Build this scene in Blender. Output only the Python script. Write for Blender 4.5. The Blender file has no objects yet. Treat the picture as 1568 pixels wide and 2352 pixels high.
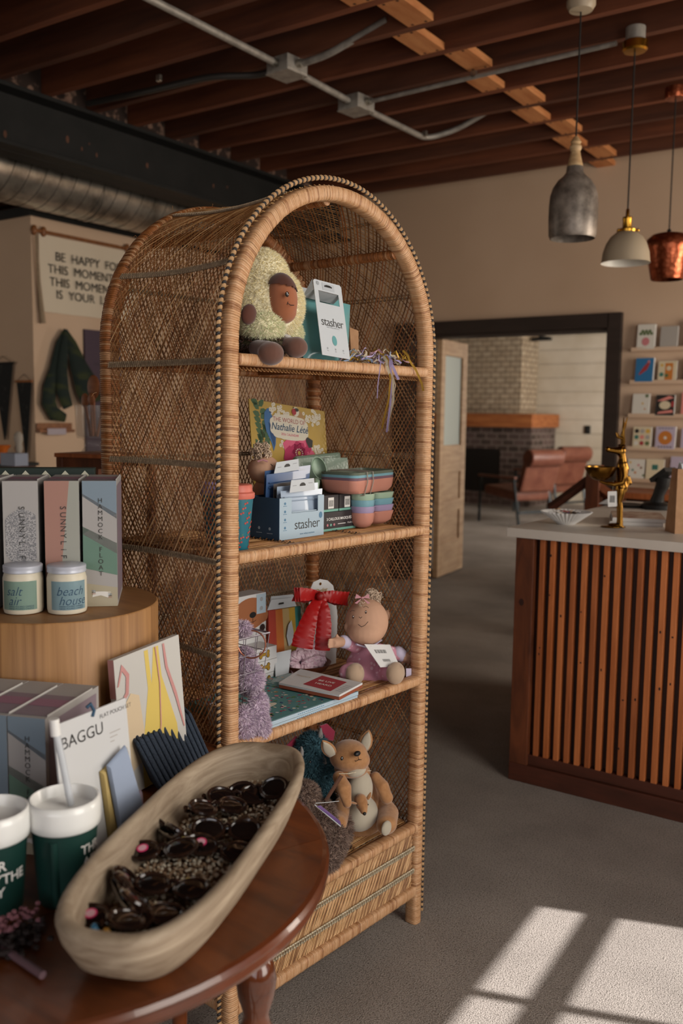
import bpy, math, random
from math import sin, cos, pi, radians, sqrt, floor
from mathutils import Matrix, Vector, Euler, noise as mnoise
random.seed(7)
SC = bpy.context.scene
COL = SC.collection

# ---------------------------------------------------------------- camera
YAW, PITCH, ROLL, FPX, EYE = radians(-34.5915), radians(-6.1064), radians(.72265), 2112.7, 1.4
_f = Vector((sin(YAW)*cos(PITCH), cos(YAW)*cos(PITCH), sin(PITCH)))
_r = Vector((cos(YAW), -sin(YAW), 0)); _u = _r.cross(_f)
CR = _r*cos(ROLL) + _u*sin(ROLL); CU = _u*cos(ROLL) - _r*sin(ROLL)
CAMP = Vector((0, 0, EYE))
cam = bpy.data.cameras.new('camera'); co = bpy.data.objects.new('camera', cam); COL.objects.link(co)
co.matrix_world = Matrix(((CR.x, CU.x, -_f.x, 0), (CR.y, CU.y, -_f.y, 0), (CR.z, CU.z, -_f.z, EYE), (0, 0, 0, 1)))
cam.sensor_fit = 'HORIZONTAL'; cam.sensor_width = 24; cam.lens = FPX/1568*24
cam.clip_start = .05; cam.clip_end = 60
cam.dof.use_dof = True; cam.dof.focus_distance = 2.1; cam.dof.aperture_fstop = 3.4
SC.camera = co
# ---------------------------------------------------------------- light
SC.view_settings.view_transform = 'Standard'; SC.view_settings.look = 'None'
SC.view_settings.gamma = 1; SC.view_settings.exposure = .28
try: SC.view_settings.use_curve_mapping = False
except Exception: pass
W = bpy.data.worlds.new('world'); SC.world = W; W.use_nodes = True
W.node_tree.nodes['Background'].inputs[0].default_value = (.75, .78, .85, 1)
W.node_tree.nodes['Background'].inputs[1].default_value = .5
SUN_SLOPE, SUN_TAN = .345, .70
sd = bpy.data.lights.new('sun', 'SUN'); so = bpy.data.objects.new('sun', sd); COL.objects.link(so)
_d = Vector((-1, -SUN_SLOPE, -SUN_TAN*sqrt(1+SUN_SLOPE**2))).normalized()
so.rotation_euler = _d.to_track_quat('-Z', 'Y').to_euler()
so.location = (6, 5, 6); sd.energy = 9.5; sd.angle = radians(.35); sd.color = (1, .985, .98)
def area(name, loc, aim, sx, sy, power, col):
    l = bpy.data.lights.new(name, 'AREA'); l.shape = 'RECTANGLE'; l.size = sx; l.size_y = sy; l.energy = power; l.color = col
    o = bpy.data.objects.new(name, l); COL.objects.link(o); o.location = loc
    o.rotation_euler = (Vector(aim)-Vector(loc)).to_track_quat('-Z', 'Z').to_euler(); return o
wl = area('window_daylight', (2.08, 1.2, 1.5), (-3, 1.2, .1), 4.2, 1.7, 82, (1, .93, .84)); wl.data.spread = radians(150)
area('rear_window_daylight', (1.7, 5.2, 1.6), (-3, 5.9, 1.8), 1.9, 1.6, 95, (1, .90, .78))
fl = area('front_daylight', (0.6, -2.3, 1.5), (-.8, 3, .2), 3.0, 1.5, 12, (.94, .95, 1)); fl.data.spread = radians(110)
area('next_room_daylight', (-1.0, 11.0, 1.6), (-6, 12.5, 1.0), 2.6, 1.6, 210, (1, .93, .85))
area('left_room_daylight', (-7.5, 1.0, 1.6), (-5.2, 3.2, 2.6), 1.6, 1.2, 14, (1, .9, .78))

# ---------------------------------------------------------------- pixel helpers (only used to find points on real planes)
def ray(x, y): return _f + CR*((x-784)/FPX) - CU*((y-1176)/FPX)
def atZ(x, y, z=0.): d = ray(x, y); return CAMP + d*((z-EYE)/d.z)
def atY(x, y, v): d = ray(x, y); return CAMP + d*(v/d.y)
def atX(x, y, v): d = ray(x, y); return CAMP + d*(v/d.x)

# ---------------------------------------------------------------- materials
def lin(h):
    if not isinstance(h, str): return tuple(h)+(1,)
    h = h.lstrip('#'); c = [int(h[i:i+2], 16)/255 for i in (0, 2, 4)]
    return tuple(x/12.92 if x <= .04045 else ((x+.055)/1.055)**2.4 for x in c)+(1,)
M = {}
def mat(name, col, rough=.6, metal=0, col2=None, scale=(8, 8, 8), detail=3, bump=0, bscale=None, kind='noise', lo=.35, hi=.65, rot=(0, 0, 0),
        trans=0, alpha=1, spec=.5, coat=0, sheen=0, ior=1.45, emit=0, dist=0):
    m = bpy.data.materials.new(name); m.use_nodes = True; nt = m.node_tree; b = nt.nodes['Principled BSDF']
    b.inputs['Base Color'].default_value = lin(col); b.inputs['Roughness'].default_value = rough; b.inputs['Metallic'].default_value = metal
    b.inputs['Transmission Weight'].default_value = trans; b.inputs['Alpha'].default_value = alpha; b.inputs['IOR'].default_value = ior
    b.inputs['Specular IOR Level'].default_value = spec; b.inputs['Coat Weight'].default_value = coat; b.inputs['Sheen Weight'].default_value = sheen
    if emit: b.inputs['Emission Color'].default_value = lin(col); b.inputs['Emission Strength'].default_value = emit
    if col2 or bump:
        tc = nt.nodes.new('ShaderNodeTexCoord'); mp = nt.nodes.new('ShaderNodeMapping'); nt.links.new(tc.outputs['Object'], mp.inputs[0])
        mp.inputs['Scale'].default_value = scale; mp.inputs['Rotation'].default_value = rot
        if kind == 'wave':
            n = nt.nodes.new('ShaderNodeTexWave'); n.inputs['Scale'].default_value = 1; n.inputs['Distortion'].default_value = dist or 4; n.inputs['Detail'].default_value = detail
            n.inputs['Detail Scale'].default_value = 1.5; out = n.outputs['Fac']
        elif kind == 'voronoi':
            n = nt.nodes.new('ShaderNodeTexVoronoi'); n.inputs['Scale'].default_value = 1; out = n.outputs['Distance']
        else:
            n = nt.nodes.new('ShaderNodeTexNoise'); n.inputs['Scale'].default_value = 1; n.inputs['Detail'].default_value = detail; n.inputs['Roughness'].default_value = .6
            n.inputs['Distortion'].default_value = dist; out = n.outputs['Fac']
        nt.links.new(mp.outputs[0], n.inputs['Vector'])
        if col2:
            r = nt.nodes.new('ShaderNodeValToRGB'); r.color_ramp.elements[0].position = lo; r.color_ramp.elements[1].position = hi
            r.color_ramp.elements[0].color = lin(col); r.color_ramp.elements[1].color = lin(col2)
            nt.links.new(out, r.inputs[0]); nt.links.new(r.outputs[0], b.inputs['Base Color'])
        if bump:
            if bscale:
                n2 = nt.nodes.new('ShaderNodeTexNoise'); n2.inputs['Scale'].default_value = bscale; n2.inputs['Detail'].default_value = 3
                nt.links.new(tc.outputs['Object'], n2.inputs['Vector']); out = n2.outputs['Fac']
            bp = nt.nodes.new('ShaderNodeBump'); bp.inputs['Strength'].default_value = bump; bp.inputs['Distance'].default_value = .004
            nt.links.new(out, bp.inputs['Height']); nt.links.new(bp.outputs[0], b.inputs['Normal'])
    M[name] = m; return m
def brick(name, c1, c2, mortar, sx, bw=.5, rh=.25, ms=.02, rough=.85, axis='XZ'):
    m = bpy.data.materials.new(name); m.use_nodes = True; nt = m.node_tree; b = nt.nodes['Principled BSDF']; b.inputs['Roughness'].default_value = rough
    tc = nt.nodes.new('ShaderNodeTexCoord'); s = nt.nodes.new('ShaderNodeSeparateXYZ'); c = nt.nodes.new('ShaderNodeCombineXYZ')
    nt.links.new(tc.outputs['Object'], s.inputs[0]); ad = nt.nodes.new('ShaderNodeMath'); ad.operation = 'ADD'
    nt.links.new(s.outputs[0], ad.inputs[0]); nt.links.new(s.outputs[1], ad.inputs[1]); nt.links.new(ad.outputs[0], c.inputs[0]); nt.links.new(s.outputs[2], c.inputs[1])
    t = nt.nodes.new('ShaderNodeTexBrick'); t.inputs['Color1'].default_value = lin(c1); t.inputs['Color2'].default_value = lin(c2); t.inputs['Mortar'].default_value = lin(mortar)
    t.inputs['Scale'].default_value = sx; t.inputs['Brick Width'].default_value = bw; t.inputs['Row Height'].default_value = rh; t.inputs['Mortar Size'].default_value = ms
    n = nt.nodes.new('ShaderNodeTexNoise'); n.inputs['Scale'].default_value = 9; mx = nt.nodes.new('ShaderNodeMix'); mx.data_type = 'RGBA'; mx.blend_type = 'MULTIPLY'; mx.inputs[0].default_value = .6
    nt.links.new(tc.outputs['Object'], n.inputs['Vector']); nt.links.new(c.outputs[0], t.inputs['Vector'])
    nt.links.new(t.outputs[0], mx.inputs[6]); nt.links.new(n.outputs['Fac'], mx.inputs[7]); nt.links.new(mx.outputs[2], b.inputs['Base Color'])
    bp = nt.nodes.new('ShaderNodeBump'); bp.inputs['Strength'].default_value = .6; bp.inputs['Distance'].default_value = .01; bp.invert = True
    nt.links.new(t.outputs['Fac'], bp.inputs['Height']); nt.links.new(bp.outputs[0], b.inputs['Normal']); M[name] = m; return m
def P(name, col, rough=.6, **k):
    if name not in M: mat(name, col, rough, **k)
    return name

mat('wall_paint', '#c0a388', .9, col2='#ccb096', scale=(.7, .7, .7), bump=.05, bscale=120)
mat('wall_white', '#c7bcab', .9, col2='#b5a894', scale=(1.5, 1.5, 1.5))
mat('floor_carpet', '#7b726a', .95, col2='#9d938a', scale=(1.6, 1.6, 1.6), detail=8, bump=.9, bscale=260, lo=.3, hi=.72)
nt = M['floor_carpet'].node_tree
_tc = nt.nodes.new('ShaderNodeTexCoord'); _n = nt.nodes.new('ShaderNodeTexNoise'); _n.inputs['Scale'].default_value = 190; _n.inputs['Detail'].default_value = 2
_r2 = nt.nodes.new('ShaderNodeValToRGB'); _r2.color_ramp.elements[0].position = .33; _r2.color_ramp.elements[1].position = .5
_r2.color_ramp.elements[0].color = (.38, .36, .34, 1); _r2.color_ramp.elements[1].color = (1, 1, 1, 1)
_mx = nt.nodes.new('ShaderNodeMix'); _mx.data_type = 'RGBA'; _mx.blend_type = 'MULTIPLY'; _mx.inputs[0].default_value = .75
nt.links.new(_tc.outputs['Object'], _n.inputs['Vector']); nt.links.new(_n.outputs['Fac'], _r2.inputs[0])
_b = nt.nodes['Principled BSDF']; _src = _b.inputs['Base Color'].links[0].from_socket
nt.links.new(_src, _mx.inputs[6]); nt.links.new(_r2.outputs[0], _mx.inputs[7]); nt.links.new(_mx.outputs[2], _b.inputs['Base Color'])
mat('joist_wood', '#502817', .75, col2='#7e4527', scale=(1.2, 14, 14), detail=6, bump=.5, lo=.3, hi=.75)
mat('joist_wood_b', '#402113', .75, col2='#6b3c24', scale=(1.0, 12, 12), detail=6, bump=.5, lo=.3, hi=.75)
mat('deck_wood', '#3a1f13', .85, col2='#57301c', scale=(6, 1.2, 6), detail=4)
mat('block_wood', '#a8683a', .75, col2='#c08250', scale=(20, 4, 20), detail=4, bump=.3)
mat('nail_hole', '#2a150c', .9)
mat('brick_fill', '#7a5f50', .95, col2='#2e211b', scale=(9, 9, 9), detail=3, lo=.42, hi=.5, bump=.6)
mat('steel_beam', '#1b1c1b', .62, metal=.3, col2='#232322', scale=(5, 5, 5), detail=5, bump=.15)
mat('rust', '#5a3a2a', .8)
mat('galvanised', '#c4beb2', .28, metal=.85, col2='#7d786f', scale=(6, 6, 6), detail=4, bump=.05)
mat('duct_seam', '#3c3a36', .5, metal=1)
mat('conduit_metal', '#a39d94', .5, metal=.4, col2='#8a847c', scale=(20, 20, 20))
mat('conduit_dark', '#4b4845', .5, metal=.7)
mat('dark_trim', '#2b2019', .6, col2='#332720', scale=(4, 4, 20), bump=.1)
mat('door_wood', '#a98663', .6, col2='#c2a07b', scale=(3, 3, 22), detail=5, bump=.1)
mat('frosted_glass', '#aab4ae', .35, spec=.5)
mat('stone_top', '#b8aea3', .4, col2='#c4bbb0', scale=(3, 3, 3), detail=8)
mat('slat_wood', '#9c5428', .5, col2='#b96d3c', scale=(26, 26, 2.2), detail=6, bump=.2, dist=.6)
mat('slat_wood_b', '#844620', .5, col2='#a45c32', scale=(22, 22, 1.8), detail=6, bump=.2, dist=1)
mat('slat_dark', '#2c160c', .55, col2='#4a2615', scale=(18, 18, 2), detail=5)
mat('frame_dark', '#4a2615', .5, col2='#6f3b20', scale=(14, 14, 2.5), detail=6, bump=.2, dist=1)
mat('plinth_dark', '#3a1c10', .5, col2='#54291a', scale=(2.5, 14, 14), detail=6, bump=.1)
mat('knot', '#2e140a', .6)
for i, (a, b_) in enumerate((('#b0845c', '#bd926b'), ('#a97c54', '#b68861'), ('#b88e67', '#c49b76'), ('#8f6441', '#a37653'))):
    mat('cane%d' % i, a, .45, col2=b_, scale=(60, 60, 60), detail=2, bump=.25, spec=.5)
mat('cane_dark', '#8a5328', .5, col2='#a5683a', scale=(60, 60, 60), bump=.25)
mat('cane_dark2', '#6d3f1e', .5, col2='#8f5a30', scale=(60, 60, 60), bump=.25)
mat('strand_a', '#ac7f50', .5, col2='#835832', scale=(30, 30, 30), detail=3, lo=.3, hi=.7)
mat('strand_b', '#8c6038', .5, col2='#633e20', scale=(30, 30, 30), detail=3, lo=.3, hi=.7)
mat('strand_c', '#d0a778', .5, col2='#b58a58', scale=(30, 30, 30))
mat('twine_grey', '#84705a', .8, col2='#9c876c', scale=(90, 90, 90))
mat('twine_pale', '#c9bea6', .8, col2='#b0a48b', scale=(90, 90, 90))
mat('braid_pale', '#ad8a62', .7, col2='#93704a', scale=(90, 90, 90))
mat('braid_black', '#221f20', .6)
mat('table_wood', '#4a2310', .34, col2='#78401d', scale=(3, 14, 3), detail=8, rot=(0, 0, radians(25)), dist=1.5, coat=.12, lo=.3, hi=.7)
mat('table_wood_b', '#43200e', .32, col2='#6f3a1a', scale=(3, 12, 3), detail=8, rot=(0, 0, radians(20)), dist=1.8, coat=.12, lo=.3, hi=.7)
mat('table_rim', '#4a2412', .25, col2='#62311a', scale=(4, 4, 4), coat=.4)
mat('table_leg', '#3a1a0d', .15, col2='#6a3518', scale=(3, 3, 9), detail=4, coat=.6)
mat('drum_wood', '#7b542f', .5, col2='#ad8050', scale=(38, 38, .9), detail=5, dist=.8, lo=.3, hi=.7, bump=.1)
mat('drum_top', '#7d5733', .5, col2='#94693f', scale=(3, 30, 3), detail=5, rot=(0, 0, 1))
mat('bowl_wood', '#74614d', .64, col2='#ab9a84', scale=(12, 3.5, 40), detail=5, rot=(0, 0, radians(20)), dist=1.6, bump=.15, lo=.3, hi=.7)
mat('paper', '#d3d0cb', .7); mat('white', '#dedcd8', .5); mat('black', '#161514', .5); mat('ink', '#3a3836', .7); mat('ink_blue', '#2b4a63', .7)
mat('glossy_white', '#e0dfdb', .25, coat=.3)
mat('clear_glass', '#ffffff', .03, trans=1, ior=1.45, spec=.5)
mat('film', '#eeeeee', .12, alpha=.28, coat=.5)

# ---------------------------------------------------------------- mesh builder
class MB:
    def __init__(s, T=None): s.v = []; s.f = []; s.fm = []; s.ms = []; s.T = T or Matrix()
    def mi(s, m):
        if m not in s.ms: s.ms.append(m)
        return s.ms.index(m)
    def add(s, vs, fs, m):
        n = len(s.v); T = s.T; s.v += [tuple(T @ Vector(p)) for p in vs]; k = s.mi(m)
        for f in fs: s.f.append(tuple(i+n for i in f)); s.fm.append(k)
    def box(s, c, d, m, rot=None):
        x, y, z = [q/2 for q in d]; R = Euler(rot).to_matrix() if rot else Matrix.Identity(3); c = Vector(c)
        vs = [c + R @ Vector((sx*x, sy*y, sz*z)) for sz in (-1, 1) for sy in (-1, 1) for sx in (-1, 1)]
        s.add(vs, [(0, 2, 3, 1), (4, 5, 7, 6), (0, 1, 5, 4), (2, 6, 7, 3), (0, 4, 6, 2), (1, 3, 7, 5)], m); return s
    def poly(s, pts, m): s.add(pts, [tuple(range(len(pts)))], m); return s
    def prism(s, pts, o, ex, ey, ez, m, m2=None):
        o, ex, ey, ez = map(Vector, (o, ex, ey, ez)); n = len(pts)
        a = [o+ex*p[0]+ey*p[1] for p in pts]; b = [p+ez for p in a]
        s.add(a+b, [tuple(range(n))[::-1]], m); s.add(a+b, [tuple(range(n, 2*n))], m2 or m); s.add(a+b, [(i, (i+1) % n, (i+1) % n+n, i+n) for i in range(n)], m); return s
    def loft(s, rings, m, cap=True, closed=False):
        n = len(rings[0]); vs = [p for r in rings for p in r]; fs = []
        R = len(rings)
        for i in range(R if closed else R-1):
            for j in range(n):
                a = i*n+j; b = i*n+(j+1) % n; c = ((i+1) % R)*n+(j+1) % n; d = ((i+1) % R)*n+j; fs.append((a, b, c, d))
        if cap and not closed: fs.append(tuple(range(n))[::-1]); fs.append(tuple(range((R-1)*n, R*n)))
        s.add(vs, fs, m); return s
    def tube(s, path, r, m, n=8, cap=True, closed=False, flat=1., up=None):
        path = [Vector(p) for p in path]; L = len(path); rings = []; pu = None
        for i, p in enumerate(path):
            if closed: t = path[(i+1) % L]-path[i-1]
            else: t = path[min(i+1, L-1)]-path[max(i-1, 0)]
            t = t.normalized() if t.length > 1e-9 else Vector((0, 0, 1))
            u = Vector(up) if up is not None else (pu if pu is not None else (Vector((0, 0, 1)) if abs(t.z) < .9 else Vector((1, 0, 0))))
            u = u - t*u.dot(t); u = u.normalized() if u.length > 1e-6 else t.orthogonal().normalized(); pu = u; w = t.cross(u)
            rr = r[i] if isinstance(r, (list, tuple)) else r
            rings.append([p+w*(cos(2*pi*k/n)*rr)+u*(sin(2*pi*k/n)*rr*flat) for k in range(n)])
        s.loft(rings, m, cap, closed); return s
    def lathe(s, prof, m, n=32, c=(0, 0, 0), cap=True, sx=1, sy=1):
        c = Vector(c); s.loft([[c+Vector((cos(2*pi*k/n)*r*sx, sin(2*pi*k/n)*r*sy, z)) for k in range(n)] for r, z in prof], m, cap); return s
    def ell(s, c, r, m, n=16, k=10, rot=None, sq=1.):
        R = Euler(rot).to_matrix() if rot else Matrix.Identity(3); c = Vector(c); rings = []
        for i in range(1, k):
            a = pi*i/k-pi/2; rings.append([c+R @ Vector((cos(2*pi*j/n)*cos(a)*r[0], sin(2*pi*j/n)*cos(a)*r[1], sin(a)*r[2])) for j in range(n)])
        nb = len(rings)*n; vs = [p for q in rings for p in q]+[c+R @ Vector((0, 0, -r[2])), c+R @ Vector((0, 0, r[2]))]; fs = []
        for i in range(len(rings)-1):
            for j in range(n): fs.append((i*n+j, i*n+(j+1) % n, (i+1)*n+(j+1) % n, (i+1)*n+j))
        fs += [(nb, (j+1) % n, j) for j in range(n)]; o = (len(rings)-1)*n; fs += [(nb+1, o+j, o+(j+1) % n) for j in range(n)]
        s.add(vs, fs, m); return s
    def disc(s, c, r, ax, ay, m, n=20, ry=None):
        c, ax, ay = map(Vector, (c, ax, ay)); s.poly([c+ax*(cos(2*pi*k/n)*r)+ay*(sin(2*pi*k/n)*(ry or r)) for k in range(n)], m); return s
    def text(s, t, size, o, ex, ey, m, align='CENTER', shear=0, bold=0, space=1):
        key = (t, align, shear, bold, space)
        if key not in _TX:
            cu = bpy.data.curves.new('t', 'FONT'); cu.body = t; cu.size = 1; cu.align_x = align; cu.align_y = 'CENTER'; cu.shear = shear; cu.offset = bold; cu.space_character = space; cu.resolution_u = 3
            ob = bpy.data.objects.new('t', cu); COL.objects.link(ob); me = bpy.data.meshes.new_from_object(ob.evaluated_get(bpy.context.evaluated_depsgraph_get()))
            _TX[key] = ([tuple(v.co) for v in me.vertices], [tuple(p.vertices) for p in me.polygons])
            bpy.data.objects.remove(ob); bpy.data.curves.remove(cu); bpy.data.meshes.remove(me)
        vs, fs = _TX[key]; o, ex, ey = map(Vector, (o, ex, ey)); ex.normalize(); ey.normalize()
        s.add([o+ex*(v[0]*size)+ey*(v[1]*size) for v in vs], fs, m); return s
    def build(s, name, parent=None, smooth=False, ang=40, bevel=0, remesh=0, sub=0, jit=0, mats=None):
        me = bpy.data.meshes.new(name); me.from_pydata(s.v, [], s.f)
        for m in s.ms: me.materials.append(M[m])
        me.polygons.foreach_set('material_index', s.fm); me.update()
        if smooth or remesh:
            me.polygons.foreach_set('use_smooth', [True]*len(me.polygons))
            if not remesh and ang < 180: me.set_sharp_from_angle(angle=radians(ang))
        o = bpy.data.objects.new(name, me); COL.objects.link(o)
        if parent: o.parent = parent
        if bevel:
            b = o.modifiers.new('b', 'BEVEL'); b.width = bevel; b.segments = 2; b.limit_method = 'ANGLE'; b.angle_limit = radians(50)
        if remesh:
            r = o.modifiers.new('r', 'REMESH'); r.mode = 'VOXEL'; r.voxel_size = remesh; r.use_smooth_shade = True
            q = o.modifiers.new('s', 'SMOOTH'); q.factor = .7; q.iterations = 6
        if sub: q = o.modifiers.new('s', 'SUBSURF'); q.levels = sub; q.render_levels = sub
        return o
_TX = {}
def thing(name, label, cat, loc=(0, 0, 0), rz=0, group=None):
    o = bpy.data.objects.new(name, None); COL.objects.link(o); o.location = loc; o.rotation_euler = (0, 0, rz); o.empty_display_size = .05
    o['label'] = label; o['category'] = cat
    if group: o['group'] = group
    return o
def tag(o, label, cat, group=None):
    o['label'] = label; o['category'] = cat
    if group: o['group'] = group
    return o
def struct(o): o['kind'] = 'structure'; return o
def stuff(o): o['kind'] = 'stuff'; return o
def RT(loc=(0, 0, 0), rot=(0, 0, 0), sc=1): return Matrix.Translation(Vector(loc)) @ Euler(rot).to_matrix().to_4x4() @ Matrix.Scale(sc, 4)
def rect(w, h, r=0, k=4):
    if r <= 0: return [(-w/2, -h/2), (w/2, -h/2), (w/2, h/2), (-w/2, h/2)]
    p = []
    for cx, cy, a0 in ((w/2-r, h/2-r, 0), (-w/2+r, h/2-r, 90), (-w/2+r, -h/2+r, 180), (w/2-r, -h/2+r, 270)):
        for i in range(k+1): a = radians(a0+90*i/k); p.append((cx+cos(a)*r, cy+sin(a)*r))
    return p
def fur(mb, ells, count, length, mats, w=.0016, g=.25, seed=1, excl=()):
    rnd = random.Random(seed); tot = [e[1][0]*e[1][1]+e[1][1]*e[1][2]+e[1][0]*e[1][2] for e in ells]; S = sum(tot)
    pre = [(Vector(e[0]), Vector(e[1]), Euler(e[2]).to_matrix() if len(e) > 2 and e[2] else Matrix.Identity(3)) for e in ells]
    inv = [(c, r, R.transposed()) for c, r, R in pre]+[(Vector(e[0]), Vector(e[1]), Matrix.Identity(3)) for e in excl]; vs = {m: [] for m in mats}
    for ei, (c, r, R) in enumerate(pre):
        for _ in range(int(count*tot[ei]/S)):
            z = rnd.uniform(-1, 1); a = rnd.uniform(0, 2*pi); q = sqrt(1-z*z); d = Vector((q*cos(a), q*sin(a), z))
            p = c+R @ Vector((d.x*r.x, d.y*r.y, d.z*r.z))
            if any(j != ei and (lambda l: (l.x/rr.x)**2+(l.y/rr.y)**2+(l.z/rr.z)**2)(Rt @ (p-cc)) < .9 for j, (cc, rr, Rt) in enumerate(inv)): continue
            n = (R @ Vector((d.x/r.x, d.y/r.y, d.z/r.z))).normalized()
            n = (n+Vector((rnd.gauss(0, .35), rnd.gauss(0, .35), rnd.gauss(0, .35)-g))).normalized()
            L = length*rnd.uniform(.6, 1.2); t = n.orthogonal().normalized(); t = Matrix.Rotation(rnd.uniform(0, 6.28), 3, n) @ t; u = n.cross(t)
            tip = p+n*L+Vector((0, 0, -g*L*.5)); b = p-n*.002
            vs[rnd.choice(mats)].append((b+t*w, b-t*w*.5+u*w*.87, b-t*w*.5-u*w*.87, tip))
    for m, l in vs.items():
        V = [p for q in l for p in q]; F = []
        for i in range(len(l)): k = i*4; F += [(k, k+1, k+3), (k+1, k+2, k+3), (k+2, k, k+3)]
        if V: mb.add(V, F, m)
# ================================================================ structure
def sbox(name, x0, x1, y0, y1, z0, z1, m, bev=0):
    b = MB(); b.box(((x0+x1)/2, (y0+y1)/2, (z0+z1)/2), (x1-x0, y1-y0, z1-z0), m); return struct(b.build(name, bevel=bev))
JZ = 3.19; CEIL = 3.45; YW = 6.7
sbox('floor', -12, 3.2, -3, 15, -.08, 0, 'floor_carpet')
sbox('ceiling', -12, 3.2, -3, 6.9, CEIL, CEIL+.06, 'deck_wood')
P('plain_ceiling', '#8b8175', .9)
sbox('ceiling_next_room', -12, 0, 6.9, 15, 3.2, 3.3, 'plain_ceiling')['kind'] = 'structure'
# back wall with the wide cased doorway
OX0, OX1, OH = -3.98, -2.265, 2.045
b = MB()
for x0, x1, z0, z1 in ((-12, OX0, 0, CEIL), (OX1, 3.2, 0, CEIL), (OX0, OX1, OH, CEIL)): b.box(((x0+x1)/2, YW+.08, (z0+z1)/2), (x1-x0, .16, z1-z0), 'wall_paint')
struct(b.build('wall_back'))
b = MB(); TW = .105
b.box((OX1+TW/2-.012, YW-.015, (OH+TW)/2), (TW, .05, OH+TW), 'dark_trim'); b.box((OX0-TW/2, YW-.015, (OH+TW)/2), (TW, .05, OH+TW), 'dark_trim')
b.box(((OX0+OX1)/2, YW-.015, OH+TW/2), (OX1-OX0, .05, TW), 'dark_trim')
b.box((OX1-.01, YW+.08, OH/2), (.02, .2, OH), 'dark_trim'); b.box((OX0+.01, YW+.08, OH/2), (.02, .2, OH), 'dark_trim'); b.box(((OX0+OX1)/2, YW+.08, OH-.01), (OX1-OX0, .2, .02), 'dark_trim')
struct(b.build('trim_1', bevel=.003))
# right wall with the low sunny windows (out of frame, lets the sun in)
WR = Matrix.Translation((2.2, 2, 0)) @ Matrix.Rotation(radians(3.1), 4, 'Z')
b = MB(WR)
for y0, y1, z0, z1 in ((-5.2, -3.4, 0, CEIL), (1.46, 4.9, 0, CEIL), (-3.4, 1.46, 0, .5), (-3.4, 1.46, 2.29, CEIL)): b.box((0.015, (y0+y1)/2, (z0+z1)/2), (.03, y1-y0, z1-z0), 'wall_white')
struct(b.build('wall_right'))
b = MB(WR); b.box((0, -.97, 2.150), (.03, 4.86, .046), 'dark_trim')
for k in range(11): b.box((0, .985-.46*k, 1.41), (.012, .014 if k % 3 else .03, 1.82), 'dark_trim')
struct(b.build('window_1'))
sbox('wall_front', -12, 3.2, -3.1, -3, 0, CEIL, 'wall_paint')
sbox('wall_left', -12.1, -12, -3, 15, 0, CEIL, 'wall_paint')
# wall block in the left room that carries the banner
PX, PY, PZ = -5.4, 4.065, 2.71
b = MB(); b.box(((PX-9)/2, (PY+YW)/2, PZ/2), (9+PX, YW-PY-.01, PZ), 'wall_paint'); struct(b.build('wall_partition'))
sbox('trim_2', -9, PX+.02, PY-.02, YW, PZ, PZ+.06, 'steel_beam')
# steel beam + packing of brick between joists above it
BX = -4.52
b = MB(); b.box((BX-.13, 2.1, 3.02), (.03, 9.1, .33), 'steel_beam'); b.box((BX-.13, 2.1, JZ-.012), (.26, 9.1, .022), 'steel_beam'); b.box((BX-.13, 2.1, 2.868), (.26, 9.1, .022), 'steel_beam')
b.box((BX-.115, 2.1, 2.885), (.03, 9.1, .02), 'steel_beam')
for (px, py, r) in ((155, 320, .013), (188, 342, .007), (338, 380, .011), (522, 430, .006), (12, 308, .012), (222, 356, .008), (490, 427, .009), (205, 330, .005)):
    p = atX(px, py, BX-.113); b.disc(p, r, (0, 1, 0), (0, 0, 1), 'rust', 8, r*1.8)
struct(b.build('trim_3', bevel=.002))
YS = [1.285+.325*k for k in range(17)]
b = MB()
for y in YS: b.box((BX-.1, y+.16, 3.32), (.12, .27, .26), 'brick_fill')
struct(b.build('trim_4'))
n = 5
for i, y in enumerate(YS):
    b = MB(); w = .045; rr = random.Random(i); pts = []
    xs = [-11+.6*k for k in range(24)]
    rings = []
    for x in xs:
        dz = rr.uniform(-.004, .004); dy = rr.uniform(-.003, .003)
        rings.append([(x, y-w/2+dy, JZ+dz), (x, y+w/2+dy, JZ+dz), (x, y+w/2+dy, CEIL), (x, y-w/2+dy, CEIL)])
    b.loft(rings, 'joist_wood' if i % 2 else 'joist_wood_b')
    struct(b.build('trim_%d' % n)); n += 1
    # flat bridging board nailed between this joist and the next
    if y > 1.5:
        x0 = -2.31+(.05 if i % 2 else -.05)+rr.uniform(-.015, .015); b = MB()
        b.box((x0, y+.1625, JZ+.018), (.135, .28, .036), 'block_wood')
        for sx in (-.035, .035):
            for sy in (.035, .285): b.disc((x0+sx, y+sy, JZ-.0005), .008, (1, 0, 0), (0, -1, 0), 'nail_hole', 8)
        struct(b.build('trim_%d' % n, bevel=.003)); n += 1
# ---------------- next room
YF = 14.2
sbox('wall_far', -12, 0, YF, YF+.1, 0, 3.2, 'wall_white')
b = MB()
for k in range(14): b.box((-4.3+.0, YF-.004, .25+.22*k), (3.6, .012, .004), 'trimline' if 'trimline' in M else P('trimline', '#857a6c', .9))
struct(b.build('trim_%d' % n)); n += 1
sbox('wall_next_right', -.1, 0, 6.9, 15, 0, 3.2, 'wall_white')
brick('brick_white', '#c9b69b', '#bda88c', '#93806a', 3.0, .5, .25, .03)
brick('brick_dark', '#6d5852', '#47382f', '#8a7a70', 3.2, .6, .3, .03)
mat('mantel_wood', '#8a4e28', .6, col2='#a8683a', scale=(2, 8, 20), detail=4)
yf = 13.55; xr = atY(1197, 850, yf).x; zb = atY(1150, 950, yf-.2).z
t = thing('fireplace', 'dark stone fireplace with whitewashed brick chimney breast and thick wooden mantel', 'fireplace', (xr-1.1, yf, 0))
b = MB(Matrix.Translation((-(xr-1.1), -yf, 0)))
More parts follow.
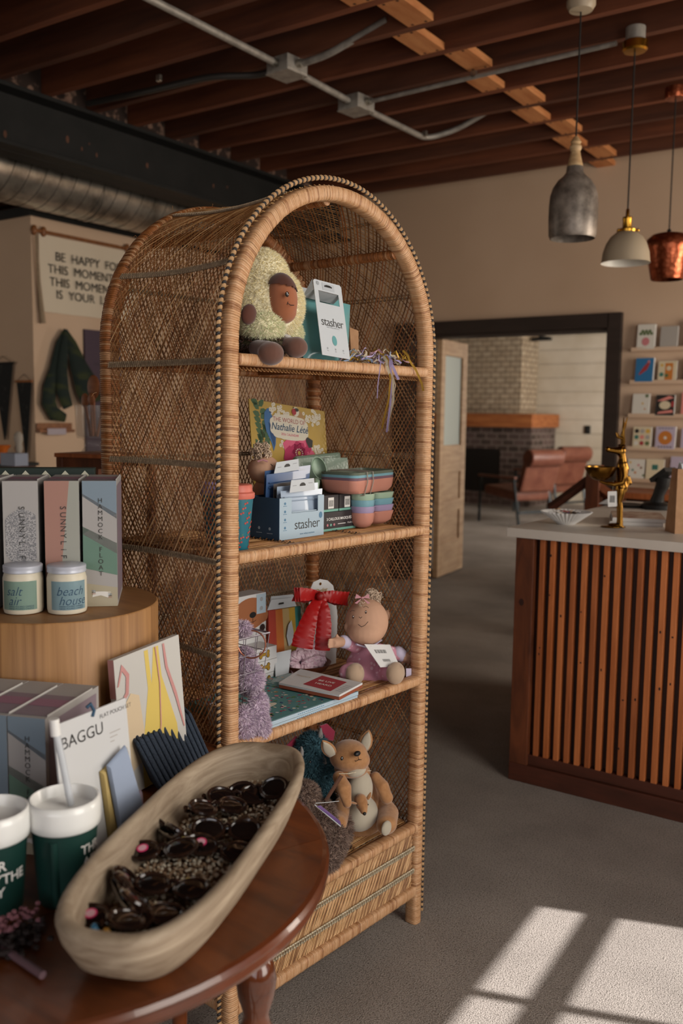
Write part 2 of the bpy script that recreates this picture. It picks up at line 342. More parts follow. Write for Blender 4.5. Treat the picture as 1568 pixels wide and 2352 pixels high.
b.box(((xr-2.6), (yf+YF)/2, (zb+3.19)/2), (5.2, YF-yf-.005, 3.19-zb), 'brick_white'); b.T = Matrix.Translation((-(xr-1.1), -yf, 0)); b.build('chimney_breast', t)
yl = 13.25; xl = atY(1219, 1050, yl).x; zm = atY(1150, 981, yl).z
fx1 = atY(1146, 1100, yl).x; fz1 = atY(1100, 1030, yl).z; fz0 = atY(1100, 1128, yl).z
b = MB(b.T)
for x0, x1, z0, z1 in ((fx1, xl, 0, zm), (xr-5, fx1, fz1, zm), (xr-5, fx1, 0, max(fz0, .05)), (xr-5, fx1-1.1, fz0, fz1)): b.box(((x0+x1)/2, (yl+YF)/2, (z0+z1)/2), (x1-x0, YF-yl-.005, z1-z0), 'brick_dark')
b.build('stone_surround', t)
b = MB(b.T); b.box((fx1-.55, yl+.12, (fz0+fz1)/2), (1.1, .2, fz1-fz0), 'black'); b.build('firebox', t)
b = MB(b.T); xm = atY(1222, 960, yl-.15).x; b.box(((xr-4+xm)/2, (yl-.15+YF)/2, (zm+zb)/2), (xm-xr+4, YF-yl+.14, zb-zm), 'mantel_wood'); b.build('mantel', t, bevel=.01)
p = atY(1350, 987, YF); b = MB(); b.box((p.x, YF-.02, p.z), (.09, .03, .13), 'black'); b.box((p.x, YF-.04, p.z), (.04, .02, .06), 'steel_beam'); tag(b.build('thermostat', bevel=.008), 'small black wall control on the white wall of the next room', 'thermostat')
p = atY(1213, 778, yf+.1); b = MB(); b.box((p.x+.14, yf+.25, p.z), (.3, .06, .05), 'steel_beam'); b.box((p.x+.14, yf+.44, p.z+.03), (.06, .4, .05), 'steel_beam'); tag(b.build('wall_bracket', bevel=.004), 'dark metal bracket high beside the whitewashed chimney in the next room', 'bracket')

# leaning half-glazed door in the doorway
DA = math.atan2(.62, -.075)
t = struct(bpy.data.objects.new('door_1', None)); COL.objects.link(t); t.location = (-3.76, 6.87, 0); t.rotation_euler = (0, 0, DA)
DW, DH, DT = .62, 2.03, .045
zt, zg, z1, z2, z3, z4 = 1.925, 1.165, 1.0, .80, .68, .36
def leaf(bb, x0, x1, z0, z1_, m, th=DT): bb.box(((x0+x1)/2, 0, (z0+z1_)/2), (x1-x0, th, z1_-z0), m)
b = MB(); ST = .085
leaf(b, 0, ST, .01, DH, 'door_wood'); leaf(b, DW-ST-.03, DW, .01, DH, 'door_wood')
for z0, zz in ((.01, .30), (.56, .66), (.90, 1.14), (1.90, DH)): leaf(b, ST, DW-ST-.03, z0, zz, 'door_wood')
b.build('door_frame', t, bevel=.003)
for z0, zz in ((.30, .56), (.66, .90)):
    b = MB(); leaf(b, ST, DW-ST-.03, z0, zz, 'door_wood', .018); b.build('door_panel', t)
b = MB(); leaf(b, ST, DW-ST-.03, 1.14, 1.90, 'frosted_glass', .01); b.build('window_pane', t)

# ================================================================ ceiling services
def wobble(pts, step=.05):
    out = []
    for a, b_ in zip(pts, pts[1:]): out += [Vector(a).lerp(Vector(b_), k/8) for k in range(8)]
    return out+[Vector(pts[-1])]
CZ = 3.155
t = thing('spiral_duct', 'shiny galvanised spiral duct running under the dark steel beam', 'duct', (-4.95, 1.5, 2.6))
dr = .2; dcx = -5.1; b = MB()
zc = 2.885
b.lathe([(dr, -4.3), (dr, 5.1)], 'galvanised', 48, cap=True); 
b.T = Matrix(); b.v = [(dcx-(-4.95)+v[0], v[2], v[1]+zc-2.6) for v in b.v]; b.build('duct_body', t, smooth=True, ang=60)
b = MB(); k = 0
y = -2.5
while y < 6.6:
    rg = []
    for q in (0, 1, 2): rg.append([(dcx+4.95+cos(2*pi*j/40)*(dr+(.0025 if q == 1 else -.001)), y-1.5+.06*sin(2*pi*j/40)+.004*(q-1), zc-2.6+sin(2*pi*j/40)*(dr+(.0025 if q == 1 else -.001))) for j in range(40)])
    b.loft(rg, 'duct_seam', cap=False); y += .115
b.build('seam_ribs', t, smooth=True)
b = MB(); yj = atX(230, 520, dcx+.15).y
b.loft([[(dcx+4.95+cos(2*pi*j/48)*(dr+.005), yy-1.5, zc-2.6+sin(2*pi*j/48)*(dr+.005)) for j in range(48)] for yy in (yj, yj+.03)], 'galvanised', cap=False); b.build('joint_collar', t, smooth=True)
for yy in (1.2, 3.4):
    b = MB(); b.tube([(dcx+4.95+dr*cos(a), yy-1.5, zc-2.6+dr*sin(a)) for a in [pi+.1-k*.2 for k in range(-16, 1)]], .006, 'steel_beam', 6); b.tube([(dcx+4.95, yy-1.5, zc-2.6+dr), (dcx+4.95, yy-1.5, JZ-2.6)], .006, 'steel_beam', 6); b.build('hanger_strap', t)

def jbox(name, p, label, rz=0):
    t = thing(name, label, 'junction box', p, rz); b = MB(); b.box((0, 0, 0), (.15, .15, .075), 'conduit_metal'); b.build('box_body', t, bevel=.006)
    b = MB(); b.box((0, 0, -.040), (.156, .156, .006), 'conduit_metal'); b.build('cover_plate', t, bevel=.002)
    for sx, sy in ((-.055, -.055), (.055, .055)): b = MB(); b.lathe([(0.001, -.047), (.006, -.046), (.006, -.042)], 'galvanised', 8, (sx, sy, 0)); b.build('screw', t)
    for a in (0, pi/2, pi, 3*pi/2):
        b = MB(); d = Vector((cos(a), sin(a), 0)); b.tube([d*.07, d*.105], .021, 'galvanised', 10); b.build('connector', t, smooth=True)
    return t
A1, A2 = atZ(659, 155, CZ), atZ(818, 240, CZ)
jbox('junction_box', A1, 'square metal junction box on the ceiling conduit, above the duct side', -.1); jbox('junction_box', A2, 'square metal junction box on the ceiling conduit, nearer the pendants', -.1)
def conduit(pts, label, r=.0175, m='conduit_metal', clips=()):
    b = MB(); pts = [Vector(p) for p in pts]; out = []
    for i, p in enumerate(pts):
        if 0 < i < len(pts)-1:
            a = (pts[i-1]-p); c = (pts[i+1]-p); d = min(.12, a.length*.4, c.length*.4); a = p+a.normalized()*d; c = p+c.normalized()*d
            out += [a.lerp(p, s).lerp(p.lerp(c, s), s) for s in (0, .2, .4, .6, .8, 1)]
        else: out.append(p)
    b.tube(out, r, m, 12)
    t = thing('conduit', label, 'conduit', tuple(pts[0])); b.v = [tuple(Vector(v)-pts[0]) for v in b.v]; b.build('conduit_pipe', t, smooth=True)
    for q in clips:
        c = MB(Matrix.Translation(q-pts[0])); c.box((0, 0, .012), (.03, .02, .035), 'galvanised'); c.build('pipe_clip', t, bevel=.003)
conduit([(A1.x-.01, .4, CZ), (A1.x-.01, A1.y-.07, CZ)], 'straight metal conduit running from the camera side to the first box', clips=[Vector((A1.x, 2.58, CZ))])
conduit([(A1.x, A1.y+.07, CZ), (A2.x, A2.y-.07, CZ)], 'short metal conduit between the two junction boxes')
q = atZ(985, 318, CZ); conduit([(A2.x, A2.y+.07, CZ), (q.x-.02, q.y, CZ), (q.x+.15, q.y+.08, CZ+.05), (q.x+.55, q.y+.1, CZ+.2)], 'metal conduit that bends up between the joists beyond the boxes', clips=[atZ(975, 312, CZ)])
CP2 = Vector((-1.47, 4.47, CZ)); conduit([(A2.x+.07, A2.y, CZ), (CP2.x-.07, CP2.y, CZ)], 'long metal conduit crossing to the brass pendant canopy', r=.012, clips=[Vector((-2.3, 4.5, CZ))])
conduit([(A1.x+.07, A1.y, CZ), (A1.x+.25, A1.y+.0, CZ+.01), (A1.x+.6, A1.y+.0, CZ+.1)], 'short curved conduit rising from the first box to the right')
q1, q2, q3 = atZ(520, 145, CZ), atZ(370, 190, CZ), atZ(200, 215, CZ)
conduit([(A1.x-.07, A1.y, CZ), (A1.x-.2, A1.y, CZ), (A1.x-.42, A1.y-.12, CZ), (-3.9, A1.y-.14, CZ+.0), (-4.4, A1.y-.14, CZ+.02)], 'dark conduit leading left from the first box to the steel beam', m='conduit_dark', clips=[atZ(365, 185, CZ)])

# ---------------- pendants
P('cord', '#17140f', .7); mat('brass', '#b98a35', .25, metal=1); mat('brass_dark', '#8f6a28', .3, metal=1)
mat('shade_grey', '#5d544c', .42, metal=.3, col2='#9c9084', scale=(14, 14, 14), detail=6, bump=.25, lo=.38, hi=.7)
mat('shade_wood', '#a98860', .5, col2='#c4a67c', scale=(14, 14, 40)); mat('shade_cream', '#a3937c', .45); mat('shade_white', '#d8d3c8', .4)
mat('copper', '#a55a3c', .28, metal=.85, col2='#8a4429', scale=(40, 40, 40), bump=.4, kind='voronoi')
def pend(x, y, zb, label, canopy, m):
    t = thing('pendant_lamp', label, 'pendant lamp', (x, y, zb)); return t
def cordm(t, z0, z1, r=.004): b = MB(); b.tube([(0, 0, z0), (0, 0, z1)], r, 'cord', 8); b.build('cord', t, smooth=True)
# pendant 1
p = atY(1318, 548, 4.03); x, zb = -1.552, p.z
t = pend(x, 4.03, zb, 'grey mottled bell pendant lamp with turned wooden neck', None, None); H = JZ-zb
b = MB(); b.lathe([(.098, 0), (.104, .015), (.107, .08), (.107, .14), (.103, .185), (.092, .22), (.072, .25), (.050, .268), (.038, .285), (.035, .31), (.031, .31), (.034, .28), (.066, .242), (.087, .212), (.100, .17), (.103, .09), (.096, .0)], 'shade_grey', 40, cap=False); b.build('shade', t, smooth=True)
b = MB(); b.lathe([(.035, .305), (.035, .312), (.024, .355), (.020, .375), (.025, .383), (.027, .393), (.022, .402), (.018, .405), (.024, .413), (.020, .421), (.012, .432), (.009, .438)], 'shade_wood', 24); b.build('neck', t, smooth=True)
cordm(t, .43, H-.02); b = MB(); b.lathe([(.004, H-.045), (.05, H-.04), (.062, H-.02), (.062, H)], 'shade_cream', 28); b.build('canopy', t, smooth=True)
# pendant 2
x, y = -1.455, 4.48; zb = atY(1433, 605, y).z
t = pend(x, y, zb, 'cream dome pendant lamp with brass socket', None, None); H = JZ-zb
b = MB(); b.lathe([(.115, 0), (.112, .012), (.108, .05), (.095, .09), (.075, .122), (.05, .143), (.04, .147)], 'shade_cream', 40, cap=False); b.lathe([(.037, .142), (.048, .138), (.072, .118), (.092, .087), (.105, .05), (.110, .012), (.115, 0)], 'shade_white', 40, cap=False); b.build('shade', t, smooth=True)
b = MB(); b.lathe([(.046, .143), (.048, .155), (.035, .162), (.022, .165), (.021, .20), (.023, .205), (.022, .215), (.009, .22), (.008, .25), (.004, .255)], 'brass', 28); 
for a in range(3): b.ell((.052*cos(a*2.1), .052*sin(a*2.1), .15), (.008, .008, .008), 'brass', 8, 6)
b.build('socket', t, smooth=True); cordm(t, .25, H-.08)
b = MB(); b.lathe([(.004, H-.09), (.05, H-.088), (.058, H-.08), (.058, H-.045), (.05, H-.04)], 'brass', 28); b.build('canopy', t, smooth=True)
b = MB(); b.lathe([(.045, H-.04), (.045, H+.02)], 'conduit_metal', 20); b.build('ceiling_box', t, smooth=True)
# pendant 3
x, y = -1.495, 5.33; zb = atY(1527, 643, y).z
t = pend(x, y, zb, 'hammered copper pendant lamp, at the right edge', None, None); H = JZ-zb
b = MB(); b.lathe([(.085, 0), (.088, .005), (.108, .11), (.122, .17), (.124, .195), (.115, .22), (.09, .243), (.05, .253), (.012, .255)], 'copper', 44, cap=False); b.lathe([(.12, .17), (.105, .11), (.082, .0)], 'copper', 40, cap=False); b.build('shade', t, smooth=True)
b = MB(); b.lathe([(.012, .253), (.012, .265), (.008, .275)], 'black', 12); b.build('cord_grip', t, smooth=True); cordm(t, .27, H-.06)
b = MB(); b.lathe([(.004, H-.06), (.055, H-.058), (.058, H-.05), (.058, H)], 'copper', 28); b.build('canopy', t, smooth=True)
# ================================================================ rattan cabinet (local: x along the front, y inwards, z up)
CO = Vector((-1.2494, 1.4062, 0)); CRZ = radians(84.5); CM = Matrix.Translation(CO) @ Matrix.Rotation(CRZ, 4, 'Z')
def CW(s, t, z): return CM @ Vector((s, t, z))
CWD, CDP, AR, AZ = .725, .43, .3625, 1.545
cab = thing('rattan_cabinet', 'tall arched rattan shelving cabinet with open woven sides', 'shelving cabinet', CO, CRZ)
CANE = ['cane0', 'cane2', 'cane0', 'cane1', 'cane2', 'cane0', 'cane2', 'cane0', 'cane1', 'cane2', 'cane0', 'cane2', 'cane3']
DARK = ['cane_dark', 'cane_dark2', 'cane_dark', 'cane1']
def wrapped(mb, path, a, b, side, pitch=.0048, pal=CANE, sq=4.5, seed=0, n=16):
    """bar wrapped in cane strip: one tone and one ridge per turn"""
    rnd = random.Random(seed); path = [Vector(p) for p in path]
    ds = [0]
    for p, q in zip(path, path[1:]): ds.append(ds[-1]+(q-p).length)
    N = max(2, int(ds[-1]/pitch)); side = side if callable(side) else (lambda p, t, s_=Vector(side): s_); k = 0
    def at(d):
        nonlocal k
        d = min(max(d, 0), ds[-1]); k = 0 if d < ds[k] else k
        while k < len(ds)-2 and ds[k+1] < d: k += 1
        f = (d-ds[k])/max(1e-9, ds[k+1]-ds[k]); return path[k].lerp(path[k+1], f), (path[k+1]-path[k]).normalized()
    prev = None
    for i in range(N):
        L = ds[-1]/N; d0 = i*L; w = 1+rnd.uniform(-.02, .03); tone = rnd.choice(pal); rings = []
        for f, q in ((.0, .962), (.14, 1), (.86, 1), (.98, .962)):
            p, t = at(d0+f*L); u = side(p, t); u = (u-t*u.dot(t)).normalized(); v = t.cross(u); r = []
            for j in range(n):
                c, s_ = cos(2*pi*j/n), sin(2*pi*j/n); m_ = (abs(c)**sq+abs(s_)**sq)**(-1/sq)
                r.append(p+u*(c*m_*a*q*w)+v*(s_*m_*b*q*w)+t*(c*.0012+rnd.uniform(-.0002, .0002)))
            rings.append(r)
        mb.loft(rings, tone, cap=(i == 0 or i == N-1))
def archpath(r, t, z0=0., n=48, inset=0, zc=AZ):
    cx = CWD/2; return [(cx-r, t, z0)]+[(cx-r*cos(pi*k/n), t, zc+r*sin(pi*k/n)) for k in range(n+1)]+[(cx+r, t, z0)]
FR = AR-.016
b = MB(); wrapped(b, archpath(FR, .018, 0), .0165, .0185, lambda p, t: Vector((0, -1, 0)).cross(t), seed=1); b.build('front_frame', cab, smooth=True, ang=75)
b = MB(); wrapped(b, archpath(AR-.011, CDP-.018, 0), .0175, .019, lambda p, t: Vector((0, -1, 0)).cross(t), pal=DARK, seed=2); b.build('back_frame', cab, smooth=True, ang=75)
# inner depth rods
for a in (48, 96, 132):
    b = MB(); r = FR-.012; x, z = CWD/2+cos(radians(a))*r, AZ+sin(radians(a))*r
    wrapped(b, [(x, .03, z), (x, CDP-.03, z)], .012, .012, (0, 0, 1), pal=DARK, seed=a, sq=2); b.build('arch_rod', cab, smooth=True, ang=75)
SHZ = {'a': 1.508, 'b': 1.0975, 'c': .692, 'd': .28}
rnd = random.Random(5)
for key, zc in SHZ.items():
    b = MB(); z = zc
    wrapped(b, [(.03, .014, z), (CWD-.03, .014, z)], .0125, .0165, (0, 0, 1), seed=ord(key)); sh = None
    # slats of the shelf run along the front
    rail = b
    s = MB(); y = .036
    while y < CDP-.03:
        w = rnd.uniform(.0032, .0052); g = rnd.choice([.001, .0015, .004]); m = rnd.choice(['strand_a', 'strand_c', 'cane1', 'strand_b', 'strand_a'])
        s.tube([(.02+.0*y, y, z+.004), (CWD*.25, y+rnd.uniform(-.001, .001), z+.0055), (CWD*.5, y+rnd.uniform(-.0015, .0015), z+.005), (CWD*.75, y, z+.0055), (CWD-.02, y, z+.004)], w/2, m, 5, flat=.6, up=(0, 0, 1)); y += w+g
    sh = s.build('shelf', cab, smooth=True)
    rail.build('front_rail', sh, smooth=True, ang=75)
    s = MB()
    for x in (CWD*.33, CWD*.66):
        s.box((x, CDP/2+.01, z-.004), (.02, CDP-.06, .01), 'cane_dark2')
        for k in range(34): yy = .04+k*.0105; s.tube([(x-.008, yy, z+.0078), (x, yy+.004, z+.010), (x+.008, yy+.008, z+.0078)], .0014, 'braid_black' if k % 2 else 'strand_b', 4)
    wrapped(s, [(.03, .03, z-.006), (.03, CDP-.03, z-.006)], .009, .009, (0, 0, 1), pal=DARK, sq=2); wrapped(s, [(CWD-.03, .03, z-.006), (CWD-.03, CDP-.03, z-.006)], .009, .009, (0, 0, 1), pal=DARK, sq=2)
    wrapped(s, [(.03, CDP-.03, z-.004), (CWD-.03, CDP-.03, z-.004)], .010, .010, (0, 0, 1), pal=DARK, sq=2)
    s.build('shelf_support', sh, smooth=True)
    # looped cane edging under the rail
    s = MB()
    for k in range(60): x = .035+k*(CWD-.07)/60; s.tube([(x, .03, z-.014), (x+.004, .028, z-.020), (x+.009, .028, z-.021), (x+.012, .032, z-.015)], .0012, 'strand_a', 4)
    s.build('cane_loops', sh, smooth=True)
for nm, z, y in (('bottom_rail', .097, .014), ('back_bottom_rail', .097, CDP-.02)):
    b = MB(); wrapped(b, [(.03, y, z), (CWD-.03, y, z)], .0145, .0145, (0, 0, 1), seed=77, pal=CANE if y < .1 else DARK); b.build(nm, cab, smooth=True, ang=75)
for x in (.016, CWD-.016):
    b = MB(); wrapped(b, [(x, .035, .097), (x, CDP-.03, .097)], .0125, .0125, (0, 0, 1), seed=78); b.build('side_bottom_rail', cab, smooth=True, ang=75)
# woven apron under the lowest shelf
b = MB(); rnd = random.Random(9)
for fam, sl, y, m in ((0, .55, .014, ('strand_c', 'strand_a')), (1, -.35, .019, ('strand_a', 'strand_b'))):
    x = -.08
    while x < CWD+.08:
        x += .0068 if fam == 0 else .0085; x0, x1, z0, z1 = x, x+sl*.17, .105, .275
        lo, hi = 0., 1.
        for lim, sg in ((.034, 1), (CWD-.034, -1)):
            d0, d1 = (x0-lim)*sg, (x1-lim)*sg
            if d0 < 0 and d1 < 0: lo = 2
            elif d0 < 0: lo = max(lo, d0/(d0-d1))
            elif d1 < 0: hi = min(hi, d0/(d0-d1))
        if lo >= hi: continue
        p = [(x0+(x1-x0)*f, y+.001*((k+int(x*150)) % 2), z0+(z1-z0)*f) for k, f in enumerate([lo+(hi-lo)*q/4 for q in range(5)])]
        b.tube(p, .0019, rnd.choice(m), 4)
b.build('apron_weave', cab, smooth=True)
def stitched(path, nrm, m='twine_pale', w=.0062, step=.0085):
    """two runner strands tied with a zigzag of twine"""
    b = MB(); path = [Vector(p) for p in path]; n = len(path); side = []
    for i, p in enumerate(path):
        t = (path[min(i+1, n-1)]-path[max(i-1, 0)]).normalized(); side.append(t.cross(nrm[i] if isinstance(nrm, list) else Vector(nrm)).normalized())
    for sg in (-1, 1): b.tube([p+s_*w*sg*.7 for p, s_ in zip(path, side)], .0022, m, 5)
    L = sum((q-p).length for p, q in zip(path, path[1:])); N = int(L/step); z = []
    for k in range(N*2+1):
        f = k/(N*2)*(n-1); i = min(int(f), n-2); f -= i; nn = (nrm[i] if isinstance(nrm, list) else Vector(nrm)).normalized()
        z.append(path[i].lerp(path[i+1], f)+side[i]*w*(1 if k % 2 else -1)+nn*.0026)
    b.tube(z, .0014, m, 4); return b
for z in (.222, .158): stitched([(.033, .008, z), (CWD/2, .007, z), (CWD-.033, .008, z)], (0, -1, 0)).build('apron_band', cab, smooth=True)
# wrap-around woven side: unrolled length l runs up the left, over the arch, down the right
Z0 = .10; LS = AZ-Z0; LA = pi*AR; LT = 2*LS+LA
def wr(l, t, off=0):
    bow = -.012*sin(pi*min(max((t-.03)/(CDP-.05), 0), 1))
    r = AR+bow+off
    if l < LS: return Vector((CWD/2-r, t, Z0+l))
    if l > LS+LA: return Vector((CWD/2+r, t, Z0+LT-l))
    a = (l-LS)/AR; return Vector((CWD/2-cos(a)*r, t, AZ+sin(a)*r))
def wn(l):
    if l < LS: return Vector((-1, 0, 0))
    if l > LS+LA: return Vector((1, 0, 0))
    a = (l-LS)/AR; return Vector((-cos(a), 0, sin(a)))
def ribbon(mb, pts, nrm, w, th, m):
    n = len(pts); rings = []
    for i, p in enumerate(pts):
        t = (pts[min(i+1, n-1)]-pts[max(i-1, 0)]).normalized(); s_ = t.cross(nrm[i]).normalized()*w; h = nrm[i]*th
        rings.append([p+s_, p+h, p-s_, p-h])
    mb.loft(rings, m, cap=False)
T0, T1 = .028, CDP-.036
b = MB(); rnd = random.Random(11)
fams = ((1.5, .0186, .0012, ('strand_a', 'strand_a', 'strand_c', 'strand_b')), (-1.7, .0192, -.0012, ('strand_a', 'strand_b', 'cane_dark', 'strand_b')))
for sl, sp, off, ms in fams:
    rise = abs(sl)*(T1-T0); l = -rise
    while l < LT:
        l += sp*rnd.uniform(.9, 1.1); m = rnd.choice(ms); j = rnd.uniform(-.005, .005); w = rnd.uniform(.0015, .0021); seg = 14; pts = []; nr = []
        for k in range(seg+1):
            f = k/seg; ll = l+rise*f+j*sin(pi*f); tt = (T1-(T1-T0)*f) if sl > 0 else (T0+(T1-T0)*f)
            if 0 <= ll <= LT: pts.append(wr(ll, tt, off+.0012*((k) % 2 - .5)*(1 if sl > 0 else -1))); nr.append(wn(ll))
        if len(pts) > 2: ribbon(b, pts, nr, w, .0009, m)
b.build('side_weave', cab, smooth=False)
# back weave, clipped to the arch
b = MB(); rnd = random.Random(12); yb = CDP-.012
def inside(x, z):
    if z < .1 or abs(x-CWD/2) > AR-.012: return False
    return z < AZ or (x-CWD/2)**2+(z-AZ)**2 < (AR-.012)**2
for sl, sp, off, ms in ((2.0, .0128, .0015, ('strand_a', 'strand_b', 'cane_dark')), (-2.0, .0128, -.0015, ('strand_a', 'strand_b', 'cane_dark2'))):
    x = -1.2
    while x < CWD+1.2:
        x += sp*rnd.uniform(.85, 1.15); pts = []; m = rnd.choice(ms)
        for k in range(97):
            z = .1+k*.0185; xx = x+(z-1.0)/sl
            if inside(xx, z): pts.append(Vector((xx, yb+off+.0012*(k % 2-.5), z)))
        if len(pts) > 2: pts = [pts[0]]+pts[1:-1:2]+[pts[-1]]; ribbon(b, pts, [Vector((0, -1, 0))]*len(pts), rnd.uniform(.0013, .0019), .0009, m)
b.build('back_weave', cab)
for z in (.49, .89, 1.29, 1.68): 
    h = AR-.02 if z < AZ else sqrt((AR-.02)**2-(z-AZ)**2); stitched([(CWD/2-h, yb-.006, z), (CWD/2, yb-.006, z), (CWD/2+h, yb-.006, z)], (0, -1, 0), 'twine_grey', .004).build('back_band', cab, smooth=True)
for l in [z-Z0 for z in (.29, .49, .69, .89, 1.09, 1.29, 1.504)]+[LS+AR*radians(26)]:
    for q in (l, LT-l):
        pts = [wr(q, T0+(T1-T0)*k/10, .004) for k in range(11)]; stitched(pts, [wn(q)]*11, 'twine_grey', .0062, .0064).build('side_band', cab, smooth=True)
for a in (62, 88, 118): q = LS+AR*radians(a); stitched([wr(q, T0+(T1-T0)*k/10, .004) for k in range(11)], [wn(q)]*11, 'twine_grey', .0055).build('top_band', cab, smooth=True)
# black and natural braid around the outer front edge, with cane loops between it and the frame
def rope(r, t, pitch, ra, name, z0=.02, mats=('braid_pale', 'braid_black')):
    path = [Vector(p) for p in archpath(r, t, z0, 60)]; ds = [0]
    for p, q in zip(path, path[1:]): ds.append(ds[-1]+(q-p).length)
    b = MB(); k = 0; N = int(ds[-1]/pitch)
    for i in range(N):
        d = (i+.5)*pitch
        while ds[k+1] < d: k += 1
        p = path[k].lerp(path[k+1], (d-ds[k])/(ds[k+1]-ds[k])); tn = (path[k+1]-path[k]).normalized(); nv = Vector((0, 1, 0)).cross(tn); dd = (tn*.75+Vector((0, -1, 0))*.55+nv*.1).normalized(); sd_ = dd.cross(nv).normalized()
        Rm = Matrix((dd, sd_, dd.cross(sd_))).transposed().to_4x4(); b.T = Matrix.Translation(p) @ Rm; black = i % 2
        b.ell((0, 0, 0), (pitch*(.95 if not black else .8), ra*(.55 if not black else .5), ra*(.95 if not black else .8)), mats[black], 6, 5)
    b.T = Matrix(); b.build(name, cab, smooth=True)
rope(AR+.017, .013, .0074, .0066, 'braid_trim')
path = archpath(AR+.003, .026, .02, 60); b = MB(); P_ = [Vector(p) for p in path]; d = 0
pts = []; ds = [0]
for p, q in zip(P_, P_[1:]): ds.append(ds[-1]+(q-p).length)
k = 0; N = int(ds[-1]/.0165)
for i in range(N):
    seg = []
    for f, o, y in ((0, -.001, .016), (.2, .004, .010), (.6, .009, .010), (1.05, .010, .018), (1.25, .001, .026)):
        dd = min((i+f)*.0165, ds[-1]-1e-6); k = 0 if dd < ds[k] else k
        while ds[k+1] < dd: k += 1
        p = P_[k].lerp(P_[k+1], (dd-ds[k])/(ds[k+1]-ds[k])); tn = (P_[k+1]-P_[k]).normalized(); nv = Vector((0, 1, 0)).cross(tn); seg.append(p+nv*(-o if False else o)+Vector((0, y-.018, 0)))
    b.tube(seg, .0014, 'strand_c' if i % 2 else 'strand_a', 4)
b.build('cane_edging', cab, smooth=True)
# frayed ends
rnd = random.Random(3)
for _ in range(46):
    b = MB()
    w_ = rnd.random(); l = rnd.uniform(.2, LT-.2); t_ = CDP+.006 if w_ < .6 else .03; p = wr(l, t_, .008); n_ = wn(l); d_ = (n_+Vector((rnd.gauss(0, .4), rnd.gauss(0, .7), rnd.gauss(0, .7)))).normalized(); L = rnd.uniform(.008, .03)
    b.tube([p, p+d_*L*.6, p+d_*L+Vector((0, 0, -L*.5))], [.0007, .0006, .0003], rnd.choice(['strand_c', 'strand_a']), 3)
    b.build('frayed_end', cab)
# ================================================================ slatted shop counter
KX0, KX1, KY0, KY1, KT = -1.409, .35, 3.205, 4.55, .945
t = thing('shop_counter', 'dark stained shop counter with vertical wooden slats and pale stone top', 'counter', ((KX0+KX1)/2, KY0, 0))
o = Vector((-(KX0+KX1)/2, -KY0, 0)); TM = Matrix.Translation(o)
b = MB(TM); b.box(((KX0+KX1)/2, (KY0+.05+KY1)/2, KT/2), (KX1-KX0, KY1-KY0-.05, KT-.002), 'slat_dark'); b.build('counter_body', t)
b = MB(TM); b.box(((KX0+KX1)/2, KY0+.018, .0345), (KX1-KX0, .04, .069), 'plinth_dark'); b.box(((KX0+KX1)/2, KY0+.028, .09), (KX1-KX0-.1, .03, .04), 'plinth_dark'); b.build('plinth', t, bevel=.002)
b = MB(TM); b.box((KX0+.036, KY0+.022, KT/2+.034), (.072, .044, KT-.07), 'frame_dark'); b.disc((KX0+.03, KY0-.001, .70), .01, (1, 0, 0), (0, 0, 1), 'knot', 10, .014); b.build('corner_board', t, bevel=.002)
b = MB(TM); b.box((KX0+.006, KY0+.08+(KY1-KY0)/2, KT/2), (.016, KY1-KY0-.2, KT-.02), 'frame_dark'); b.build('end_panel', t)
rnd = random.Random(21); x = KX0+.099
while x < KX1-.03:
    b = MB(TM @ Matrix.Translation((x, KY0+.03, .108))); w = .0195+rnd.uniform(-.0006, .0006)
    b.box((0, 0, (KT-.11)/2), (w, .03, KT-.11), rnd.choice(['slat_wood', 'slat_wood', 'slat_wood_b']))
    for _ in range(rnd.choice([0, 1, 1, 2])): b.disc((rnd.uniform(-.006, .006), -.0155, rnd.uniform(.05, .78)), rnd.uniform(.002, .004), (1, 0, 0), (0, 0, 1), 'knot', 8, rnd.uniform(.003, .006))
    b.build('slat', t, bevel=.0015); x += .0405
b = MB(TM); b.box(((KX0-.037+KX1)/2, (KY0-.008+4.62)/2, (KT+.98)/2), (KX1-KX0+.037, 4.62-KY0+.008, .98-KT), 'stone_top'); b.build('worktop', t, bevel=.002)
ZT = .98
# white scalloped dish
p = (atZ(1290, 1206, ZT)); dish = thing('fluted_dish', 'white fluted dish with a pleated rim, heaped with small pins', 'dish', (p.x+.0, p.y+.045, ZT))
b = MB(); NF = 36; rings = []
for r, z in ((.02, .0), (.034, .0), (.038, .006), (.055, .018), (.075, .034), (.092, .046), (.0955, .050)):
    rings.append([(cos(2*pi*k/(NF*4))*r*(1+(.055*cos(k*pi/2) if r > .036 else 0)), sin(2*pi*k/(NF*4))*r*(1+(.055*cos(k*pi/2) if r > .036 else 0)), z) for k in range(NF*4)])
for r, z in ((.091, .048), (.07, .036), (.045, .020), (.02, .010)):
    rings.append([(cos(2*pi*k/(NF*4))*r*(1+.05*cos(k*pi/2)), sin(2*pi*k/(NF*4))*r*(1+.05*cos(k*pi/2)), z) for k in range(NF*4)])
b.loft(rings, 'white'); b.build('dish_body', dish, smooth=True, ang=60)
rnd = random.Random(4)
cols = [P('pin_white', '#cfc8bd'), P('pin_black', '#1b1a1a'), P('pin_red', '#9c3430'), P('pin_blue', '#3f527c'), P('pin_tan', '#a58463'), 'pin_white', 'pin_tan', 'pin_black']
dl = dish.location
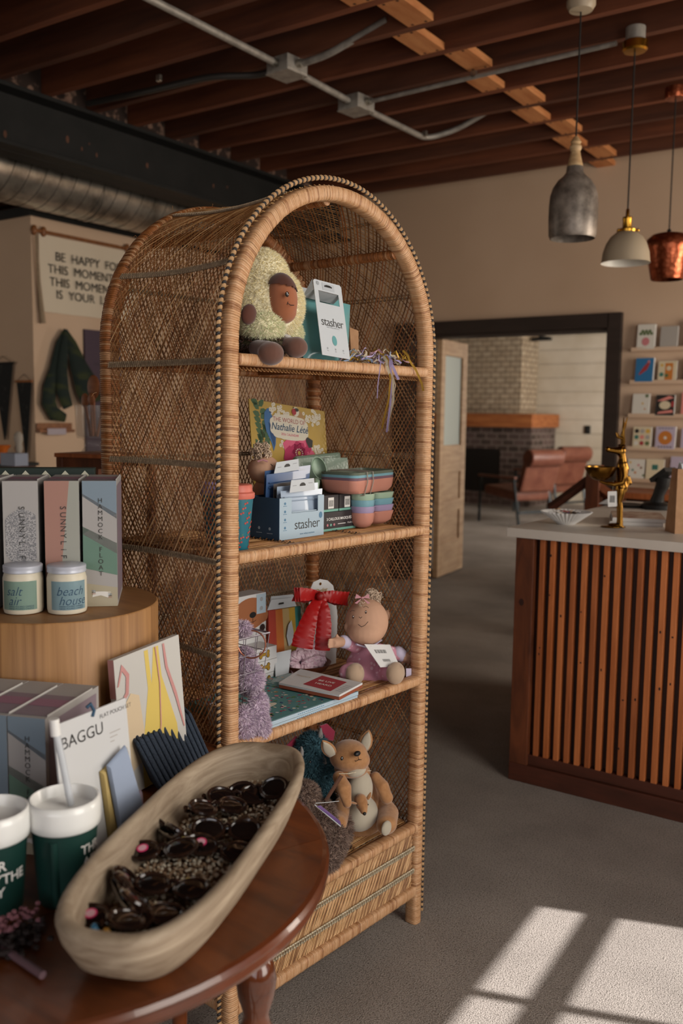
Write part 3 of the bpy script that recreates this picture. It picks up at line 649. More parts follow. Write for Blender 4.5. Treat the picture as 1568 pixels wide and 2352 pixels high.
for k in range(22):
    a, r = rnd.uniform(0, 6.28), rnd.uniform(0, .062); b = MB(RT((0, 0, 0), (rnd.uniform(-.35, .35), rnd.uniform(-.35, .35), a)))
    b.box((0, 0, 0), (rnd.uniform(.018, .034), rnd.uniform(.012, .02), .0035), cols[k % 8]); b.box((0, 0, .002), (.009, .009, .001), cols[(k+3) % 8])
    o = b.build('enamel_pin', bevel=.001); o.location = (dl.x+cos(a)*r, dl.y+sin(a)*r, ZT+.036+r*.16+.004*(k % 3)); tag(o, ('cream', 'black', 'red', 'blue', 'tan', 'cream', 'tan', 'black')[k % 8]+' enamel pin, '+('right', 'rear', 'left', 'front')[int(((a+.785) % 6.283)/1.5708)]+(' outer' if r > .035 else ' inner')+' part of the fluted dish'+(', lying flat' if k % 3 == 0 else ', tipped up' if k % 3 == 1 else ', on top'), 'pin', 'small pins heaped in the fluted dish')
# magazines
p = atZ(1400, 1180, ZT)
for k, (m, lb) in enumerate((('paper', 'lower white magazine of the pair lying behind the gold deer'), (P('mag_cover', '#8a5a45', .4, col2='#c9b7a4', scale=(22, 22, 22)), 'upper magazine with brown photo cover lying behind the gold deer'))):
    b = MB(); b.box((0, 0, .007), (.20, .27, .014), 'paper')
    if k: b.box((0, 0, .0145), (.198, .268, .001), m)
    o = b.build('magazine', bevel=.001); o.location = (-1.115+.004*k, 3.70+.01*k, ZT+.0145*k); o.rotation_euler = (0, 0, .32+.03*k); tag(o, lb, 'magazine')
# gold deer figurine holding a bowl
mat('gold', '#9a7030', .24, metal=1, col2='#6f4d1c', scale=(18, 18, 18), detail=4, bump=.15, lo=.25, hi=.7)
p = atZ(1417, 1212, ZT); deer = thing('deer_figurine', 'gold standing deer figurine with tall antlers holding out a bowl', 'figurine', (p.x, p.y, ZT), radians(32)); DS = Matrix.Scale(.8, 4)
# local -x is the way it faces (screen left); heights: 250 px at ~3.6 m
b = MB(DS); b.ell((-.020, 0, .005), (.062, .036, .007), 'gold', 20, 8)
for sy in (-.014, .014):
    b.tube([(.012, sy, .004), (.010, sy, .05), (.008, sy, .09), (.0, sy, .125), (.006, sy, .165), (.008, sy, .19)], [.013, .011, .0115, .015, .020, .021], 'gold', 12)
    b.ell((-.014, sy, .012), (.030, .012, .010), 'gold', 12, 8)
b.tube([(.010, 0, .175), (.014, 0, .20), (.010, 0, .225), (.012, 0, .25), (.014, 0, .285), (.010, 0, .31)], [.030, .031, .024, .027, .030, .024], 'gold', 16)
b.tube([(.010, 0, .31), (.010, 0, .335), (.004, 0, .355)], [.022, .017, .018], 'gold', 14)
b.tube([(.03, 0, .20), (.048, 0, .215), (.040, 0, .245), (.030, 0, .23)], [.009, .014, .011, .006], 'gold', 10)
b.ell((.0, 0, .366), (.026, .021, .024), 'gold', 16, 10); b.tube([(-.006, 0, .366), (-.034, 0, .368), (-.054, 0, .370)], [.020, .015, .013], 'gold', 12); b.ell((-.060, 0, .373), (.012, .013, .015), 'gold', 12, 8)
b.build('deer_body', deer, smooth=True, remesh=.002)
for sy in (-1, 1):
    b = MB(DS); b.tube([(.010, sy*.014, .376), (.004, sy*.034, .392), (.0, sy*.050, .388)], [.008, .010, .003], 'gold', 8, flat=.6); b.build('ear', deer, smooth=True)
    b = MB(DS); b.tube([(.006, sy*.008, .38), (.010, sy*.012, .41), (.006, sy*.014, .44), (.012+sy*.006, sy*.012, .48), (.016+sy*.010, sy*.006, .525)], [.009, .008, .0075, .0065, .002], 'gold', 8)
    b.tube([(.006, sy*.014, .425), (-.014, sy*.018, .430), (-.022, sy*.018, .452)], [.0065, .006, .002], 'gold', 8); b.build('antler', deer, smooth=True)
    b = MB(DS); b.tube([(.012, sy*.030, .292), (.016, sy*.038, .25), (.008, sy*.038, .218), (-.03, sy*.030, .208), (-.066, sy*.016, .212), (-.09, sy*.010, .220)], [.013, .0125, .0125, .011, .009, .006], 'gold', 10); b.build('arm', deer, smooth=True)
b = MB(DS); b.lathe([(.006, 0), (.036, .008), (.058, .026), (.072, .058), (.074, .068), (.071, .068), (.066, .045), (.05, .02), (.01, .008)], 'gold', 36, (-.090, 0, .222), cap=True); b.build('bowl', deer, smooth=True, ang=70)
DS = Matrix()
tg = thing('price_tag', 'white swing tag with barcode hanging from the gold deer', 'tag', deer.matrix_basis @ Vector((-.030, -.028, .112)), radians(34.6))
b = MB(DS); b.prism(rect(.034, .058, .003), (0, 0, 0), (1, 0, .06), (-.06, 0, 1), (0, .0008, 0), 'paper')
for k in range(9): b.box((-.009+k*.0022, -.0003, 0), (.0011 if k % 3 else .0016, .0004, .026), 'ink')
b.build('card', tg); b = MB(DS); b.tube([(0, 0, .026), (.002, .006, .05), (.004, .012, .066)], .0006, 'twine_pale', 5); b.build('string', tg)
# kraft paper bag
mat('kraft', '#b08763', .75, col2='#a47b58', scale=(30, 30, 30), bump=.1)
p = atZ(1512, 1222, ZT); bag = thing('paper_bag', 'brown kraft paper bag with blue and white tissue, at the right edge', 'bag', (0, 0, ZT), radians(38)); q = atZ(1549, 1226, ZT); bag.location = q-Matrix.Rotation(radians(38), 3, 'Z') @ Vector((-.025, -.045, 0))
b = MB(); w, d, h = .20, .09, .235
V = [(-w/2, -d/2, 0), (w/2, -d/2, 0), (w/2, d/2, 0), (-w/2, d/2, 0), (-w/2+.008, -d/2+.02, h), (w/2-.008, -d/2+.02, h), (w/2-.008, d/2-.02, h), (-w/2+.008, d/2-.02, h), (-w/2+.012, 0, h), (-w/2, 0, 0)]
b.T = Matrix.Translation((.075, 0, 0)); b.add(V, [(0, 1, 5, 4), (1, 2, 6, 5), (2, 3, 7, 6), (3, 9, 8, 7), (9, 0, 4, 8), (0, 9, 3, 2, 1)], 'kraft'); b.add([(x*.985, y*.96, z-.002 if z else .003) for x, y, z in V], [(0, 4, 5, 1), (1, 5, 6, 2), (2, 6, 7, 3), (3, 7, 8, 9), (9, 8, 4, 0)], 'kraft'); b.build('bag_body', bag)
for k, (c, x_) in enumerate(((P('tissue_white', '#cfd3d6', .8), -.03), (P('tissue_blue', '#8fb2cf', .8), .0), ('tissue_white', .03))):
    b = MB(Matrix.Translation((.03, 0, 0))); b.tube([(x_, 0, h-.06), (x_+.008, .004, h), (x_+.002, -.004, h+.022)], [.018, .022, .012], c, 7, flat=.4); o = b.build('tissue', bag, smooth=True)
# card terminal / desk phone on the rear ledge
def ledge_z(): return .93
p = atY(1500, 1125, 6.0)
t = thing('rear_ledge', 'long low wooden ledge against the back wall under the card racks', 'ledge', (-.8, 6.45, 0))
b = MB(Matrix.Translation((.8, -6.45, 0))); b.box((-.62, 6.42, .875), (2.9, .5, .04), 'slat_wood_b'); b.build('ledge_top', t, bevel=.003); b = MB(Matrix.Translation((.8, -6.45, 0))); b.box((-.62, 6.48, .427), (2.7, .36, .855), 'slat_dark'); b.build('ledge_body', t)
p = atY(1515, 1125, 4.35); t = thing('card_reader', 'black card reader on a curved stand on the counter by the paper bag', 'card reader', (p.x, 4.3, ZT), radians(-25))
b = MB(); b.lathe([(.05, 0), (.06, .004), (.062, .02), (.045, .032), (.02, .036)], 'black', 24, (0, 0, 0), sx=1.15); b.build('base', t, smooth=True)
b = MB(); b.tube([(0, 0, .02), (.012, 0, .07), (.03, 0, .11), (.035, 0, .15)], [.035, .026, .03, .034], 'black', 16); b.build('stand', t, smooth=True)
b = MB(RT((.03, 0, .16), (0, -.6, 0))); b.box((0, 0, 0), (.10, .075, .02), 'black'); b.box((-.01, 0, .0105), (.05, .055, .001), 'steel_beam'); b.build('screen_unit', t, bevel=.004)
p = atZ(1450, 1128, ZT); b = MB(); b.lathe([(.02, 0), (.075, .003), (.08, .012), (.076, .013), (.06, .008), (.01, .007)], 'black', 28); o = b.build('coin_dish', smooth=True); o.location = (-1.34, 4.33, ZT); tag(o, 'flat dark round dish on the counter behind the gold deer', 'dish')
b = MB(); b.prism([(-.05, 0), (.05, 0), (.03, .05)], (0, 0, 0), (1, 0, 0), (0, .3, 1), (0, .03, 0), 'paper'); o = b.build('card_stand'); o.location = (-1.45, 4.37, ZT); tag(o, 'small white tent card on the counter by the dark dish', 'card')
# dark wooden braced post beyond the counter
p = atZ(1330, 1150, .98); t = thing('braced_post', 'low dark wooden post with a diagonal brace beyond the counter', 'post', (-1.90, 5.45, 0))
b = MB(); b.box((0, 0, .555), (.085, .08, 1.11), 'frame_dark'); b.build('post', t, bevel=.004)
b = MB(); b.tube([(-.27, -.02, .83), (-.02, 0, 1.03)], .030, 'plinth_dark', 4); b.build('diagonal_brace', t); b = MB(); b.tube([(.02, 0, .98), (.2, 0, .86)], .035, 'frame_dark', 4); b.build('short_brace', t)

# ================================================================ card racks on the back wall
rows = [1.880, 1.650, 1.413, 1.178, .95]
for k, z in enumerate(rows):
    b = MB(); b.box((-.78, YW-.0275, z-.008), (2.62, .055, .012), 'wall_paint'); b.box((-.78, YW-.055, z+.004), (2.62, .006, .02), 'wall_paint'); o = b.build('picture_ledge'); 
    tag(o, ['top', 'second from top', 'middle', 'second from bottom', 'bottom'][k]+' narrow picture ledge of cards on the back wall', 'shelf', 'picture ledges on the back wall')
def book(x, z, w, h, d, m, label, art=None, kind='greeting_card', cat='card'):
    b = MB(); b.box((0, 0, h/2), (w, d, h), 'paper'); b.box((0, -d/2-.0006, h/2), (w*.985, .001, h*.985), m)
    if art: art(b, w, h, -d/2-.0016)
    o = b.build(kind); o.location = (x, YW-.036-.012, z); o.rotation_euler = (radians(-6), 0, radians(random.uniform(-2, 2))); tag(o, label, cat, 'cards and books on the wall ledges'); return o
def D(b, x, z, r, y, m, ry=None): b.disc((x, y, z), r, (1, 0, 0), (0, 0, 1), m, 14, ry)
P('c_white', '#d6d1c6'); P('c_grey', '#a9a29a'); P('c_blue', '#2f6f9f'); P('c_pink', '#c77d80'); P('c_green', '#5b6b43'); P('c_red', '#a03a3a'); P('c_orange', '#c0752f'); P('c_cream', '#d0c1a2'); P('c_dark', '#27231f'); P('c_yellow', '#d0a544'); P('c_rose', '#d8877c'); P('c_teal', '#3d7468'); P('c_brown', '#7a4628'); P('c_lav', '#b7aabb')
def a_cactus(b, w, h, y):
    for k in range(7): D(b, (-.3+.1*k)*w, h*(.62+.1*(k % 2)), w*.09, y, 'c_green')
    D(b, 0, h*.3, w*.22, y-.0004, 'c_pink', h*.17)
def a_diver(b, w, h, y):
    b.poly([(-.3*w, y, .32*h), (-.25*w, y, .28*h), (.15*w, y, .5*h), (.3*w, y, .78*h), (.2*w, y, .84*h), (-.05*w, y, .62*h)], 'c_red'); D(b, .22*w, .84*h, .07*w, y-.0004, 'c_pink')
def a_pots(b, w, h, y):
    b.poly([(-.12*w, y, .05*h), (.3*w, y, .05*h), (.3*w, y, .9*h), (-.12*w, y, .9*h)], 'c_orange'); D(b, .08*w, .65*h, .13*w, y-.0004, 'c_cream'); D(b, -.3*w, .8*h, .08*w, y, 'c_yellow'); D(b, -.3*w, .35*h, .12*w, y, 'c_teal'); D(b, -.02*w, .3*h, .1*w, y-.0006, 'c_green')
def a_sprig(b, w, h, y):
    D(b, .32*w, .9*h, .1*w, y, 'c_green'); D(b, .1*w, .55*h, .06*w, y, 'c_yellow'); D(b, .25*w, .3*h, .05*w, y, 'c_orange')
def a_swirl(b, w, h, y):
    D(b, 0, .5*h, .3*w, y, 'c_cream', .2*h); b.poly([(-.45*w, y, .7*h), (.2*w, y, .95*h), (.45*w, y, .85*h), (-.1*w, y, .7*h)], 'c_rose'); b.poly([(-.4*w, y, .08*h), (.45*w, y, .15*h), (.4*w, y, .28*h), (-.3*w, y, .18*h)], 'c_rose'); D(b, .4*w, .55*h, .08*w, y, 'c_red', .15*h)
def a_dots(b, w, h, y):
    for k, c in enumerate(('c_dark', 'c_grey', 'c_yellow', 'c_teal', 'c_rose', 'c_grey', 'c_white', 'c_red', 'c_green')): D(b, (-.3+.3*(k % 3))*w, h*(.8-.28*(k//3)), w*.12, y, c)
def a_ring(b, w, h, y):
    D(b, 0, .5*h, .36*w, y, 'c_orange'); D(b, 0, .5*h, .08*w, y-.0004, 'c_white')
    for k in range(5): D(b, (-.3+.15*k)*w, .92*h, .05*w, y, 'c_dark', .02*h); D(b, (-.3+.15*k)*w, .1*h, .05*w, y, 'c_dark', .03*h)
def a_speck(b, w, h, y):
    for k, c in enumerate(('c_red', 'c_green', 'c_orange', 'c_teal', 'c_brown', 'c_pink', 'c_yellow')): D(b, (-.35+.33*((k*5) % 3))*w+.02*(k % 2), h*(.12+.12*k), w*.07, y, c)
def a_clover(b, w, h, y):
    for k in range(4): D(b, (.08 if k % 2 else -.08)*w, h*(.6+(.08 if k > 1 else -.02)), w*.1, y, 'c_teal')
book(-1.99, rows[0], .125, .175, .02, 'c_white', 'white card with green cacti in a pink pot, top ledge next to the doorway', a_cactus)
book(-1.832, rows[0], .12, .155, .012, 'c_grey', 'plain grey card on the top ledge beside the cactus card')
book(-1.655, rows[0], .12, .19, .02, 'c_red', 'dark red book cut off by the picture edge, top ledge', lambda b, w, h, y: D(b, -.2*w, .6*h, .2*w, y, 'c_green'), 'paperback_book', 'book')
book(-1.99, rows[1], .128, .17, .025, 'c_blue', 'blue book with a red diving figure, second ledge next to the doorway', a_diver, 'paperback_book', 'book')
book(-1.832, rows[1], .128, .145, .012, 'c_cream', 'cream card with orange door and potted plants, second ledge', a_pots)
book(-1.66, rows[1], .12, .16, .02, 'c_dark', 'dark brown book at the picture edge, second ledge', None, 'paperback_book', 'book')
book(-2.005, rows[2], .122, .155, .012, 'c_white', 'white card with a green sprig in its corner, middle ledge next to the doorway', a_sprig)
book(-1.835, rows[2], .13, .147, .022, 'c_dark', 'black and pink book with a white swirl, middle ledge', a_swirl, 'paperback_book', 'book')
book(-1.66, rows[2], .13, .165, .02, 'c_rose', 'pale pink book at the picture edge, middle ledge', None, 'paperback_book', 'book')
book(-1.985, rows[3], .13, .155, .02, 'c_cream', 'cream book with rows of coloured spots, ledge above the lowest', a_dots, 'paperback_book', 'book')
book(-1.822, rows[3], .138, .16, .022, 'c_lav', 'pale lilac book with a large orange ring, ledge above the lowest', a_ring, 'paperback_book', 'book')
book(-1.655, rows[3], .12, .15, .02, 'c_lav', 'plain lilac book at the picture edge, ledge above the lowest', None, 'paperback_book', 'book')
book(-2.02, rows[4], .12, .15, .012, 'c_white', 'white card with scattered coloured specks, lowest ledge', a_speck)
book(-1.885, rows[4], .125, .155, .012, 'c_cream', 'beige card with a dark green clover, lowest ledge', a_clover)
book(-1.70, rows[4], .16, .18, .014, 'c_lav', 'wide pale card behind the black card reader, lowest ledge')

# ================================================================ armchairs in the next room
mat('leather', '#5a3024', .34, col2='#6d4232', scale=(8, 8, 8), bump=.15); P('chair_metal', '#2d3234', .4, metal=.6)
def armchair(loc, rz, label):
    t = thing('armchair', label, 'armchair', loc, rz, 'leather armchairs by the fireplace')
    # local: faces -x
    b = MB(RT((0, 0, .40), (0, .10, 0))); b.box((-.02, 0, 0), (.62, .60, .13), 'leather'); b.build('seat', t, bevel=.035)
    b = MB(RT((.33, 0, .46), (0, .30, 0))); b.box((0, 0, .19), (.09, .58, .42), 'leather'); b.build('backrest', t, bevel=.03)
    b = MB(RT((.47, 0, .87), (0, .3, 0))); b.tube([(0, -.28, 0), (0, .28, 0)], .10, 'leather', 16, flat=1.15); b.build('head_roll', t, bevel=.02, smooth=True)
    for sy in (-.34, .34):
        b = MB(); b.tube([(-.36, sy, 0), (-.34, sy, .60)], .018, 'chair_metal', 8); b.build('leg', t)
        b = MB(); b.tube([(.42, sy, 0), (.30, sy, .60)], .018, 'chair_metal', 8); b.build('leg', t)
        b = MB(); b.box((-.02, sy, .615), (.72, .06, .03), 'leather'); b.build('armrest', t, bevel=.01)
    b = MB(); b.box((.40, 0, .18), (.025, .66, .03), 'chair_metal'); b.build('stretcher', t)
    return t
q = atZ(1262, 1178, 0); 
armchair((-4.95, 11.25, 0), radians(-24), 'front brown leather armchair of the two, facing the fireplace')
armchair((-5.12, 12.75, 0), radians(-24), 'rear brown leather armchair of the two, half hidden by the front one')

# ================================================================ left room
cv = P('canvas_cloth', '#d2c4ae', .9); pr = P('letter_dark', '#2d2a27', .9)
b = MB(); t = thing('wall_banner', 'cream fabric wall banner with dark lettering hung on the partition', 'banner', (PX+.012, 4.64, 2.28))
def bn(px, py): q = atX(px, py, PX+.012); return Vector((0, q.y-4.64, q.z-2.28))
tl, bl = bn(88, 537), bn(92, 715); tr = tl+Vector((0, .86, .0)); br = bl+Vector((0, .86, .0))
R_ = [[], []]; 
for k in range(13):
    f = k/12; a = tl.lerp(tr, f); c = bl.lerp(br, f); xo = .006*sin(k*1.3)
    R_[0].append((a+Vector((xo+.002, 0, 0)))); R_[1].append((c+Vector((xo+.004, 0, 0))))
b.add(R_[0]+R_[1]+[p-Vector((.003, 0, 0)) for p in R_[0]+R_[1]], [(k, k+1, 14+k, 13+k) for k in range(12)]+[(26+k, 39+k, 40+k, 27+k) for k in range(12)], 'canvas_cloth'); b.build('cloth', t)
b = MB()
for s_, px, py, sz in (('BE  HAPPY  FOR', 124, 590, .086), ('THIS  MOMENT.', 107, 617, .086), ('THIS  MOMENT', 111, 647, .086), ('IS  YOUR  LIFE.', 126, 677, .086)):
    q = bn(px, py); b.text(s_, sz, q+Vector((.0135, 0, 0)), (0, 1, 0), (0, 0, 1), 'letter_dark', 'LEFT', bold=0)
b.build('lettering', t)
b = MB(); q = bn(84, 530); b.tube([q+Vector((.01, -.05, .0)), q+Vector((.01, .95, .0))], .012, 'cane_dark2', 8); b.build('hanging_rod', t)
for y_ in (-.03, .045, .80):
    b = MB(); q2 = q+Vector((.015, y_, -.0)); b.ell(q2, (.02, .022, .035), 'cane_dark2', 10, 8); b.build('knot', t, smooth=True)
b = MB(); b.tube([q+Vector((.02, -.02, -.03)), q+Vector((.02, -.005, -.35)), q+Vector((.02, .02, -.62))], [.008, .012, .02], 'twine_grey', 7); b.build('tassel', t, smooth=True)
# dark green bag slings
mat('leaf_cloth', '#14201b', .9, col2='#2c331a', scale=(5, 5, 14), detail=1, lo=.5, hi=.62)
q = atX(148, 760, PX+.05); t = thing('hanging_sling_bag', 'dark green hammock-like sling bag hanging from a hook on the partition', 'bag', q)
def SL(px, py, dx=.0): v = atX(px, py, PX+.05)-q; return Vector((dx, v.y, v.z))
b = MB(); b.tube([SL(150, 757), SL(138, 790), SL(126, 850), SL(114, 890), SL(112, 925), SL(124, 950), SL(150, 960)], [.015, .035, .045, .055, .06, .055, .03], 'leaf_cloth', 10, flat=.35, up=(1, 0, 0)); b.build('outer_strap', t, smooth=True)
b = MB(); b.tube([SL(150, 757, .01), SL(143, 800, .02), SL(138, 850, .02), SL(140, 900, .02), SL(152, 935, .02)], [.015, .035, .045, .055, .045], 'leaf_cloth', 10, flat=.35, up=(1, 0, 0)); b.build('middle_strap', t, smooth=True)
b = MB(); b.tube([SL(150, 757), SL(160, 790, .02), SL(176, 840, .02), SL(195, 890, .03), SL(205, 925, .03)], [.015, .045, .075, .11, .09], 'leaf_cloth', 12, flat=.35, up=(1, 0, 0)); b.build('pouch', t, smooth=True)
P('plum_panel', '#4b3d48', .85); q0, q1 = atX(192, 756, PX+.01), atX(198, 1070, PX+.01)
b = MB(); b.box((0, .17, 0), (.018, .34, q0.z-q1.z+.1), 'plum_panel'); 
for k in range(3): b.box((.0095, .17, .3-.12*k), (.001, .18, .016), P('plum_line', '#3a2e39'))
o = b.build('wall_panel', bevel=.002); o.location = (PX+.012, q0.y, (q0.z+q1.z)/2-.05); tag(o, 'tall plum coloured panel on the partition beside the sling bag', 'panel')
q = atX(92, 990, PX+.03); b = MB(); b.box((0, .13, 0), (.05, .30, .02), 'cane_dark2'); b.box((-.01, .13, .03), (.01, .30, .05), 'cane_dark2'); b.box((.028, .12, -.004), (.004, .16, .045), P('tag_pale', '#a69aa0')); o = b.build('small_wall_rack', bevel=.002); o.location = q; tag(o, 'small dark wall rack holding pale cards on the partition', 'rack')
# pennants on the partition end
mat('pennant_cloth', '#1a1b1a', .9, col2='#3b3a36', scale=(26, 26, 26), lo=.6, hi=.66)
for px0, px1, py0, py1, lb, dd in ((-20, 27, 835, 1010, 'larger black pennant hanging at the left edge of the picture', 0), (36, 70, 876, 1055, 'smaller black pennant with tan top hanging beside the partition corner', 1)):
    a = atY(px0, py0, PY-.02); c = atY(px1, py0, PY-.02); e = atY((px0+px1)/2+6, py1, PY-.02); w = (c.x-a.x); h = a.z-e.z
    t = thing('pennant', lb, 'pennant', (a.x+w/2, PY-.014, a.z), 0, 'black pennants on the partition end')
    b = MB(); b.prism([(-w/2, 0), (w/2, 0), (w*.06, -h), (-.0, -h)], (0, 0, 0), (1, 0, 0), (0, 0, 1), (0, .004, 0), 'pennant_cloth'); b.build('cloth', t)
    b = MB(); b.tube([(-w/2-.01, 0, 0), (w/2+.01, 0, 0)], .008, 'cane_dark' if dd else 'black', 8); b.build('rod', t); b = MB(); b.tube([(-w/2, 0, 0), (0, .004, .05), (w/2, 0, 0)], .002, 'black', 5); b.build('string', t)
# sideboard with a few ornaments
q = atY(60, 1072, 3.6); t = thing('sideboard', 'dark sideboard below the pennants at the left edge', 'sideboard', (-5.6, 3.72, 0))
b = MB(); b.box((-.35, 0, (q.z-.02)/2), (1.4, .46, q.z-.02), 'plinth_dark'); b.build('cabinet_body', t, bevel=.004); b = MB(); b.box((-.35, -.01, q.z-.01), (1.46, .5, .02), 'steel_beam'); b.build('top', t, bevel=.003)
zs = q.z
def at3(px, py): return atZ(px, py, zs)
P('box_bluegrey', '#8f95a5', .7); P('orange_glass', '#c96a2a', .35); P('pale_ceramic', '#9c9286', .5)
yb_ = 3.62
v = atY(33, 1072, yb_); b = MB(); b.box((0, 0, .04), (.15, .1, .08), 'box_bluegrey'); o = b.build('storage_box', bevel=.003); o.location = (v.x, yb_, zs); tag(o, 'pale blue-grey box on the sideboard at the left edge', 'box')
v = atY(13, 1050, yb_+.08); b = MB(); b.lathe([(.03, 0), (.034, .01), (.022, .05), (.035, .09), (.055, .115), (.05, .12), (.02, .1)], 'orange_glass', 24); o = b.build('orange_vase', smooth=True); o.location = (v.x-.03, yb_-.0, zs+.0805); tag(o, 'small orange waisted vase on the blue-grey box', 'vase')
o.location = (v.x-.06, yb_+.1, zs)
v = atY(33, 1040, yb_+.15); b = MB(); b.lathe([(.02, 0), (.024, .01), (.014, .05), (.028, .10), (.022, .13), (.03, .16), (.028, .19), (.012, .21)], 'pale_ceramic', 24); o = b.build('ceramic_figure', smooth=True); o.location = (v.x+.02, yb_+.17, zs); tag(o, 'pale rounded ceramic figure beside the orange vase', 'ornament')
# stool with the glass of wooden spoons, behind the cabinet
v = atZ(200, 1035, 1.12); SX, SY = -2.72, 2.40
sq = atZ(150, 1040, 1.235); sx0 = sq
t = thing('wooden_stand', 'small brown wooden stand behind the rattan cabinet', 'stand', (sq.x-.13*0+.10, sq.y+.12, 0), radians(12))
SH = 1.235
b = MB(); b.box((0, 0, SH-.008), (.30, .26, .016), 'slat_wood_b'); b.build('stand_top', t, bevel=.002)
for sx in (-.13, .13):
    for sy in (-.11, .11): b = MB(); b.box((sx, sy, (SH-.016)/2), (.03, .03, SH-.016), 'frame_dark'); b.build('leg', t, bevel=.002)
for sy in (-.11, .11): b = MB(); b.box((0, sy, SH-.036), (.23, .02, .04), 'frame_dark'); b.build('apron', t)
tl_ = t.location; mat('glass_thin', '#8a8580', .04, alpha=.16, spec=.6, coat=.3)
gx, gy = tl_.x-.055, tl_.y-.02
t = thing('glass_vase', 'clear footed glass vase on the wooden stand', 'vase', (gx, gy, SH))
b = MB(); b.lathe([(.004, 0), (.05, .002), (.046, .006), (.036, .02), (.034, .045), (.04, .052), (.062, .056), (.066, .07), (.070, .185), (.067, .185), (.063, .07), (.055, .062), (.004, .06)], 'glass_thin', 40, cap=False); b.build('vase_body', t, smooth=True, ang=60)
mat('spoon_wood', '#7a4526', .55, col2='#945a34', scale=(12, 12, 40))
for k, (dx, dy, lx, ly, h_, r_) in enumerate(((-.03, .0, -.045, 0, .22, .022), (.0, .02, -.005, .01, .26, .038), (.02, -.02, .005, -.01, .225, .02), (.035, .02, .06, .01, .25, .03))):
    b = MB(); p0 = Vector((dx*.4, dy*.4, .064)); p1 = Vector((lx, ly, h_-.03)); b.tube([p0, p0.lerp(p1, .5), p1], [.006, .005, .006], 'spoon_wood', 8); b.ell(p1+Vector((0, 0, r_*.7)), (r_, .007, r_*1.25), 'spoon_wood', 14, 10); o = b.build('wooden_spoon', smooth=True); o.location = (gx, gy, SH)
    tag(o, ['leftmost small round wooden spoon in the glass vase', 'largest round-headed wooden spoon in the glass vase', 'narrow wooden spoon in front of the large one in the glass vase', 'rightmost wooden spoon leaning against the cabinet side of the glass vase'][k], 'spoon', 'wooden spoons in the glass vase')
# ================================================================ round wooden table with turned legs
TZ = .70; TR = .4546; TC1 = Vector((-1.181, .888, 0)); TE = Vector((-.92, .39, 0)).normalized(); TC2 = TC1+TE*.18; TCC = (TC1+TC2)/2; TN = Vector((TE.y, -TE.x, 0))
tab = thing('dark_table', 'dark polished round wooden table with turned legs in the foreground', 'table', (TCC.x, TCC.y, 0))
TB = Matrix.Translation(-TCC)
def stad(r, n=40):
    p = []
    for k in range(n+1): a = -pi/2+pi*k/n; p.append(TC1-TE*(cos(a)*r)+TN*(-sin(a)*r))
    for k in range(n+1): a = pi/2+pi*k/n; p.append(TC2-TE*(cos(a)*r)+TN*(-sin(a)*r))
    return p
def clip(pts, o, n_):
    out = []
    for a, b_ in zip(pts, pts[1:]+pts[:1]):
        da, db = (a-o).dot(n_), (b_-o).dot(n_)
        if da >= 0: out.append(a)
        if da*db < 0: out.append(a.lerp(b_, da/(da-db)))
    return out
prof = ((TR-.012, -.034), (TR-.004, -.030), (TR+.000, -.022), (TR-.002, -.014), (TR+.001, -.008), (TR-.003, -.002), (TR-.010, 0), (TR-.020, 0))
seam = TC1-TE*.19
for nm, o_, n_, m in (('drop_leaf', seam-TE*.0006, -TE, 'table_wood_b'), ('tabletop', seam+TE*.0006, TE, 'table_wood')):
    rings = [[p+Vector((0, 0, TZ+z)) for p in clip(stad(r), o_, n_)] for r, z in prof]; L = min(len(r) for r in rings)
    rings = [r[:L] for r in rings]
    b = MB(TB); b.loft(rings[:-1], 'table_rim', cap=False); b.poly(rings[-1], m); b.poly(list(reversed(rings[0])), 'table_rim'); b.loft(rings[-2:], m, cap=False); b.build(nm, tab, smooth=True, ang=35)
b = MB(TB)
for d in (0,): b.lathe([(.30, TZ-.09), (.30, TZ-.034)], 'table_rim', 40, TCC, cap=False)
b.build('apron', tab, smooth=True)
legp = [(.014, 0), (.02, .02), (.016, .06), (.018, .12), (.023, .25), (.026, .38), (.023, .44), (.017, .455), (.021, .465), (.026, .475), (.021, .485), (.019, .50), (.028, .53), (.031, .555), (.026, .58), (.018, .592), (.024, .60), (.024, .61), (.026, .62), (.027, .668)]
for k in range(4):
    v = Matrix.Rotation(pi/2*k, 3, 'Z') @ Vector((.428, .079, 0)); b = MB(); b.lathe(legp, 'table_leg', 28, v); b.build('leg', tab, smooth=True, ang=60)
TOP = TZ
# ---- drum
DC = Vector((-1.494, 1.166, 0)); DR = .2; DZ = 1.02
t = thing('wooden_drum', 'round drum-shaped wooden riser standing on the dark table', 'riser', (DC.x, DC.y, TOP))
b = MB(); h = DZ-TOP; b.loft([[(cos(2*pi*k/72)*r, sin(2*pi*k/72)*r, z) for k in range(72)] for r, z in ((DR-.003, .0), (DR, .003), (DR, h-.003), (DR-.003, h-.0002))], 'drum_wood', cap=False); b.build('drum_side', t, smooth=True, ang=50)
b = MB(); b.poly([(cos(2*pi*k/72)*(DR-.003), sin(2*pi*k/72)*(DR-.003), h) for k in range(72)], 'drum_top'); b.build('drum_top', t)
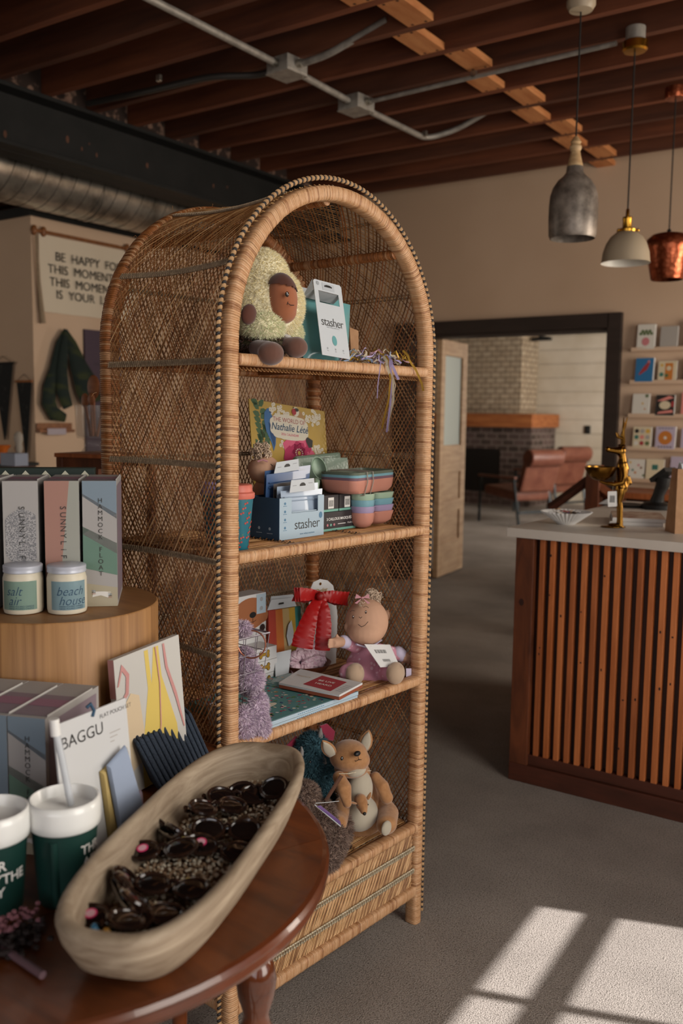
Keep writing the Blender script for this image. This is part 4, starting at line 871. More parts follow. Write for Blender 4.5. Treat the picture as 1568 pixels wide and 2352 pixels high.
# ---- boxed floats
P('bx_white', '#9d9996', .6); P('bx_lilac', '#7f7079', .6); P('bx_blue', '#74838f', .6); P('bx_green', '#5f7b6c', .6); P('bx_sand', '#a39a84', .6); P('bx_coral', '#9a7265', .6); P('bx_pale', '#94948b', .6); P('bx_edge', '#b5b2ae', .6)
mat('bx_glitter', '#a5a2a1', .6, col2='#6a6a6d', scale=(420, 420, 420), detail=2, lo=.42, hi=.56); P('bx_pinkband', '#8d6577', .6)
BW, BD, BH = .064, .18, .245
def fbox(F, ax, style, label, rot=0, BH=.245):
    """F = front right bottom corner, ax = unit along the front to the right"""
    ax = Vector(ax).normalized(); t = thing('float_box', label, 'box', Vector(F)-ax*BW, math.atan2(ax.y, ax.x)+rot, 'boxed floats')
    b = MB(); b.box((BW/2, BD/2, BH/2), (BW, BD, BH), 'bx_white'); y = -.0006
    def q(pts, m, k=0): b.poly([(x*BW, y-.0004*k, z*BH) for x, z in pts], m)
    if style == 'hammock':
        q([(0, .58), (1, .42), (1, .74), (0, .90)][::1], 'bx_white'); q([(0, .88), (1, .70), (1, 1), (0, 1)], 'bx_blue'); q([(0, .64), (1, .505), (1, .25), (0, .31)][::-1], 'bx_green'); q([(0, 0), (1, 0), (1, .15), (0, .19)], 'bx_sand')
        for i, ch in enumerate('HAMMOCK FLOAT'):
            if ch != ' ': b.text(ch, .0125, (BW*.52, y-.001, BH*(.845-.0485*i)), (1, 0, 0), (0, 0, 1), 'ink')
        q([(.25, .075), (.5, .09), (.72, .07), (.8, .115), (.6, .12), (.35, .12), (.3, .135)], 'paper', 1)
        for x_, z_ in ((.3, .12), (.78, .09)):
            for k in range(4): q([(x_-.06, z_+.012*k-.02), (x_+.05, z_+.012*k-.02), (x_+.05, z_+.012*k-.014), (x_-.06, z_+.012*k-.014)], ('bx_coral', 'ink', 'bx_blue', 'bx_sand')[k], 2)
    elif style == 'coral':
        q([(0, 0), (.35, 0), (.72, 1), (0, 1)], 'bx_coral'); q([(.35, 0), (1, 0), (1, 1), (.72, 1)], 'bx_pale')
    elif style == 'glitter':
        b.poly([(BW*(.55)+cos(2*pi*k/28)*BW*.62*(1 if cos(2*pi*k/28) < 0 or True else 1), y, BH*.56+sin(2*pi*k/28)*BH*.22) for k in range(28) if BW*.55+cos(2*pi*k/28)*BW*.62 <= BW and BW*.55+cos(2*pi*k/28)*BW*.62 >= 0], 'bx_glitter')
        q([(0, 0), (1, 0), (1, .22), (.5, .27), (0, .2)], 'bx_glitter')
    elif style == 'blue': q([(0, 0), (1, 0), (1, .35), (0, .5)], 'bx_lilac'); q([(0, .5), (1, .35), (1, 1), (0, 1)], 'bx_blue')
    if style in ('coral', 'glitter'):
        for i, ch in enumerate('SUNNYLiFE'): b.text(ch, .0155, (BW*.53, y-.0012, BH*(.79-.055*i)), (0, 0, -1), (1, 0, 0), 'ink')
    # top flap: lilac patch and open seam
    b.poly([(.002, .01, BH+.0006), (BW-.002, .01, BH+.0006), (BW-.002, BD*.62, BH+.0006), (.002, BD*.62, BH+.0006)], 'bx_lilac')
    b.poly([(.002, BD*.3, BH+.0010), (BW-.002, BD*.3, BH+.0010), (BW-.002, BD*.5, BH+.0010), (.002, BD*.5, BH+.0010)], 'bx_pinkband')
    b.box((BW*.5, .001, BH-.0022), (BW, .001, .0012), 'bx_edge')
    b.poly([(BW+.0006, .01, .01), (BW+.0006, BD-.01, .01), (BW+.0006, BD-.01, BH-.01), (BW+.0006, .01, BH-.01)], 'bx_lilac' if style == 'hammock' else 'bx_white')
    b.build('carton', t, bevel=.0008)
    b = MB(RT((BW-.001, .004, BH), (0, 0, 0))); b.box((0, BD/2-.01, .001), (.0008, BD-.03, .004), 'bx_edge'); b.build('top_flap', t)
    return t
a1 = Vector((.705, .709, 0)); F1 = Vector((-1.363, 1.21, DZ+.0005))
for k, (st, lb, g) in enumerate((('hammock', 'upright hammock float box with diagonal blue and green bands, rightmost on the wooden drum', 0), ('coral', 'upright float box with coral and pale diagonal front, on the wooden drum', .006), ('glitter', 'upright white float box with silver glitter sun, on the wooden drum', .018), ('glitter', 'upright glittery float box at the left edge, on the wooden drum', .030))):
    fbox(F1-a1*(BW*k+g)+Vector((0, 0, 0)), a1, st, lb, 0 if k < 3 else -.06)
a2 = Vector((.92, .39, 0)); F2 = Vector((-1.160, .880, TOP+.0005))
for k, (st, lb) in enumerate((('hammock', 'hammock float box nearest the white pouch card, on the dark table'), ('blue', 'pale blue float box second in the row on the dark table'), ('blue', 'pale blue float box third in the row on the dark table'), ('glitter', 'float box at the left edge of the row on the dark table'))): fbox(F2-a2*(BW+.002)*k, a2, st, lb, 0, .223)
# chevron box behind the drum row
mat('chev_dark', '#1d2a24', .6); P('chev_green', '#2e5a47', .6); P('chev_cream', '#c3c1ac', .6)
dp = Vector((-.709, .705, 0)); o0 = F1+dp*(BD+.008)-a1*.335
t = thing('chevron_box', 'flat dark box with green and cream chevron pattern behind the float boxes', 'box', o0, math.atan2(a1.y, a1.x))
b = MB(); b.box((.14, .022, .129), (.28, .04, .258), 'chev_dark')
for k in range(7):
    x = .02+.04*k
    for z0, m, w in ((.235, 'chev_cream', .008), (.222, 'chev_green', .008), (.205, 'chev_cream', .008), (.19, 'chev_green', .008)):
        b.poly([(x-.02, .0015, z0-.012), (x, .0015, z0+.01), (x+.02, .0015, z0-.012), (x+.02, .0015, z0-.012+w), (x, .0015, z0+.01+w), (x-.02, .0015, z0-.012+w)], m)
b.build('carton', t, bevel=.001)
# candles
def bend_text(mb, s, size, r, z, ang0, m, shear=0, align='LEFT', bold=0, space=1, zs=1.):
    n0 = len(mb.v); T = mb.T; mb.T = Matrix(); mb.text(s, size, (0, 0, 0), (1, 0, 0), (0, 1, 0), m, align, shear=shear, bold=bold, space=space); mb.T = T
    for i in range(n0, len(mb.v)):
        x, y_, _ = mb.v[i]; a = ang0+x/r; mb.v[i] = tuple(T @ Vector((cos(a)*r, sin(a)*r, z+y_*zs)))
P('wax', '#c9c0ac', .4); P('label_aqua', '#9fbcc4', .6); P('label_green', '#a0bcac', .6); mat('lid_white', '#b9bcc6', .35, metal=.2)
for (px, py, lb, lm, lines, sh) in ((155, 1414, 'candle jar with pale blue beach house label and white lid', 'label_aqua', ('beach', 'house'), 0), (55, 1414, 'candle jar with pale green salt air label and white lid, left of the blue one', 'label_green', ('salt', 'air'), -.35)):
    p = atZ(px, py, DZ); v = Vector((-p.x, -p.y, 0)).normalized(); c = p-v*.036; fa = math.atan2(v.y, v.x)
    t = thing('candle_jar', lb, 'candle', (c.x, c.y, DZ), 0, 'candle jars on the drum')
    b = MB(); R_ = .0365; b.lathe([(.030, 0), (.035, .002), (R_, .008), (R_, .066), (.0345, .074), (.032, .078)], 'wax', 48); b.build('glass_jar', t, smooth=True, ang=50)
    b = MB(); b.lathe([(.0335, .077), (.0355, .078), (.0358, .081), (.0352, .083), (.0358, .085), (.0358, .090), (.034, .0915), (.001, .0918)], 'lid_white', 48); b.build('lid', t, smooth=True, ang=40)
    b = MB(); a0, a1_ = fa-.85+sh, fa+1.05+sh; N = 24
    b.loft([[(cos(a0+(a1_-a0)*k/N)*(R_+.0003), sin(a0+(a1_-a0)*k/N)*(R_+.0003), z) for z in (.010, .064)] for k in range(N+1)], lm, cap=False)
    for i, s_ in enumerate(lines): bend_text(b, s_, .022, R_+.0008, .045-.018*i, fa-.55+sh+.12*i, 'ink_blue', shear=.35, bold=-.008, zs=1.1)
    for i in range(2): bend_text(b, 'HAND POURED CANDLE', .0042, R_+.0008, .017-.004*i, fa-.4+sh, 'ink_blue')
    b.build('label', t)
# ---- canvas leaning on the drum
T0 = CAMP+ray(262, 1517)*1.665; T1 = CAMP+ray(412, 1457)*1.80; B0 = Vector((T0.x+.035, T0.y-.01, TOP)); B1 = Vector((T1.x+.035, T1.y-.01, TOP))
ex = (T1-T0); wd = ex.length; ex.normalize(); ez = (T0-B0); hh = (T0-B0).length; ez.normalize(); ny = ex.cross(ez).normalized()
t = thing('canvas_painting', 'abstract canvas with yellow and pink shapes leaning on the wooden drum', 'painting', B0)
TMx = Matrix(((ex.x, -ny.x, ez.x, 0), (ex.y, -ny.y, ez.y, 0), (ex.z, -ny.z, ez.z, 0), (0, 0, 0, 1)))
P('cv_base', '#b9b6b0', .8); P('cv_yellow', '#cbb25c', .8); P('cv_pink', '#b98480', .8); P('cv_cream', '#c8b394', .8); P('cv_grey', '#a39c98', .8)
b = MB(TMx); b.box((wd/2, .010, hh/2), (wd, .016, hh), 'cv_base'); s1 = 1 if (TMx.to_3x3() @ Vector((0, -1, 0))).x > 0 else -1
yy = .010-s1*.0084
def cvp(pts, m, k=0): b.poly([(x*wd, yy-s1*.0005*k, z*hh) for x, z in pts], m)
cvp([(.30, 0), (.30, .25), (.38, .45), (.46, .7), (.44, .98), (.5, .98), (.52, .72), (.58, .98), (.66, .98), (.68, .75), (.86, .35), (.9, .0)], 'cv_yellow')
cvp([(.02, .35), (.06, .62), (.2, .72), (.32, .68), (.36, .4), (.3, .2), (.1, .15)], 'cv_cream', 1)
cvp([(.02, .8), (.1, .95), (.2, .86), (.17, .72), (.03, .64), (.03, .67), (.13, .74), (.15, .85), (.1, .9), (.04, .8)], 'cv_pink', 2)
cvp([(.72, .98), (.74, .8), (.86, .55), (.96, .3), (.98, .3), (.89, .58), (.78, .8), (.75, .98)], 'cv_pink', 2); cvp([(.6, .98), (.63, .7), (.6, .4), (.54, .2), (.55, .2), (.615, .4), (.645, .7), (.615, .98)], 'cv_pink', 3)
b.poly([(-.0006, .002, hh*.72), (-.0006, .018, hh*.72), (-.0006, .018, hh), (-.0006, .002, hh)], 'cv_pink'); b.poly([(-.0006, .002, 0), (-.0006, .018, 0), (-.0006, .018, hh*.5), (-.0006, .002, hh*.5)], 'cv_grey')
b.build('stretched_canvas', t, bevel=.001)
# ---- navy folded napkins
mat('navy_cloth', '#28303c', .95, col2='#343e4c', scale=(300, 300, 300), bump=.4)
q0, q1 = atZ(318, 1702, .80), atZ(432, 1640, .80); r0, r1 = atZ(284, 1664, .812), atZ(396, 1604, .812); s0, s1_ = atZ(384, 1826, TOP+.004), atZ(482, 1752, TOP+.004)
NN = 12
for k in range(NN):
    f = k/(NN-1); B_ = q0.lerp(q1, f); A_ = r0.lerp(r1, f); C_ = s0.lerp(s1_, f); n_ = (B_-A_).cross(C_-B_).normalized()
    if n_.y < 0: n_ = -n_
    A_ = A_+Vector((random.uniform(-.002, .002), 0, random.uniform(-.003, .003)))
    D_ = A_+(C_-B_); D_.z = max(D_.z, TOP+.004); th_ = .0042
    ob = MB(Matrix.Translation(-C_)); mid = []
    outer = [A_, B_, C_, D_]
    for o_ in (-1, 1):
        off = n_*(o_*.0036); m = 'navy_cloth'; pts = [p+off for p in outer]; ctr = sum(pts, Vector())/4
        rings = []
        for sgn, sc in ((-1, .955), (-.8, .99), (0, 1), (.8, .99), (1, .955)): rings.append([ctr+(p-ctr)*sc+n_*(sgn*.0032) for p in pts])
        ob.loft(rings, m)
    o = ob.build('folded_napkin', smooth=True, ang=70, bevel=.0012); o.location = C_; o['label'] = 'x'
    nth = ('second', 'third', 'fourth', 'fifth', 'sixth', 'seventh', 'eighth', 'ninth', 'tenth', 'eleventh')[max(0, min(9, k-1))]
    tag(o, ('navy folded napkin at the near end of the leaning row' if k == 0 else 'navy folded napkin at the far end of the row, against the canvas' if k == NN-1 else nth+' navy folded napkin from the near end of the leaning row'), 'napkin', 'navy folded napkins leaning in a row')
# ---- pouch card
P('card_white', '#c4c4c4', .6); P('pouch_blue', '#8f9bb0', .8); P('pouch_gold', '#b39b62', .6); P('pouch_lilac', '#95838f', .8)
c0 = atZ(120, 1660, .94); c1 = atZ(285, 1602, .935); up = Vector((-.014, -.010, .235)); c0 -= up; c1 -= up; c0.z = TOP; c1.z = TOP; ex = (c1-c0); wd = ex.length; ex.normalize(); hh = up.length; ez = up.normalized(); fn = ex.cross(ez).normalized(); 
if fn.x < 0: fn = -fn
t = thing('pouch_card', 'white hanging card with fabric pouches standing beside the green tumblers', 'packaged pouch', c0)
def pc(x, z, o=0): return ex*(x*wd)+ez*(z*hh)+fn*o
b = MB(); 
pts = [(0, 0), (1, 0), (1, 1), (0, 1)]; b.add([pc(x, z, 0) for x, z in pts]+[pc(x, z, .003) for x, z in pts], [(0, 1, 2, 3), (7, 6, 5, 4), (0, 4, 5, 1), (1, 5, 6, 2), (2, 6, 7, 3), (3, 7, 4, 0)], 'card_white')
b.text('BAGGU', .027, pc(.06, .86, .0036), ex, ez, 'black', 'LEFT', bold=-.004); b.text('FLAT POUCH SET', .0095, pc(.60, .94, .0036), ex, ez, 'ink', 'LEFT', bold=-.005)
for k in range(3): b.add([pc(.72, .80-.03*k, .0034), pc(.88-.05*k, .80-.03*k, .0034), pc(.88-.05*k, .806-.03*k, .0034), pc(.72, .806-.03*k, .0034)], [(0, 1, 2, 3)], 'cv_grey')
b.build('card', t)
def pouch(nm, m, pts, o, lab=None):
    b = MB(); n_ = len(pts); c_ = (sum(p[0] for p in pts)/n_, sum(p[1] for p in pts)/n_)
    r = [[pc(x, z, o) for x, z in pts], [pc(x, z, o+.002) for x, z in pts], [pc(c_[0]+(x-c_[0])*.92, c_[1]+(z-c_[1])*.92, o+.007) for x, z in pts]]; b.loft(r, m); return b.build(nm, t, smooth=True, ang=50)
pouch('gold_pouch', 'pouch_gold', [(.56, .05), (.99, .02), (.93, .66), (.52, .58)], .0045); pouch('lilac_pouch', 'pouch_lilac', [(.62, .0), (1.02, .0), (1.02, .34), (.72, .18)], .013)
pouch('blue_pouch', 'pouch_blue', [(.66, .05), (1.04, .14), (.84, .70), (.56, .62)], .014)
b = MB(); b.tube([pc(.55, .10, .024), pc(.60, .12, .026), pc(.64, .10, .026), pc(.66, .06, .026)], .004, 'brass', 6); b.tube([pc(.5, .06, .024), pc(.54, .10, .024)], .006, 'brass', 6); b.build('zip_pull', t, smooth=True)
b = MB(); b.tube([pc(.46, 1.03, .0), pc(.5, 1.05, .002), pc(.53, 1.0, .004), pc(.5, .965, .004)], .003, 'ink_blue', 6); b.build('hanging_cord', t, smooth=True)
# ---- tumblers
mat('tumbler_green', '#15352f', .42, coat=.15); 
for (cx_, cy_, lb, straw, txt, ta) in ((-1.038, .817, 'dark green tumbler with white lid and clear straw', 1, ('THR', 'AEX', 'YC'), .50), (-1.086, .733, 'dark green tumbler with white lid, cut off at the left edge', 0, ('ER', 'YTHE', 'Y'), -.1)):
    v = Vector((-cx_, -cy_, 0)).normalized(); fa = math.atan2(v.y, v.x)
    t = thing('tumbler', lb, 'tumbler', (cx_, cy_, TOP), 0, 'green tumblers')
    b = MB(); b.lathe([(.034, 0), (.037, .002), (.0385, .01), (.0465, .118)], 'tumbler_green', 56); b.build('cup', t, smooth=True, ang=50)
    b = MB(); b.lathe([(.0475, .112), (.0505, .115), (.0515, .125), (.0515, .142), (.0500, .150), (.0465, .152), (.0450, .150), (.0435, .137), (.040, .133), (.001, .132)], 'glossy_white', 56); b.build('lid', t, smooth=True, ang=50)
    b = MB()
    for i, s_ in enumerate(txt): r_ = .0385+(.008)*((.085-.017*i-.01)/.108)+.0008; bend_text(b, s_, .019, r_, .085-.019*i, fa+ta+.08*i, 'paper', bold=.02)
    b.build('lettering', t)
    b = MB(); r_ = .0468; 
    for z in range(1): b.tube([(cos(fa-.35)*(.0385+.008*zz/.108)+0, sin(fa-.35)*(.0385+.008*zz/.108), zz+.01) for zz in (.0, .02, .05, .08, .095)], .006, 'tumbler_green', 10)
    b.build('grip_ridge', t, smooth=True)
    if straw:
        P('straw_clear', '#c9ccd0', .3, alpha=.75)
        b = MB(); lft = Vector((-.823, -.568, 0)); b.tube([Vector((0, .012, .135)), Vector((0, .012, .135))+lft*.012+Vector((0, .0, .07)), Vector((0, .012, .0))+lft*.020+Vector((0, 0, .245))], .0052, 'straw_clear', 14); b.build('straw', t, smooth=True)
        b = MB(); e = Vector((0, .012, .0))+lft*.020; b.tube([e+Vector((0, 0, .238)), e+lft*.002+Vector((0, 0, .262))], .0072, 'white', 14); b.build('straw_cap', t, smooth=True)
# ---- dough bowl
BA, BB = Vector((-.831, .766, 0)), Vector((-.992, 1.168, 0)); BCn = (BA+BB)/2; be = (BB-BA).normalized(); bn_ = Vector((be.y, -be.x, 0)); BL = (BB-BA).length/2
bowl = thing('dough_bowl', 'long pale wooden dough bowl full of dark sunglasses on the dark table', 'bowl', (BCn.x, BCn.y, TOP))
def oval(r, hl, z, n=64):
    out = []
    for k in range(n):
        a = 2*pi*k/n; c, s_ = cos(a), sin(a); L = hl+r; e_ = 3.1
        # long rounded oval
        x = abs(c)**(2/e_)*L*(1 if c > 0 else -1); y = abs(s_)**(2/e_)*r*(1 if s_ > 0 else -1)
        out.append(be*x+bn_*y+Vector((0, 0, z)))
    return out
b = MB(); b.loft([oval(.060, BL*.80, 0), oval(.072, BL*.86, .006), oval(.092, BL*.96, .035), oval(.105, BL*1.0, .070), oval(.108, BL*1.02, .092), oval(.106, BL*1.02, .098), oval(.100, BL*1.01, .100), oval(.093, BL*1.0, .098), oval(.089, BL*.99, .090), oval(.080, BL*.94, .055), oval(.064, BL*.86, .030), oval(.03, BL*.6, .024)], 'bowl_wood'); b.build('bowl_body', bowl, smooth=True, ang=80)
mat('pebble', '#8b7259', .8); mat('pebble_b', '#bdb3a0', .8); mat('pebble_c', '#5c3f2a', .8)
b = MB(); rnd = random.Random(31)
b.loft([oval(.068, BL*.9, .034), oval(.0700, BL*.92, .044)], 'pebble_c')
for _ in range(2200):
    u_, w_ = rnd.uniform(-1, 1), rnd.uniform(-1, 1)
    if abs(u_)**2.4+abs(w_)**2.4 > 1: continue
    p = be*(u_*(BL*.92+.07))+bn_*(w_*.070)+Vector((0, 0, .046+rnd.uniform(-.001, .004))); b.ell(p, (rnd.uniform(.002, .0035),)*2+(rnd.uniform(.0015, .0025),), rnd.choice(['pebble', 'pebble_b', 'pebble_b', 'pebble']), 5, 4)
o = b.build('bead_filling', smooth=True); o.location = bowl.location; tag(o, 'pale and brown bead filling under the sunglasses in the dough bowl', 'filling'); stuff(o)
mat('tortoise', '#1d1412', .14, col2='#2f1d14', scale=(40, 40, 40), coat=.5); mat('lens_dark', '#120e0d', .06, coat=1); P('sticker_pink', '#d0356a', .6); P('sticker_white', '#d9a9b6', .6)
def sunglasses(px, py, rz, tilt, label, sticker=0, z=.758):
    p = atZ(px, py, z); t = thing('sunglasses', label, 'sunglasses', p, rz, 'dark sunglasses in the dough bowl')
    RM = Euler(tilt).to_matrix().to_4x4()
    for sx in (-1, 1):
        b = MB(RM @ Matrix.Translation((sx*.028, 0, 0))); b.tube([(cos(2*pi*k/20)*.023, sin(2*pi*k/20)*.018, .002*cos(2*pi*k/20)*sx) for k in range(20)], .0036, 'tortoise', 7, closed=True); b.build('rim', t, smooth=True)
        b = MB(RM @ Matrix.Translation((sx*.028, 0, 0))); b.ell((0, 0, 0), (.0225, .0175, .003), 'lens_dark', 20, 8); b.build('lens', t, smooth=True)
        b = MB(RM); b.tube([(sx*.056, .006, -.002), (sx*.052, .008, -.010), (sx*.02, .010, -.014), (-sx*.035, .008-.006*sx, -.013), (-sx*.05, -.004, -.010)], [.004, .004, .003, .003, .0042], 'tortoise', 7); b.build('temple_arm', t, smooth=True)
    b = MB(RM); b.tube([(-.007, .006, 0), (0, .009, .002), (.007, .006, 0)], .003, 'tortoise', 7); b.build('bridge', t, smooth=True)
    if sticker:
        b = MB(RM @ Matrix.Translation((-.028, 0, .0045))); b.lathe([(.0085, 0), (.0085, .0006)], 'sticker_pink', 24); b.lathe([(.0062, .0007), (.0062, .0008)], 'sticker_white', 20); b.build('round_sticker', t)
    return t
GL = [(545, 1828, .7, (.5, .1, 0), 'sunglasses at the upper end of the bowl, left of the last pair', 0), (592, 1815, .2, (.7, -.2, 0), 'sunglasses in the far tip of the bowl', 0), (500, 1852, 1.0, (.3, .2, 0), 'sunglasses lying below the upper pair in the bowl', 0),
      (392, 1902, 2.4, (.8, .2, 0), 'sunglasses with white glint against the left wall, mid bowl', 0), (372, 1950, .3, (.25, -.1, 0), 'sunglasses with a round pink sticker at the bowl centre', 1), (520, 1905, .3, (.5, 0, 0), 'sunglasses with tilted lens right of the bowl centre', 0), (503, 1948, .1, (.3, .1, 0), 'sunglasses with a pink sticker near the right wall', 1),
      (395, 2035, .1, (.2, 0, 0), 'sunglasses below the lower middle pair', 0), (298, 2038, 2.3, (.6, 0, 0), 'sunglasses against the left wall near the low end', 0), (258, 2108, .2, (.25, 0, 0), 'sunglasses with pink sticker at the near tip of the bowl', 1), (335, 2105, 1.0, (.2, .2, 0), 'sunglasses right of the near tip pair', 0)]
for i, (px, py, rz, tl_, lb, st) in enumerate(GL): sunglasses(px, py, rz+.3, tl_, lb, st, .762+.004*(i % 3))
P('bead_blue', '#3f7da5', .3); P('bead_gold', '#b98a3c', .3)
for px, py, m, lb in ((218, 2131, 'bead_blue', 'round blue bead at the near tip of the dough bowl'), (246, 2139, 'bead_gold', 'yellow bead beside the blue one in the dough bowl')):
    b = MB(); b.ell((0, 0, 0), (.006, .006, .006), m, 14, 10); o = b.build('bead', smooth=True); o.location = atZ(px, py, .765); tag(o, lb, 'bead')
# ---- dried sprigs and a pencil at the lower left corner
P('sprig_pink', '#84565d', .9); P('sprig_dark', '#2b211f', .9); P('pen_mauve', '#6d5358', .5)
for px, py, lb, n_, sd_ in ((12, 2130, 'dried pink flower sprig at the left edge beside the bowl', 34, 1), (66, 2105, 'upper dried pink flower sprig between tumbler and bowl', 20, 2)):
    p = atZ(px, py, TOP+.02); t = thing('dried_sprig', lb, 'dried flowers', (p.x, p.y, TOP), 0, 'dried sprigs on the table'); rnd = random.Random(sd_)
    b = MB()
    for k in range(5): b.tube([(rnd.uniform(-.004, .004), rnd.uniform(-.004, .004), .006), (.02+rnd.uniform(-.01, .01), -.03+rnd.uniform(-.01, .01), .008), (.045+rnd.uniform(-.01, .01), -.055, .004)], .0016, 'sprig_dark', 5)
    for k in range(40): b.ell((rnd.gauss(.015, .014), rnd.gauss(-.02, .014), abs(rnd.gauss(.01, .006))+.002), (.005, .005, .003), 'sprig_dark', 6, 4)
    b.build('stems', t, smooth=True); b = MB()
    for k in range(n_): b.ell((rnd.gauss(0, .010), rnd.gauss(0, .009), .02+abs(rnd.gauss(0, .006))), (.004, .004, .003), 'sprig_pink', 7, 5)
    b.build('blossoms', t, smooth=True)
p0, p1 = atZ(8, 2178, TOP+.006), atZ(98, 2240, TOP+.006); b = MB(); b.tube([Vector(), (p1-p0)], .0052, 'pen_mauve', 12); o = b.build('mauve_pencil', smooth=True); o.location = p0; tag(o, 'thick mauve pencil lying on the dark table at the lower left', 'pencil')
# ================================================================ things on the rattan shelves
CMI = CM.inverted(); _co = CMI @ CAMP; _cr = CMI.to_3x3()
def LT(px, py, t): d = _cr @ ray(px, py); return _co+d*((t-_co.y)/d.y)
def LZ(px, py, z): d = _cr @ ray(px, py); return _co+d*((z-_co.z)/d.z)
def PPM(p): return FPX/((CM @ Vector(p))-CAMP).dot(_f)
SA, SB, SCc, SD = 1.516, 1.1052, .6998, .2878
def item(name, label, cat, base, group=None):
    base = Vector(base); o = thing(name, label, cat, CM @ base, CRZ, group); o_T = Matrix.Translation(-base); return o, o_T
def sp(px, py, t, rx, ry=None, rd=None):
    """centre + radii of a rounded form seen at (px,py) with pixel radii rx, ry"""
    c = LT(px, py, t); k = PPM(c); return c, (rx/k, (rd or rx)/k, (ry or rx)/k)
def blob(b, px, py, t, rx, ry, m, rot=None, rd=None, n=20, k=14):
    c, r = sp(px, py, t, rx, ry, rd); b.ell(c, r, m, n, k, rot); return (tuple(c), r, rot)
def dirv(): # local unit towards camera
    return (_co-Vector((.4, .1, .9))).normalized()
CX = (_cr @ CR).normalized(); CY = (_cr @ CU).normalized(); CV = -(_cr @ _f).normalized()   # screen right / up / to viewer in cabinet axes
def onface(b, pts, c, m, off=.0):  # small flat patch facing the viewer side
    b.poly([c+CX*x+CY*y+CV*off for x, y in pts], m)

# --- shelf A: avocado plush
P('plush_cream', '#e6dec0', .95); P('plush_yellow', '#e8d9a4', .95); P('plush_lime', '#cdd2a8', .95); P('plush_brown', '#6b3d28', .9, sheen=.4); P('plush_face', '#925636', .85, sheen=.3); P('plush_dark', '#4a2417', .9, sheen=.3); P('plush_olive', '#3c3620', .95); P('plush_foot', '#5a392c', .9, sheen=.4)
P('eye_black', '#0c0b0b', .1, coat=1); P('stitch', '#2a1712', .8)
t, T = item('avocado_plush', 'cream furry avocado-shaped plush toy with brown face, top shelf left', 'plush toy', (.19, .10, SA))
b = MB(T); E = [blob(b, 605, 700, .11, 92, 92, 'plush_cream'), blob(b, 600, 640, .11, 62, 66, 'plush_cream'), blob(b, 655, 765, .09, 40, 32, 'plush_lime'), blob(b, 602, 752, .06, 50, 36, 'plush_cream')]
b.build('body', t, remesh=.004)
b = MB(T); XF = [sp(648, 693, .04, 38, 62, 40)+(None,)]; fur(b, [E[0], E[1]], 24000, .0078, ['plush_cream', 'plush_cream', 'plush_yellow'], .0008, .25, 1, XF); fur(b, [E[2], E[3]], 9000, .0078, ['plush_lime', 'plush_cream'], .0008, .25, 2, XF); b.build('fur', t)
b = MB(T); Eo = [blob(b, 598, 792, .08, 62, 30, 'plush_olive')]; fur(b, Eo, 2500, .010, ['plush_olive', 'plush_dark'], .0013, .2, 3); b.build('lower_body', t)
b = MB(T); blob(b, 648, 687, .030, 33, 56, 'plush_face', rot=(0, -.12, 0), rd=38); blob(b, 652, 716, .032, 26, 28, 'plush_face', rd=32); b.build('face', t, remesh=.003)
b = MB(T); c, r = sp(647, 687, .030, 35, 59, 42); b.ell(c, r, 'plush_dark', 40, 40, (0, -.12, 0)); lim = (T @ c).z+r[2]*.34; F_ = [i for i, f in enumerate(b.f) if min(b.v[j][2]+b.v[j][0]*.25 for j in f) > lim+(T @ c).x*.25]; b.f = [b.f[i] for i in F_]; b.fm = [b.fm[i] for i in F_]; b.build('face_cap', t, smooth=True)
b = MB(T); c = LT(659, 676, -.006); b.ell(c, (.0045, .004, .006), 'eye_black', 12, 8); b.ell(c+CV*.004+CY*.002, (.001, .001, .0014), 'white', 8, 6); b.build('eye', t, smooth=True)
b = MB(T); b.tube([LT(660, 696, -.009), LT(667, 701, -.009), LT(676, 701, -.002)], .0009, 'stitch', 5); b.tube([LT(661, 693, -.008), LT(659, 700, -.008)], .0009, 'stitch', 5); b.build('mouth', t)
b = MB(T); blob(b, 571, 722, .03, 21, 25, 'plush_dark', rot=(0, .5, 0), rd=12); b.build('arm', t, smooth=True)
for a_ in (((585, 798, .06), (612, 803, .0), (622, 812, -.012), 19, 29), ((640, 790, .06), (662, 793, .02), (680, 798, .005), 17, 26)):
    b = MB(T); p = [LT(*q) for q in a_[:3]]; k = PPM(p[1]); b.tube(p, [a_[3]/k, a_[3]*1.1/k, a_[4]/k], 'plush_foot', 14); b.ell(p[2], (a_[4]*1.12/k, a_[4]/k, a_[4]*.95/k), 'plush_foot', 16, 12); b.build('leg', t, remesh=.003)
b = MB(T); c = LT(655, 783, .04); onface(b, [(-.012, -.006), (.012, -.012), (.012, .012), (-.008, .018)], c, 'paper'); b.build('care_label', t)
